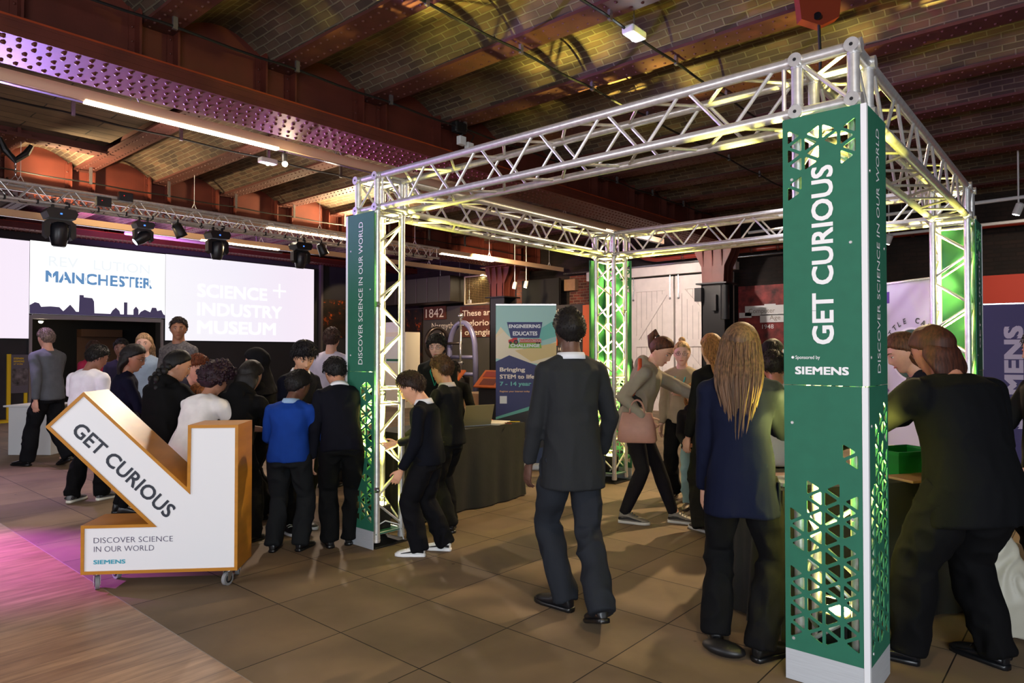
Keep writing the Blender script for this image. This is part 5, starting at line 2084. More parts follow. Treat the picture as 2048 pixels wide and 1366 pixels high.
    tag(root, label, cat, group)

    def child(mbx, name, material, smooth=True, parent=None):
        return mbx.build(name, material, parent or root, smooth, world=False)

    # --- face
    if facial:
        def hp_(x, y, z):
            return hm @ (Vector((x, y, z)) * hs)
        for s in (-1, 1):
            e = MB()
            e.sphere(hp_(s * 0.031, 0.0695, 0.009), 0.0105 * hs, 0, 10, 8)
            eye = child(e, 'eye', mat_eye)
            e = MB()
            e.sphere(hp_(s * 0.031, 0.0764, 0.0075), 0.0052 * hs, 0, 8, 6)
            child(e, 'iris', mat_iris, True, eye)
            e = MB()
            lid = hm @ Matrix.Translation(Vector((s * 0.031, 0.070, 0.0135)) * hs)
            e.sphere((0, 0, 0), (0.0135 * hs, 0.0112 * hs, 0.0078 * hs), 0, 12, 8, lid)
            child(e, 'eyelid', skin_mat(tuple(int(v * 0.86) for v in skin)), True)
            e = MB()
            e.path([hp_(s * 0.014, 0.0865, 0.0285), hp_(s * 0.028, 0.0835, 0.034), hp_(s * 0.046, 0.070, 0.029)], [0.0022 * hs, 0.003 * hs, 0.0016 * hs], 6)
            child(e, 'eyebrow', hair_mat(tuple(int(v * 0.7) for v in hair[1])))
        e = MB()
        e.path([hp_(-0.020, 0.078, -0.053 if smile else -0.058), hp_(-0.008, 0.0875, -0.0575), hp_(0.008, 0.0875, -0.0575), hp_(0.020, 0.078, -0.053 if smile else -0.058)], [0.0015 * hs, 0.0042 * hs, 0.0042 * hs, 0.0015 * hs], 8)
        child(e, 'lips', skin_mat(tuple(int(v * q) for v, q in zip(skin, (0.82, 0.58, 0.56)))))
        if glasses:
            e = MB()
            for s in (-1, 1):
                c = hp_(s * 0.031, 0.088, 0.008)
                pts = [c + (hr * math.cos(a) * 0.021 + hu * math.sin(a) * 0.015) * hs for a in [k * math.pi / 8 for k in range(17)]]
                e.path(pts, 0.0018, 5)
                e.path([hp_(s * 0.052, 0.084, 0.01), hp_(s * 0.077, 0.0, 0.008)], 0.0016, 5)
            e.path([hp_(-0.01, 0.09, 0.01), hp_(0.01, 0.09, 0.01)], 0.0018, 5)
            child(e, 'glasses', M['black'])

    # --- hair
    style, hc = hair
    hmt = hair_mat(hc)
    capk = [None]

    def tufts(e, V_, ln_, cnt, seed):
        q = random.Random(seed)
        idx = [i for i in range(len(capk[0]) - 2) if capk[0][i] > 0.42]
        c0_ = np.array(HC)
        for i in q.sample(idx, min(cnt, len(idx))):
            p = Vector(V_[i])
            n_ = (p - HC).normalized()
            d_ = Vector((0, 0, -1)) + hf * (0.9 if n_.dot(hf) > 0.3 and n_.dot(hu) > 0.5 else -0.25) + hr * q.uniform(-0.5, 0.5)
            d_ = (d_ - n_ * d_.dot(n_)).normalized()
            l_ = ln_ * q.uniform(0.6, 1.3)
            e.path([p - n_ * 0.003, p + d_ * l_ * 0.5 + n_ * 0.003, p + d_ * l_ - n_ * 0.002], [0.0035, 0.003, 0.0008], 4)

    def cap(t, tb=None, line=0.0, lump=0.0, lf=30, noback=False):
        x, y, z = HD[:, 0], HD[:, 1], HD[:, 2]
        hl_ = np.where(y > 0, -0.10 + (0.78 + line) * np.clip(y, 0, 1) ** 0.8 + 0.05 * vnoise(HD, 5, 2), -0.08 - 0.88 * np.clip(-y, 0, 1) + 0.03 * vnoise(HD, 7, 4))
        k = np.clip((z - hl_ + 0.06) / 0.34, 0, 1)
        k = k * k * (3 - 2 * k)
        capk[0] = k
        base = head_surface(HD, 0)
        nn = HD / np.array([0.075, 0.095, 0.112])
        nn /= np.linalg.norm(nn, axis=1)[:, None]
        th = -0.014 + k * (0.014 + t * (1 + 0.3 * np.clip(z, 0, 1)))
        if lump:
            th = th + k * lump * vnoise(base, lf, 3)
        return base + nn * th[:, None]

    if style in ('short', 'afro', 'curly'):
        t_, l_, lf = {'short': (0.013, 0.005, 42), 'afro': (0.014, 0.004, 90), 'curly': (0.045, 0.018, 38)}[style]
        e = MB()
        V_ = hpos(cap(t_, lump=l_, lf=lf))
        e.add(V_.tolist(), HF)
        if style != 'curly':
            tufts(e, V_, {'short': 0.024, 'afro': 0.007, 'fringe': 0.034}.get(style, 0.02), 420, 3)
        if style == 'curly':
            q = random.Random(11)
            for k in q.sample(range(0, 24 * 56), 330):
                e.sphere(Vector(V_[k]) + Vector((q.uniform(-.008, .008), q.uniform(-.008, .008), q.uniform(-.008, .008))), q.uniform(0.009, 0.016), 0, 6, 4)
        child(e, 'hair', hmt)
    elif style == 'fringe':
        e = MB()
        V_ = hpos(cap(0.020, line=-0.22, lump=0.007, lf=50))
        e.add(V_.tolist(), HF)
        tufts(e, V_, 0.034, 520, 4)
        child(e, 'hair', hmt)
    elif style in ('bob', 'long', 'wavy'):
        e = MB()
        e.add(hpos(cap(0.014, line=-0.05, lump=0.003, lf=40)).tolist(), HF)
        ln = {'bob': 0.17, 'long': 0.42, 'wavy': 0.34}[style]
        hz = 0.118 * hs
        tot = hz + 0.03 + ln

        def fall(t, out=0.0):
            """section of the falling hair at arc fraction t: centre, half width, half depth"""
            z = hz - tot * t
            if z > 0:
                q = math.sqrt(max(0.0, 1 - (z / (hz * 1.02)) ** 2))
                a_, bk, fr_ = 0.087 * hs * q, -0.112 * hs * q, 0.02 * hs * q
            else:
                u = min(1.0, -z / (ln + 0.03))
                wv = 1 + (0.07 * math.sin(u * 16) if style == 'wavy' else 0)
                a_ = (0.087 + 0.016 * math.sin(min(1, u * 1.6) * math.pi) - 0.040 * u ** 2.2) * hs * wv
                bk = -(0.112 + (0.075 if style != 'bob' else 0.01) * sm(u * 2.6)) * hs
                fr_ = (0.02 - (0.150 if style != 'bob' else 0.08) * sm(u * 2.0)) * hs
            lean_off = nd * 0.0
            zz = min(z, 0.0)
            back = (Vector((0, 0, -1)) - nd * -1) * (-zz)          # hair hangs against the leaning back
            c = HC + (hu if z > 0 else Vector((0, 0, 1))) * z + hf0 * (bk + fr_) / 2 - hf0 * 0.004 * out
            return c, a_ + out * 0.004, (fr_ - bk) / 2 + out * 0.004

        rings = []
        n = 22
        for i in range(n + 1):
            c, a_, b_ = fall(0.004 + 0.996 * i / n)
            rings.append((c, hr * a_, hf0 * b_))
        e2 = MB()
        ringloft(e2, rings, 30, 0, 2.0)
        e.add(e2.v, e2.f)
        child(e, 'hair', hmt)
        if style in ('long', 'wavy'):
            q = random.Random(5)
            st = MB()
            for k in range(150 if style == 'long' else 60):
                a = q.uniform(-1.0, 1.0) * math.pi * 0.62
                ph_ = q.uniform(0, 6)
                end = q.uniform(0.55, 1.0) if k % 3 else q.uniform(0.95, 1.42)
                pts = []
                for j in range(13):
                    t = 0.03 + (end - 0.03) * j / 12
                    c, a_, b_ = fall(min(t, 1.0), 0.6 + 0.5 * math.sin(ph_ * 3))
                    if t > 1:
                        c = c - Vector((0, 0, (t - 1) * tot))
                    cx_ = a * (1 - 0.25 * max(0, t - 0.5))
                    pts.append(c + hr * math.sin(cx_) * a_ - hf0 * math.cos(cx_) * b_ + hr * 0.005 * math.sin(ph_ + t * 7))
                st.path(pts, [0.002, 0.004, 0.0045, 0.0045, 0.0045, 0.0045, 0.0045, 0.0045, 0.004, 0.004, 0.0035, 0.0028, 0.001], 5)
            child(st, 'hair_strands', hmt)
    elif style in ('ponytail', 'bun', 'plaits'):
        e = MB()
        e.add(hpos(cap(0.010, line=0.03, lump=0.002, lf=50)).tolist(), HF)
        hr_ = child(e, 'hair', hmt)
        if style == 'bun':
            e = MB()
            e.sphere(hm @ (Vector((0, -0.045, 0.125)) * hs), 0.034 * hs, 0, 14, 10)
            child(e, 'bun', hmt)
        elif style == 'ponytail':
            e = MB()
            p = hm @ (Vector((0, -0.085, 0.075)) * hs)
            q_ = -hf
            e.path([p, p + q_ * 0.05 + hu * 0.02, p + q_ * 0.085 - Vector((0, 0, 0.04)), p + q_ * 0.085 - Vector((0, 0, 0.12)), p + q_ * 0.06 - Vector((0, 0, 0.20))], [0.016, 0.030, 0.034, 0.026, 0.006], 10)
            child(e, 'ponytail', hmt)
            e = MB()
            e.path([p + q_ * 0.001, p + q_ * 0.012], [0.022, 0.022], 12)
            child(e, 'hair_tie', M['black'])
        else:
            for s in (-1, 1):
                e = MB()
                p = hm @ (Vector((s * 0.06, -0.07, -0.04)) * hs)
                for j in range(13):
                    t = j / 12
                    c = p + Vector((s * 0.012, 0, 0)) - hf0 * 0.085 * min(1, t * 4) - Vector((0, 0, 0.032 * j)) + hr * s * 0.010 * (1 if j % 2 else -1)
                    e.sphere(c, (0.026 * (1 - 0.35 * t), 0.024 * (1 - 0.35 * t), 0.028), 0, 10, 7)
                c = p - hf0 * 0.085 - Vector((0, 0, 0.032 * 13))
                e.path([c, c - Vector((0, 0, 0.07)), c - Vector((0, 0, 0.13))], [0.014, 0.02, 0.004], 8)
                pl = child(e, 'plait', hmt)
                e = MB()
                e.tube(c, c - Vector((0, 0, 0.016)), 0.017, 10)
                child(e, 'hair_tie', M['trunk'], True, pl)
    elif style == 'hijab':
        e = MB()
        e.add(hpos(cap(0.018, line=-0.10)).tolist(), HF)
        limb(e, [HC - hf * 0.015, NT - hf * 0.005, NB - nd * 0.01, NB - nd * 0.09 * H], [(0.088 * hs, 0.075 * hs), (0.085, 0.085), (0.11, 0.10), (0.155 * g, 0.09 * g)], 18, fwd=nf)
        remesh(e, 'headscarf', cloth(hc), 0.010, 3, 0.004, (14, 14, 10), parent=root)

    # --- top garment
    kind, tc = top[0], top[1]
    tm = cloth(tc) if not hasattr(tc, 'node_tree') else tc
    tm.node_tree.nodes['Principled BSDF'].inputs['Specular IOR Level'].default_value = 0.12
    ea = {'jumper': 0.014, 'tee': 0.010, 'blazer': 0.016, 'hoodie': 0.022, 'jacket': 0.020, 'shirt': 0.012}[kind] * (H / 1.5)
    hem = {'jumper': -0.045, 'tee': -0.085, 'blazer': -0.115, 'hoodie': -0.06, 'jacket': -0.09, 'shirt': -0.05}[kind] * H
    b = MB()
    rings = []
    flare = 1.12 if kind == 'blazer' else 1.0
    p, d, r, f = sp[0]
    base_a, base_b = .088 * g + ea, .072 * g + ea
    for q in (1.0, 0.66, 0.33):
        rings.append((p + Vector((0, 0, hem * q)), r * base_a * (1 + (flare - 1) * q), f * base_b * (1 + (flare - 1) * q)))
    band = 0.97 if kind in ('jumper', 'hoodie') else 1.0
    for t, a, c in [(0.0, .087, .070), (0.17, .083, .064), (0.4, .076, .057), (0.65, .083, .060), (0.85, .092, .056), (0.94, .070, .044), (0.985, .044, .038)]:
        p, d, r, f = at(t)
        rings.append((p, r * (a * g + ea * (0.5 if t > 0.9 else 1)), f * (c * g + ea * (0.4 if t > 0.9 else 1))))
    ringloft(b, rings, 24, 0, 2.3)
    r_top = at(0.93)[2]
    for i, (S, E_, Wr) in enumerate(arms):
        if kind == 'tee':
            e1 = S.lerp(E_, 0.72)
            limb(b, [S, e1], [(.033 * g + ea * .5, .035 * g + ea * .5), (.033 * g + ea * 0.6, .033 * g + ea * 0.6)])
        else:
            w2 = E_.lerp(Wr, 0.97 * sleeves)
            limb(b, [S, E_, w2], [(.029 * g + ea * .4, .031 * g + ea * .4), (.025 * g + ea * .5, .025 * g + ea * .5), (.0195 * H + ea * .35, .0185 * H + ea * .35)])
        rs_ = .030 * g + ea * .4
        b.sphere(S - nd * 0.002, (rs_, rs_ * 1.05, rs_), 0, 16, 10)
        c_ = at(0.93)[0]
        s_ = -1 if i == 0 else 1
        b.tube(c_ + r_top * s_ * 0.02 * H, S - nd * 0.004, 0.040 * H, 16, 0, rs_ * 0.93)
        b.tube(at(0.70)[0] + at(0.70)[2] * s_ * 0.05 * H, S - nd * 0.012, 0.045 * H, 16, 0, rs_ * 0.95)
    fold = {'jumper': 0.006, 'tee': 0.008, 'blazer': 0.0055, 'hoodie': 0.009, 'jacket': 0.006, 'shirt': 0.006}[kind]
    names = {'jumper': 'jumper', 'tee': 't_shirt', 'blazer': 'blazer', 'hoodie': 'hoodie', 'jacket': 'jacket', 'shirt': 'shirt'}
    tg = remesh(b, names[kind], tm, 0.010 * vox, 4, fold, (11, 11, 7), parent=root)
    if kind == 'hoodie' and style != 'hijab':
        b = MB()
        p, d, r, f = at(0.97)
        pts = [p + (r * math.cos(a) * 0.085 - f * math.sin(a) * 0.075) * (H / 1.5) + d * (0.02 * math.sin(a)) for a in [k * math.pi / 10 - 0.3 for k in range(13)]]
        b.path(pts, [0.02, 0.03, 0.036, 0.04, 0.045, 0.05, 0.052, 0.05, 0.045, 0.04, 0.036, 0.03, 0.02], 10)
        b.sphere(p - f * 0.085 * (H / 1.5) - d * 0.06, (0.085, 0.03, 0.09), 0, 14, 10)
        remesh(b, 'hood', tm, 0.010 * vox, 3, 0.004, parent=root)
    if kind == 'blazer':
        for i, (S, E_, Wr) in enumerate(arms):
            pass
        b = MB()
        s = 1
        p, d, r, f = sp[0]
        c = p + r * s * (base_a * 1.03) + Vector((0, 0, hem * 0.35))
        b.box((c.x - 0.006, c.y - 0.06, c.z - 0.09), (c.x + 0.010, c.y + 0.06, c.z + 0.05))
        remesh(b, 'pocket', tm, 0.008, 1, parent=root)
    if collar:
        b = MB()
        pts = []
        for k in range(25):
            a = -math.pi / 2 + 0.22 + (2 * math.pi - 0.44) * k / 24
            rr_ = 0.043 * H + 0.004
            pts.append((NB - nd * 0.002 * H + nr * math.cos(a + math.pi) * rr_ - nf * -math.sin(a + math.pi) * rr_ * 0.95 + nd * (0.010 if True else 0)))
        rings = []
        vs, fs = [], []
        for k, p in enumerate(pts):
            o_ = (p - NB)
            o_ = (o_ - nd * o_.dot(nd)).normalized()
            vs += [p + nd * 0.020 - o_ * 0.012, p + nd * 0.022 - o_ * 0.002, p - nd * 0.016 + o_ * 0.014, p - nd * 0.018 + o_ * 0.008]
        for k in range(24):
            for j in range(4):
                fs.append((k * 4 + j, k * 4 + (j + 1) % 4, k * 4 + 4 + (j + 1) % 4, k * 4 + 4 + j))
        fs += [(0, 1, 2, 3), (99, 98, 97, 96)]
        b.add(vs, fs)
        child(b, 'collar', cloth(collar))
    if cuff:
        b = MB()
        for (S, E_, Wr) in arms:
            dv = (Wr - E_).normalized()
            b = MB()
            b.tube(Wr - dv * 0.02, Wr + dv * 0.004, 0.023 * H, 16)
            child(b, 'cuff', cloth(cuff))
    if shirt_hem:
        b = MB()
        p, d, r, f = sp[0]
        ringloft(b, [(p + Vector((0, 0, hem * 1.0 - 0.035)), r * (base_a * .98), f * (base_b * .98)), (p + Vector((0, 0, hem + 0.03)), r * base_a * .97, f * base_b * .97)], 24)
        remesh(b, 'shirt_tail', cloth(shirt_hem), 0.012, 1, 0.004, parent=root)
    if lanyard:
        b = MB()
        p, d, r, f = at(0.98)
        q1 = at(0.5)
        cpt = q1[0] + q1[3] * (0.075 * g + ea)
        for s in (-1, 1):
            m_ = at(0.8)
            b.path([p + r * s * 0.05 + d * 0.02, m_[0] + m_[2] * s * 0.05 + m_[3] * (0.065 * g + ea), cpt], 0.006, 6)
        child(b, 'lanyard', cloth(lanyard))

    # --- legs
    kind, lc = legs[0], legs[1]
    lm = cloth(lc) if not hasattr(lc, 'node_tree') else lc
    lm.node_tree.nodes['Principled BSDF'].inputs['Specular IOR Level'].default_value = 0.12
    b = MB()
    eb = {'trousers': 0.013, 'leggings': 0.004, 'wide': 0.022, 'skirt': 0.01}[kind] * H / 1.5
    p, d, r, f = sp[0]
    ringloft(b, [(p + d * 0.085 * H, r * (.070 * g + eb * .3), f * (.050 * g + eb * .3)), (p + d * 0.035 * H, r * (.074 * g + eb * .4), f * (.054 * g + eb * .4)), (p - Vector((0, 0, 0.02 * H)), r * (.079 * g + eb * .4), f * (.058 * g + eb * .4)), (p - Vector((0, 0, 0.07 * H)), r * (.079 * g + eb * .4), f * (.058 * g + eb * .4))], 22, 0, 2.3)
    for (Hj, K, A, fd) in lg:
        fl = {'trousers': 0.011, 'leggings': 0.0, 'wide': 0.035, 'skirt': 0}[kind] * H
        lowA = A - Vector((0, 0, 0.014 * H if kind != 'leggings' else 0)) - fd * 0.008 * H
        limb(b, [Hj + Vector((0, 0, 0.01)), Hj.lerp(K, 0.5), K, K.lerp(lowA, 0.35), lowA],
             [(.041 * g + eb, .047 * g + eb), (.040 * g + eb, .043 * g + eb), (.032 * g + eb, .033 * g + eb), (.030 * g + eb + fl * .4, .034 * g + eb + fl * .4), (.022 * H + eb + fl, .025 * H + eb + fl)], 16, fwd=fd)
    nm = {'trousers': 'trousers', 'leggings': 'leggings', 'wide': 'wide_trousers', 'skirt': 'skirt'}[kind]
    remesh(b, nm, lm, 0.010 * vox, 3, 0.012 if kind != 'leggings' else 0.001, (11, 11, 10), parent=root)

    # --- shoes
    sc_, so_ = shoes[0], shoes[1]
    for i, (Hj, K, A, fd) in enumerate(lg):
        k = H / 1.6
        zf = A.z - 0.048 * H
        rgt = Vector((fd.y, -fd.x, 0))
        tilt = 0.0
        if feet[i][3] > 0.01:
            tilt = min(0.9, feet[i][3] * 7)
        base = Vector((A.x, A.y, zf))
        lf_ = k * 0.165
        m_ = Matrix((rgt, fd, Vector((0, 0, 1)))).transposed().to_4x4()
        m_.translation = base
        piv = Matrix.Translation((0, 0.11 * k, 0.0)) @ Matrix.Rotation(-tilt, 4, 'X') @ Matrix.Translation((0, -0.11 * k, 0))
        if tilt:
            m_ = m_ @ Matrix.Translation((0, 0, 0)) @ Matrix.Rotation(-tilt, 4, 'X')
        b = MB()
        prof = [(-0.055, 0.018, 0.030, 0.055), (-0.045, 0.030, 0.042, 0.10), (-0.01, 0.034, 0.045, 0.115), (0.03, 0.036, 0.040, 0.092), (0.08, 0.042, 0.032, 0.066), (0.13, 0.045, 0.026, 0.054), (0.165, 0.038, 0.022, 0.045), (0.19, 0.022, 0.016, 0.034), (0.197, 0.010, 0.008, 0.026)]
        rings = []
        for y, a, hb, ht in prof:
            zc = (0.012 + ht) / 2
            rings.append((m_ @ Vector((0, y * k, zc * k)), m_.to_3x3() @ Vector((a * k, 0, 0)), m_.to_3x3() @ Vector((0, 0, (ht - 0.012) / 2 * k))))
        ringloft(b, rings, 16, 0, 2.3)
        so = remesh(b, 'shoe', shoe_mat(sc_), 0.006 * max(1, vox), 2, parent=root)
        b = MB()
        rings = []
        for y, a in ((-0.060, 0.016), (-0.052, 0.030), (0.0, 0.036), (0.05, 0.039), (0.12, 0.048), (0.165, 0.042), (0.192, 0.027), (0.202, 0.012)):
            rings.append((m_ @ Vector((0, y * k, 0.012 * k)), m_.to_3x3() @ Vector((a * k, 0, 0)), m_.to_3x3() @ Vector((0, 0, 0.0125 * k))))
        ringloft(b, rings, 16, 0, 5)
        child(b, 'sole', shoe_mat(so_), True, so)
        if len(shoes) > 2:
            b = MB()
            for j in range(4):
                y = 0.035 + j * 0.02
                q1 = m_ @ Vector((-0.024 * k, y * k, (0.088 - j * 0.010) * k))
                q2 = m_ @ Vector((0, y * k, (0.101 - j * 0.012) * k))
                q3 = m_ @ Vector((0.024 * k, y * k, (0.088 - j * 0.010) * k))
                b.path([q1, q2, q3], 0.0035 * k, 5)
            child(b, 'laces', shoe_mat(shoes[2]), True, so)
            for s in (-1, 1):
                b = MB()
                pts = [m_ @ Vector((s * 0.034 * k, -0.05 * k, 0.045 * k)), m_ @ Vector((s * 0.040 * k, 0.02 * k, 0.050 * k)), m_ @ Vector((s * 0.046 * k, 0.09 * k, 0.040 * k)), m_ @ Vector((s * 0.044 * k, 0.14 * k, 0.032 * k))]
                b.path(pts, [0.012 * k, 0.010 * k, 0.006 * k, 0.003 * k], 6)
                child(b, 'side_stripe', shoe_mat((26, 26, 30)), True, so)
    return root, dict(hm=hm, HC=HC, arms=arms, sp=sp, at=at, hs=hs, child=child)


SHM = {}


def shoe_mat(c):
    if c not in SHM:
        SHM[c] = mat('shoe_material', c, 0.35 if sum(c) < 150 else 0.5, 0, 0.06, 20)
    return SHM[c]


mat_eye = mat('eye_white', (226, 220, 212), 0.25)
mat_iris = mat('iris_dark', (34, 22, 16), 0.2)

# ------------------------------------------------------------------ the crowd
BLK, NAVY, DK = (11, 11, 13), (13, 14, 27), (15, 15, 18)
WHT = (236, 236, 240)
# group around the demonstration, left
person('grey-haired man in a grey top and dark trousers striding past the white counter', (-9.58, -0.49), 205, 1.80, skin=(214, 160, 140), hair=('short', (120, 104, 96)), top=('shirt', (92, 96, 104)), legs=('trousers', (22, 23, 27)),
       feet=((-0.09, 0.26, 5, 0), (0.09, -0.24, 5, 0.05)), armL=('a', -18, 8, 15), armR=('a', 22, 8, 30), vox=1.5, wide=1.1)
person('person in a magenta top far back in front of the dark doorway', (-10.73, 0.35), 20, 1.66, skin=(210, 160, 140), hair=('short', (70, 50, 44)), top=('jumper', (176, 50, 84)), vox=1.7)
person('person with dark cropped hair and dark top beside the magenta top', (-8.9, 0.15), 330, 1.66, skin=(120, 84, 70), hair=('short', (24, 20, 20)), top=('jumper', (40, 36, 56)), vox=1.7)
person('child in a white T-shirt with grey trainers, back turned, left of the girl with glasses', (-6.80, -0.93), 118, 1.58, skin=(150, 104, 86), hair=('short', (20, 18, 18)), top=('tee', (232, 230, 240)), legs=('trousers', BLK),
       shoes=((96, 96, 98), (226, 222, 206), (60, 60, 60)), lean=12, hp=22, hy=-18, feet=((-0.10, -0.02, 10, 0), (0.10, 0.14, 10, 0)), armL=('a', 5, 6, 12), vox=1.2, wide=1.12)
person('girl with dark bobbed hair and glasses in a navy jumper', (-5.95, -0.88), 78, 1.57, skin=(160, 108, 84), hair=('bob', (26, 22, 22)), top=('jumper', (14, 14, 34)), legs=('leggings', BLK), shoes=((20, 20, 22), (20, 20, 22)),
       glasses=True, lean=6, hp=18, hy=-22, armR=('a', 20, 10, 50), armL=('a', 10, 8, 20), vox=1.2)
person('woman with long fair hair in a pale blue top behind the girl with glasses', (-8.14, 0.14), 330, 1.72, skin=(226, 180, 160), hair=('wavy', (176, 140, 104)), top=('shirt', (150, 168, 190)), vox=1.6)
person('tall man in a grey flecked shirt in front of the pink screen', (-7.12, 0.14), 300, 1.88, skin=(160, 110, 84), hair=('short', (40, 28, 26)), top=('shirt', mat('flecked_grey_shirt', (96, 92, 94), 0.9, 0, 0.45, 60)), vox=1.6, hy=35)
pl, I = person('girl with two long black plaits in a black hoodie, arm stretched to the right', (-4.70, -1.05), 112, 1.53, skin=(190, 140, 112), hair=('plaits', (18, 16, 16)), top=('hoodie', (11, 11, 12)), legs=('trousers', BLK),
               lean=16, hp=18, hy=-34, armR=('t', (0.42, 0.34, 0.96), (0.2, -0.6, -0.8)), armL=('a', 12, 6, 30), wide=1.1, vox=1.1, collar=(150, 150, 154))
person('adult with short auburn hair bending down behind the girl with plaits', (-5.43, -0.50), 0, 1.56, skin=(222, 168, 142), hair=('short', (120, 66, 40)), top=('jumper', (60, 60, 74)), lean=40, hp=16, hipy=-0.15, vox=1.3)
person('small child with straight ginger hair beside the girl with plaits', (-4.92, -0.62), 330, 1.26, skin=(216, 150, 120), hair=('bob', (128, 74, 36)), top=('jumper', (120, 40, 34)), lean=14, hp=25, vox=1.2)
person('child with big curly dark hair in a white T-shirt, bending over', (-4.36, -0.88), 108, 1.44, skin=(170, 120, 96), hair=('curly', (42, 24, 34)), top=('tee', (232, 228, 226)), legs=('trousers', BLK), shoes=((44, 54, 84), (226, 220, 226), (240, 240, 240)),
       lean=32, hp=18, hipy=-0.1, armL=('a', 40, 10, 40), armR=('a', 40, 14, 40), wide=1.16, vox=1.1)
person('girl in a black hoodie with smooth dark hair, back turned, leaning right', (-4.26, -0.64), 118, 1.46, skin=(190, 140, 112), hair=('bob', (26, 22, 20)), top=('hoodie', (10, 10, 11)), legs=('wide', BLK),
       lean=22, side=8, hp=20, hipy=-0.08, armR=('a', 38, 12, 40), armL=('a', 25, 22, 55), wide=1.12, vox=1.1)
person('girl in a black headscarf looking left, behind the girl in the black hoodie', (-4.88, -0.07), 232, 1.52, skin=(206, 156, 130), hair=('hijab', (20, 19, 22)), top=('jumper', BLK), legs=('wide', BLK), hp=12, vox=1.2)
person('smiling boy with thick black hair, navy jumper and white shirt collar', (-4.30, -0.13), 8, 1.60, skin=(206, 154, 122), hair=('fringe', (22, 18, 22)), top=('jumper', NAVY), legs=('trousers', BLK), shoes=((30, 30, 32), (232, 232, 232), (232, 232, 232)),
       collar=WHT, lean=14, hp=26, hy=-22, feet=((-0.08, -0.02, 8, 0), (0.10, 0.02, 8, 0)), armR=('a', 10, 6, 10), armL=('a', 20, 8, 30), shirt_hem=WHT, cuff=WHT, smile=True, vox=0.95)
person('boy with cropped black hair in a bright blue sweatshirt, back turned', (-3.80, -0.47), 126, 1.37, skin=(96, 62, 48), hair=('afro', (16, 13, 13)), top=('jumper', (24, 60, 142)), legs=('trousers', (26, 28, 30)), shoes=((20, 20, 22), (14, 14, 15)),
       collar=(150, 180, 214), lean=9, hp=26, hy=-20, feet=((-0.095, -0.04, 10, 0), (0.10, 0.0, 10, 0)), armL=('a', 14, 13, 50, 20), armR=('a', 22, 12, 60, 20), wide=1.16)
person('boy in a navy jumper and white collar bending forward beside the left column', (-3.60, -0.16), 152, 1.52, skin=(190, 136, 108), hair=('short', (20, 17, 17)), top=('jumper', (15, 16, 25)), legs=('trousers', (13, 14, 15)), shoes=((20, 20, 22), (14, 14, 15)),
       collar=WHT, lean=30, hp=28, hy=10, hipy=-0.14, feet=((-0.07, 0.0, 5, 0), (0.085, 0.03, 25, 0)), armL=('a', 2, 7, 8), armR=('a', 50, 8, 40), wide=1.05, vox=0.95)
person('adult in a pale lilac shirt half hidden behind the left green column', (-5.62, 1.12), 131, 1.76, skin=(200, 150, 130), hair=('short', (60, 40, 36)), top=('shirt', (196, 188, 208)), vox=1.4, wide=1.1)

# inside the stand, left
person('boy in white trainers and a navy jumper looking down beside the lit truss column', (-2.93, 0.14), 212, 1.38, skin=(214, 160, 128), hair=('short', (46, 30, 22)), top=('jumper', (13, 15, 24)), legs=('trousers', (15, 15, 19)),
       shoes=((232, 232, 230), (236, 236, 236), (222, 214, 190)), collar=WHT, lean=6, hp=34, neckout=0.25, feet=((-0.06, 0.05, 4, 0), (0.11, -0.10, 4, 0)), armL=('a', 6, 5, 22), armR=('a', 16, 6, 60), wide=1.10, vox=0.85)
person('boy in dark clothes and black trainers turning to the covered table', (-3.32, 0.74), 190, 1.47, skin=(196, 142, 110), hair=('short', (70, 46, 30)), top=('jumper', (14, 15, 19)), legs=('trousers', (13, 13, 15)), shoes=((26, 25, 24), (20, 20, 20), (30, 30, 30)),
       lean=6, hp=16, collar=(200, 190, 180), feet=((-0.09, -0.06, 10, 0), (0.10, 0.08, 10, 0)), armL=('a', 22, 12, 30), armR=('a', 10, 8, 30), vox=1.0)
person('woman with short black hair, purple glasses and a green lanyard behind the table', (-4.66, 1.84), 305, 1.67, skin=(216, 170, 146), hair=('fringe', (20, 18, 18)), top=('jacket', (22, 24, 24)), lanyard=(40, 150, 120), smile=True, hp=8, glasses=True, vox=1.2)
person('boy in black leaning over the table beside the laptop', (-4.66, 2.05), 318, 1.45, skin=(150, 100, 80), hair=('short', (36, 26, 24)), top=('jumper', (18, 17, 18)), lean=30, hp=24, hipy=-0.15, armL=('a', 35, 12, 40), armR=('a', 35, 12, 40), wide=1.12, vox=1.1)

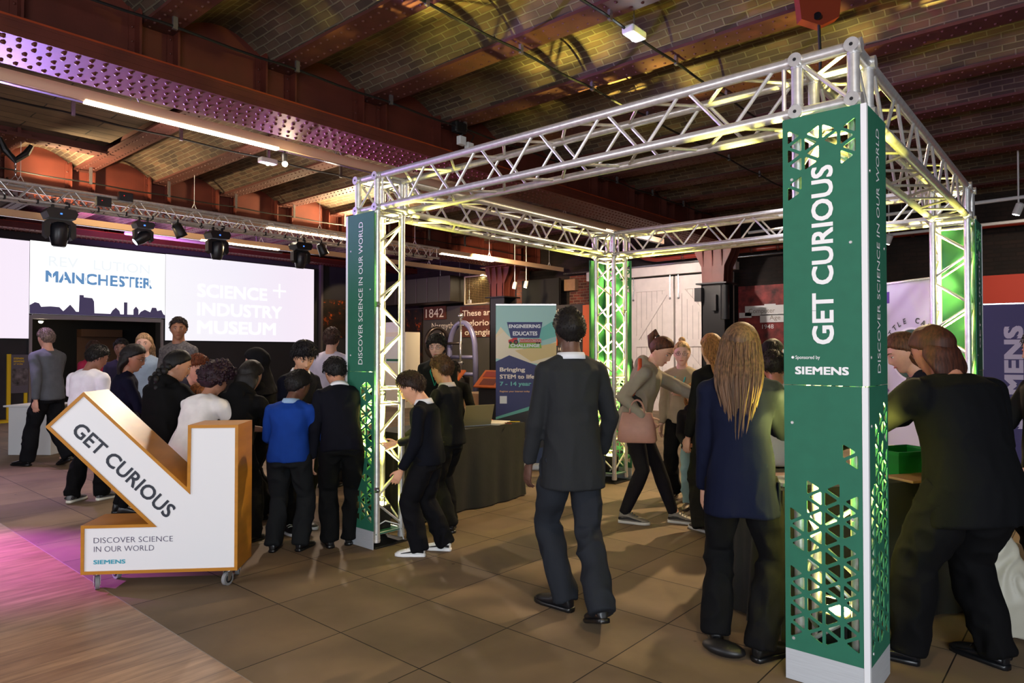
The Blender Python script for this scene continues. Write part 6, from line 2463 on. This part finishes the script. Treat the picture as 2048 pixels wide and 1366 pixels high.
# centre
person('man in a dark grey suit walking away in the centre of the stand', (-1.47, -0.075), 146, 1.74, skin=(92, 62, 50), hair=('afro', (18, 14, 13)), top=('blazer', mat('charcoal_suit', (39, 41, 44), 0.8, 0, 0.06, 300, 0.15, 500)), legs=('trousers', mat('charcoal_suit_trousers', (36, 39, 45), 0.8, 0, 0.06, 300, 0.15, 500)),
       shoes=((20, 20, 24), (14, 14, 16)), collar=(214, 218, 226), lean=3, hp=6, hy=-4, feet=((-0.03, 0.06, 30, 0), (0.05, -0.30, 4, 0.05)), armL=('a', 8, 8, 8), armR=('a', 8, 20, 22, 10), wide=0.97, vox=0.95)
bw, I = person('woman with a dark ponytail and beige hooded top bending forward with a handbag', (-2.14, 2.03), 20, 1.68, skin=(224, 170, 142), hair=('ponytail', (84, 48, 30)), top=('hoodie', (150, 140, 124)), legs=('leggings', (22, 20, 26)),
               shoes=((120, 112, 100), (200, 196, 186), (90, 96, 100)), lean=24, hp=26, hy=-20, hipy=-0.16, feet=((-0.08, 0.18, 0, 0), (0.08, -0.22, 0, 0)), armR=('t', (0.27, -0.02, 0.93), (0.3, -0.9, -0.2)), armL=('t', (-0.05, 0.5, 1.05)), vox=1.0, curlR=1.0, wide=1.05)
person('woman with a fair topknot, beige top and turquoise lanyard facing the camera', (-2.42, 3.15), 285, 1.60, skin=(232, 184, 164), hair=('bun', (196, 156, 108)), top=('jumper', (168, 152, 126)), lanyard=(60, 190, 190), legs=('trousers', DK), hy=10, hp=6, armL=('a', 30, 8, 75, 30), vox=1.2, glasses=True)
person('child in a dark hooded top and pale blue trousers facing the camera', (-2.12, 2.80), 295, 1.20, skin=(210, 156, 126), hair=('bob', (150, 108, 66)), top=('hoodie', (34, 32, 36)), legs=('trousers', (150, 184, 186)), shoes=((120, 100, 80), (60, 50, 46)),
       armL=('t', (0.02, 0.17, 0.62)), armR=('t', (0.06, 0.18, 0.60)), shirt_hem=(214, 200, 150), vox=1.0)
person('woman with wavy light brown hair in black flared trousers and striped socks', (-1.60, 2.12), 150, 1.64, skin=(222, 170, 140), hair=('wavy', (156, 108, 62)), top=('jumper', (20, 20, 22)), legs=('wide', (16, 16, 18)), shoes=((84, 70, 62), (190, 186, 178), (60, 60, 60)), vox=1.1)
person('girl in black shorts standing far behind the woman with the handbag', (-4.3, 5.2), 200, 1.45, skin=(206, 150, 132), hair=('bob', (60, 40, 32)), top=('hoodie', (40, 44, 44)), legs=('leggings', (24, 24, 26)), vox=1.6)
bz, I = person('girl with very long fair-brown hair in a navy blazer, back turned, nearest the big column', (-0.545, 0.07), 117, 1.65, skin=(222, 172, 146), hair=('long', (92, 68, 50)), top=('blazer', mat('navy_blazer', (14, 19, 40), 0.85, 0, 0.05, 200, 0.1, 500)), legs=('trousers', (13, 13, 15)),
               shoes=((14, 14, 15), (14, 14, 15)), lean=6, hp=22, hy=-10, feet=((-0.12, 0.08, 0, 0), (0.09, -0.07, 45, 0)), armR=('a', 34, 14, 66, 20), armL=('a', 4, 3, 10), wide=0.99, vox=0.9)
person('woman with glossy black hair and a grey-green cardigan looking at a phone', (-1.40, 2.75), 70, 1.60, skin=(190, 136, 108), hair=('wavy', (22, 18, 18)), top=('jumper', (150, 150, 134)), armR=('a', 40, 8, 80), vox=1.2)
person('woman in a black-striped white top, almost hidden by the big column', (-0.95, 1.72), 120, 1.52, skin=(190, 128, 98), hair=('short', (30, 24, 22)), top=('tee', mat('striped_jersey', (232, 226, 216), 0.9)), hp=24, lean=10, vox=1.2)

# right of the big column
person('girl with brown hair in a dark coat looking down behind the big dark figure', (-0.02, 1.75), 205, 1.66, skin=(214, 158, 134), hair=('wavy', (84, 52, 34)), top=('jacket', (22, 24, 34)), lean=24, hp=20, hipy=-0.1, armL=('a', 40, 10, 40), armR=('a', 35, 10, 60), vox=1.1)
person('large figure in a black blazer with reddish-brown hair, back turned, at the right', (0.26, 0.62), 146, 1.66, skin=(190, 130, 104), hair=('bob', (62, 32, 22)), top=('blazer', mat('black_blazer', (11, 12, 15), 0.85, 0, 0.05, 200, 0.1, 500)), legs=('trousers', (11, 11, 13)), shoes=((20, 21, 25), (16, 17, 20), (20, 20, 22)),
       lean=20, hp=24, hipy=-0.12, feet=((-0.22, 0.06, 35, 0), (0.16, -0.08, -10, 0)), armL=('t', (-0.30, 0.42, 0.98)), armR=('a', 8, 22, 40, 20), wide=1.38, vox=1.0)
fr_, I = person('person in black cut off by the right edge, holding clear plastic wrap', (0.58, 2.0), 215, 1.62, skin=(200, 140, 112), hair=('short', (30, 24, 24)), top=('jacket', (18, 18, 20)), legs=('trousers', (20, 20, 24)), armR=('t', (0.10, 0.36, 0.98)), armL=('a', 10, 10, 30), vox=1.1, feet=((-0.1, 0.06, 5, 0), (0.1, -0.05, 5, 0)))

# ------------------------------------------------------------------ things people hold and use
def wpt(root, p):
    return PM[root.name] @ Vector(p)


hb = Vector((-2.12, 1.74, 0))
t = thing('handbag', 'dusky pink leather handbag hanging from the arm of the woman in beige', 'handbag', (hb.x, hb.y, 0.73), R(30))
m_ = PM[t.name]
b = MB()
rings = []
for z, a, c in ((0.0, .15, .065), (0.02, .165, .075), (0.14, .15, .06), (0.235, .125, .035), (0.245, .12, .03)):
    rings.append((m_ @ Vector((0, 0, z)), m_.to_3x3() @ Vector((a, 0, 0)), m_.to_3x3() @ Vector((0, c, 0))))
ringloft(b, rings, 24, 0, 4)
M['pinkbag'] = mat('dusky_pink_leather', (176, 128, 112), 0.5, 0, 0.06, 20)
smooth_by_angle(b.build('bag_body', M['pinkbag'], t), 50)
for s in (-1, 1):
    b = MB()
    b.path([m_ @ Vector((0.06 * math.cos(a), s * 0.03, 0.235 + 0.115 * math.sin(a))) for a in [k * math.pi / 10 for k in range(11)]], 0.007, 8)
    b.build('handle', M['pinkbag'], t, smooth=True)
t = thing('shoulder_bag', 'black bag with an orange strap on the shoulder of the woman in beige', 'bag', (-2.28, 1.75, 0.9))
b = MB()
b.sphere((-2.26, 1.90, 1.06), (0.12, 0.09, 0.13), 0, 14, 10)
b.build('pouch', M['blackmatte'], t, smooth=True)
b = MB()
b.path([(-2.16, 1.86, 1.42), (-2.14, 1.82, 1.33), (-2.16, 1.80, 1.2), (-2.23, 1.84, 1.10)], [0.018, 0.020, 0.022, 0.02], 6)
b.build('strap', mat('orange_strap', (206, 84, 44), 0.6), t, smooth=True)
t = thing('phone', 'lit phone held up by the woman with glossy black hair', 'phone', (-1.28, 3.0, 1.3), 0.9)
MB().bevbox((-0.035, -0.004, 0), (0.035, 0.004, 0.14), 0.003, 0, PM[t.name] @ Matrix.Translation((0, 0, 0.02))).build('case', M['black'], t)
MB().box((-0.031, -0.006, 0.03), (0.031, -0.0045, 0.15), 0, PM[t.name]).build('display', led('phone_display', (150, 210, 240), 1.5), t)

# covered table with laptop on the left of the stand
def cloth_table(name, label, c, rz, lx, ly, h, seed):
    t = thing('table', label, 'table', (c[0], c[1], 0), rz)
    m_ = PM[t.name]
    MB().bevbox((-lx / 2, -ly / 2, h - 0.03), (lx / 2, ly / 2, h - 0.004), 0.004, 0, m_).build('table_top', M['offwhite'], t)
    for sx in (-1, 1):
        for sy in (-1, 1):
            MB().tube(m_ @ Vector((sx * (lx / 2 - 0.08), sy * (ly / 2 - 0.08), 0)), m_ @ Vector((sx * (lx / 2 - 0.08), sy * (ly / 2 - 0.08), h - 0.03)), 0.014, 8).build('leg', M['steel'], t)
    # cloth: flat top, hanging skirt with soft folds
    q = random.Random(seed)
    ph = [q.uniform(0, 6) for _ in range(6)]
    per = []
    n = 44
    for (x0, y0, x1, y1) in ((-1, -1, 1, -1), (1, -1, 1, 1), (1, 1, -1, 1), (-1, 1, -1, -1)):
        for k in range(n):
            f = k / n
            per.append(((x0 + (x1 - x0) * f) * lx / 2, (y0 + (y1 - y0) * f) * ly / 2))
    N = len(per)
    vs, fs = [], []
    lv = 9
    for j in range(lv):
        tt = j / (lv - 1)
        z = h + 0.002 - tt * (h - 0.012)
        for i, (x, y) in enumerate(per):
            l_ = math.hypot(x, y)
            nx, ny = (x / (lx / 2)) ** 5, (y / (ly / 2)) ** 5
            s_ = i * 0.11
            w = tt * (0.035 + 0.022 * math.sin(s_ * 2.1 + ph[0]) + 0.016 * math.sin(s_ * 4.7 + ph[1] + tt) + 0.008 * math.sin(s_ * 9.3 + ph[2] + tt * 2))
            vs.append(m_ @ Vector((x + nx * (w + 0.006), y + ny * (w + 0.006), z)))
    for j in range(lv - 1):
        for i in range(N):
            fs.append((j * N + i, (j + 1) * N + i, (j + 1) * N + (i + 1) % N, j * N + (i + 1) % N))
    fs.append(tuple(range(N)))
    b = MB().add(vs, fs)
    o = b.build('tablecloth', M['black_cloth'], None)
    smooth_by_angle(o, 50)
    tag(o, name, 'tablecloth')
    return t


cloth_table('long black cloth over the table with the laptop', 'working table under the black cloth with the laptop', (-4.02, 1.42), math.pi / 2, 1.45, 0.66, 0.755, 4)
cloth_table('black cloth over the table in front of the girl with long hair', 'working table behind the big green column', (-0.33, 1.10), R(58), 1.35, 0.56, 0.755, 8)
t = thing('laptop', 'open grey laptop on the black cloth', 'laptop', (-3.90, 1.58, 0.758), R(-105))
m_ = PM[t.name]
MB().bevbox((-0.16, -0.11, 0), (0.16, 0.11, 0.014), 0.004, 0, m_).build('keyboard_base', M['kick'], t)
MB().bevbox((-0.16, 0, 0), (0.16, 0.008, 0.21), 0.003, 0, m_ @ Matrix.Translation((0, 0.11, 0.012)) @ Matrix.Rotation(R(-18), 4, 'X')).build('screen', mat('laptop_lid', (170, 160, 120), 0.4, 0.4), t)
for i, (x, y, c, w_, a) in enumerate(((-3.82, 1.86, (226, 216, 196), 0.21, 0.3), (-4.05, 1.93, (196, 90, 44), 0.18, 0.8), (-4.10, 1.72, (214, 208, 196), 0.2, -0.2))):
    t = thing('leaflet_pile', ['pile of cream leaflets on the table beside the laptop', 'orange leaflet pile behind the cream leaflets', 'loose white leaflets at the far end of the laptop table'][i], 'leaflets', (x, y, 0.758), a)
    for k in range(3):
        MB().box((-w_ / 2, -0.15, 0.006 * k), (w_ / 2, 0.15, 0.006 * k + 0.005), 0, PM[t.name] @ Matrix.Rotation(0.06 * k, 4, 'Z')).build('sheets', mat('paper', c, 0.7), t)
for i in range(3):
    x, y = -3.78 + 0.03 * i, 1.98 - 0.05 * i
    b = MB().tube((x, y, 0.768), (x + 0.09, y + 0.10 - 0.05 * i, 0.768), 0.005, 8)
    o = b.build('pen', [M['yellow'], M['black'], M['orange']][i], None)
    tag(o, ['yellow pen', 'black pen', 'orange pen'][i] + ' lying near the end of the laptop table', 'pen')
t = thing('hexagon_board', 'lit white-green tablet board on the right-hand table edge', 'board', (-0.5, 0.62, 0.758), R(58))
MB().bevbox((-0.12, -0.1, 0), (0.12, 0.1, 0.02), 0.004, 0, PM[t.name]).build('board', M['offwhite'], t)
MB().path([PM[t.name] @ Vector(p) for p in ((0, 0, 0.03), (0.05, 0.03, 0.07), (0.12, -0.02, 0.05), (0.16, -0.10, 0.02))], 0.006, 6).build('cable', M['cable'], t)
for i, (x, y, c, lab) in enumerate(((-0.62, 0.78, (120, 60, 34), 'brown activity sheet'), (-0.45, 0.9, (190, 120, 60), 'tan activity sheet'))):
    t = thing('activity_sheet', lab + ' on the right-hand table', 'paper', (x, y, 0.758), R(40 + 30 * i))
    MB().box((-0.12, -0.09, 0.0), (0.12, 0.09, 0.004), 0, PM[t.name]).build('sheet', mat('brown_card', c, 0.7), t)
t = thing('green_crate', 'green plastic crate on the table right of the big column', 'crate', (-0.10, 1.42, 0.758), R(58))
b = MB()
m_ = PM[t.name]
for lo, hi in (((-0.15, -0.11, 0), (0.15, 0.11, 0.008)), ((-0.16, -0.12, 0), (-0.15, 0.12, 0.13)), ((0.15, -0.12, 0), (0.16, 0.12, 0.13)), ((-0.15, -0.12, 0), (0.15, -0.11, 0.13)), ((-0.15, 0.11, 0), (0.15, 0.12, 0.13))):
    b.box(lo, hi, 0, m_)
b.build('crate_body', mat('green_plastic', (20, 130, 50), 0.4), t)
b = MB()
for lo, hi in (((-0.175, -0.135, 0.12), (0.175, -0.12, 0.14)), ((-0.175, 0.12, 0.12), (0.175, 0.135, 0.14)), ((-0.175, -0.12, 0.12), (-0.16, 0.12, 0.14)), ((0.16, -0.12, 0.12), (0.175, 0.12, 0.14))):
    b.box(lo, hi, 0, m_)
b.build('rim', mat('green_plastic_rim', (24, 140, 56), 0.4), t)
t = thing('wooden_tray', 'pale wooden tray on the table right of the big column', 'tray', (0.03, 1.22, 0.758), R(58))
MB().bevbox((-0.17, -0.1, 0), (0.17, 0.1, 0.015), 0.004, 0, PM[t.name]).build('tray', mat('pale_wood', (206, 160, 112), 0.5), t)
t = thing('black_pouch', 'crumpled black pouch on the floor behind the heel of the girl in the blazer', 'pouch', (-0.52, -0.28, 0), 0.5)
b = MB()
b.sphere((-0.60, -0.02, 0.03), (0.11, 0.06, 0.035), 0, 16, 10)
t['label'] = 'crumpled black pouch on the floor between the feet of the girl in the blazer'
b.build('pouch_body', M['black'], t, smooth=True)
pb = wpt(fr_, (0.10, 0.40, 0.95))
o = MB()
o.sphere(pb, (0.09, 0.07, 0.05), 0, 14, 10)
M['film'] = mat('clear_film', (226, 224, 216), 0.2)
M['film'].node_tree.nodes['Principled BSDF'].inputs['Alpha'].default_value = 0.45
wr = remesh(o, 'plastic_wrap', M['film'], 0.012, 1, 0.014, (30, 30, 30))
tag(wr, 'crumpled clear plastic wrap held at the right edge', 'plastic wrap')
bg = MB()
ringloft(bg, [((0.45, 1.15, 0.02), (0.11, 0.07, 0), (-0.04, 0.07, 0)), ((0.45, 1.15, 0.2), (0.12, 0.08, 0), (-0.05, 0.08, 0)), ((0.42, 1.15, 0.42), (0.06, 0.04, 0), (-0.02, 0.04, 0)), ((0.41, 1.15, 0.55), (0.02, 0.01, 0), (-0.01, 0.02, 0))], 20)
M['bag'] = mat('frosted_bag', (176, 172, 156), 0.5)
o = remesh(bg, 'plastic_bag', M['bag'], 0.012, 1, 0.010, (18, 18, 8))
tag(o, 'pale plastic carrier bag standing behind the large figure at the right', 'bag')


# ------------------------------------------------------------------ roller banners
def banner(label, p0, p1, h, base=True):
    p0, p1 = Vector((*p0, 0)), Vector((*p1, 0))
    w = (p1 - p0).length
    rz = math.atan2((p1 - p0).y, (p1 - p0).x)
    t = thing('roller_banner', label, 'banner', p0, rz)
    m_ = PM[t.name]
    if base:
        MB().bevbox((-0.02, -0.10, 0.0), (w + 0.02, 0.10, 0.08), 0.02, 0, m_).build('cassette', M['kick'], t)
        MB().tube(m_ @ Vector((w / 2, 0.03, 0.08)), m_ @ Vector((w / 2, 0.03, h)), 0.01, 8).build('pole', M['steel'], t)
    MB().bevbox((0, -0.008, h), (w, 0.012, h + 0.022), 0.003, 0, m_).build('top_rail', M['steel'], t)
    return t, m_, w


def flat(t, m_, poly, c, d, name='print_shape', mt=None):
    b = MB()
    tri = tessellate_polygon([[Vector((x, z, 0)) for x, z in poly]])
    b.add([m_ @ Vector((x, -0.0015 - 0.0007 * d, z)) for x, z in poly], [tuple(q) for q in tri])
    return b.build(name, mt or pmat(c), t)


PMT = {}


def pmat(c):
    if c not in PMT:
        PMT[c] = mat('banner_ink', c, 0.55)
    return PMT[c]


def ell(cx, cz, a, b_, n=24, a0=0, a1=2 * math.pi, rot=0):
    pts = []
    for k in range(n):
        q = a0 + (a1 - a0) * k / n
        x, z = a * math.cos(q), b_ * math.sin(q)
        pts.append((cx + x * math.cos(rot) - z * math.sin(rot), cz + x * math.sin(rot) + z * math.cos(rot)))
    return pts


t, m_, w = banner('pale blue and navy roller banner headed ENGINEERING EDUCATES behind the suited man', (-4.98, 3.13), (-4.40, 3.63), 2.07)
MB().box((0, -0.001, 0.08), (w, 0.001, 2.07), 0, m_).build('sheet', pmat((168, 208, 204)), t)
flat(t, m_, [(0, 1.70), (0.06, 1.80), (0.30, 1.52), (0, 1.50)], (240, 222, 186), 1)
flat(t, m_, [(0, 1.40), (0, 1.66), (0.1, 1.74), (0.42, 1.46), (w, 1.62), (w, 1.30)], (240, 226, 200), 2)
flat(t, m_, [(0.3, 1.62), (w, 1.90), (w, 1.68), (0.5, 1.60)], (112, 188, 180), 2)
flat(t, m_, [(0.24, 1.50), (w, 1.60), (w, 1.44), (0.45, 1.36)], (226, 200, 140), 3)
flat(t, m_, [(0, 0.66), (0, 1.36), (0.17, 1.44), (w, 1.22), (w, 0.90)], (44, 48, 108), 4)
flat(t, m_, [(0, 0.66), (w, 0.90), (w, 0.84), (0, 0.63)], (110, 186, 176), 5)
flat(t, m_, [(0, 0.08), (0, 0.63), (w, 0.84), (w, 0.08)], (34, 32, 42), 4)
flat(t, m_, [(0, 0.08), (0, 0.2), (w, 0.3), (w, 0.08)], (40, 56, 100), 5)
for (cx, cz, a, b2, c, rot) in ((0.13, 0.47, 0.085, 0.125, (112, 72, 54), -0.25), (0.31, 0.33, 0.08, 0.105, (104, 64, 48), 0.15)):
    flat(t, m_, ell(cx, cz + 0.03, a * 1.1, b2 * 1.05, rot=rot), (26, 20, 20), 6)
    flat(t, m_, ell(cx, cz, a, b2 * 0.95, rot=rot), c, 7)
    for s in (-1, 1):
        flat(t, m_, ell(cx + s * 0.032, cz + 0.015, 0.014, 0.007), (236, 230, 224), 8)
        flat(t, m_, ell(cx + s * 0.032, cz + 0.015, 0.006, 0.006), (20, 14, 12), 9)
    flat(t, m_, ell(cx, cz - 0.02, 0.016, 0.01), tuple(int(v * 0.8) for v in c), 8)
    flat(t, m_, ell(cx, cz - 0.06, 0.028, 0.011), (150, 86, 76), 8)
flat(t, m_, [(0.0, 0.08), (0.0, 0.34), (0.06, 0.36), (0.12, 0.30), (0.2, 0.30), (0.22, 0.08)], (206, 206, 214), 6)
for s in (-1, 1):
    b = MB()
    b.path([m_ @ Vector((0.31 + s * 0.034 + 0.027 * math.cos(a), -0.009, 0.345 + 0.022 * math.sin(a))) for a in [k * math.pi / 8 for k in range(17)]], 0.003, 5)
    b.build('printed_glasses', M['black'], t)
flat(t, m_, [(0.14, 1.86), (0.59, 1.86), (0.55, 1.66), (0.19, 1.66)], (44, 48, 108), 6)
flat(t, m_, [(0.16, 1.53), (0.58, 1.53), (0.565, 1.60), (0.175, 1.60)], (128, 178, 66), 6)
flat(t, m_, [(0.30, 1.605), (0.575, 1.605), (0.575, 1.65), (0.30, 1.65)], (226, 196, 190), 6)
flat(t, m_, [(0.30, 1.60), (0.575, 1.60), (0.575, 1.612), (0.30, 1.612)], (196, 44, 48), 8)
flat(t, m_, [(0.16, 1.60), (0.16, 1.635), (0.20, 1.645), (0.22, 1.66), (0.27, 1.66), (0.28, 1.60)], (204, 44, 48), 8)
flat(t, m_, ell(0.185, 1.60, 0.018, 0.018), (34, 30, 34), 9)
flat(t, m_, ell(0.255, 1.607, 0.03, 0.03), (34, 30, 34), 9)
flat(t, m_, ell(0.255, 1.607, 0.013, 0.013), (150, 60, 60), 10)
for xx in (0.52, 0.55):
    flat(t, m_, ell(xx, 1.597, 0.012, 0.012), (34, 30, 34), 9)
tm_ = m_ @ Matrix.Translation((0, -0.008, 0))
for s, x, z, w_, h_, c in (('ENGINEERING', 0.165, 1.785, 0.40, 0.048, WHT), ('EDUCATES', 0.215, 1.69, 0.31, 0.055, WHT), ('FARMVENTION', 0.30, 1.617, 0.27, 0.032, (190, 50, 50)), ('CHALLENGE', 0.185, 1.543, 0.37, 0.042, WHT)):
    text('lettering', s, tm_ @ Matrix.Translation((x, 0, z)), pmat(c), t, width=w_, height=h_, bold=0.035)
for s, x, z, w_, h_, c in (('Bringing', 0.05, 1.235, 0.32, 0.055, (240, 226, 214)), ('STEM to life for', 0.05, 1.145, 0.57, 0.055, (240, 226, 214)), ('7 - 14 year olds', 0.05, 1.055, 0.57, 0.055, (112, 186, 186)), ('Register your interest today', 0.05, 0.975, 0.38, 0.022, (226, 170, 130))):
    text('lettering', s, tm_ @ Matrix.Translation((x, 0, z)), pmat(c), t, width=w_, height=h_, bold=0.03)
flat(t, m_, [(0.05, 0.83), (0.14, 0.83), (0.14, 0.925), (0.05, 0.925)], (236, 236, 236), 6)

t, m_, w = banner('white roller banner with a green roundel and CATTLE CARERS, right of the big column', (-0.84, 4.18), (-0.24, 3.74), 2.13)
MB().box((0, -0.001, 0.08), (w, 0.001, 2.13), 0, m_).build('sheet', pmat((222, 220, 232)), t)
cx, cz, rr_ = 0.40, 1.46, 0.23
flat(t, m_, ell(cx, cz, rr_ + 0.02, rr_ + 0.02, 40), (244, 244, 246), 1)
flat(t, m_, ell(cx, cz, rr_, rr_, 40), (28, 74, 56), 2)
flat(t, m_, [(cx - 0.2, cz + 0.02), (cx - 0.1, cz + 0.15), (cx - 0.02, cz + 0.2), (cx - 0.08, cz + 0.06)], (48, 140, 76), 3)
flat(t, m_, [(cx + 0.02, cz - 0.18), (cx + 0.18, cz - 0.1), (cx + 0.2, cz + 0.02), (cx + 0.08, cz - 0.06)], (48, 140, 76), 3)
flat(t, m_, [(cx - 0.10, cz - 0.06), (cx - 0.07, cz + 0.06), (cx + 0.02, cz + 0.14), (cx + 0.12, cz + 0.14), (cx + 0.16, cz + 0.08), (cx + 0.05, cz + 0.02), (cx - 0.04, cz - 0.1)], (226, 214, 200), 4)
flat(t, m_, [(cx - 0.03, cz + 0.0), (cx + 0.0, cz + 0.09), (cx + 0.05, cz + 0.08), (cx + 0.02, cz + 0.01)], (104, 40, 52), 5)
flat(t, m_, [(cx + 0.07, cz + 0.12), (cx + 0.12, cz + 0.13), (cx + 0.1, cz + 0.08)], (104, 40, 52), 5)
s_ = 'CATTLE CARERS'
for k, ch in enumerate(s_):
    if ch == ' ':
        continue
    a = math.pi * (0.93 - 0.86 * k / (len(s_) - 1))
    p = (cx + (rr_ + 0.06) * math.cos(a), cz + (rr_ + 0.06) * math.sin(a))
    text('lettering', ch, m_ @ Matrix.Translation((p[0], -0.006, p[1])) @ Matrix.Rotation(-(a - math.pi / 2), 4, 'Y') @ Matrix.Translation((-0.018, 0, 0)), pmat((70, 78, 76)), t, height=0.055, bold=0.02)
flat(t, m_, [(0.02, 1.95), (0.14, 1.95), (0.14, 2.06), (0.02, 2.06)], (92, 56, 150), 2)
text('lettering', 'Suited', m_ @ Matrix.Translation((0.36, -0.006, 0.98)), pmat((70, 78, 76)), t, width=0.13, height=0.03)
for k in range(2):
    x = 0.05 + 0.14 * k
    flat(t, m_, [(x, 1.09), (x + 0.04, 1.09), (x + 0.04, 1.07), (x + 0.08, 1.11), (x + 0.04, 1.15), (x + 0.04, 1.13), (x, 1.13)], (140, 100, 176), 2)

t, m_, w = banner('deep purple roller banner with vertical white letters at the right edge', (-0.30, 6.95), (0.22, 7.05), 2.06)
w = 0.62
MB().box((0, -0.001, 0.08), (w, 0.001, 2.06), 0, m_).build('sheet', pmat((58, 42, 110)), t)
text('lettering', 'SIEMENS', m_ @ Matrix.Translation((0.40, -0.006, 0.55)), pmat((214, 200, 226)), t, width=1.25, height=0.20, bold=0.04, rot=math.pi / 2)
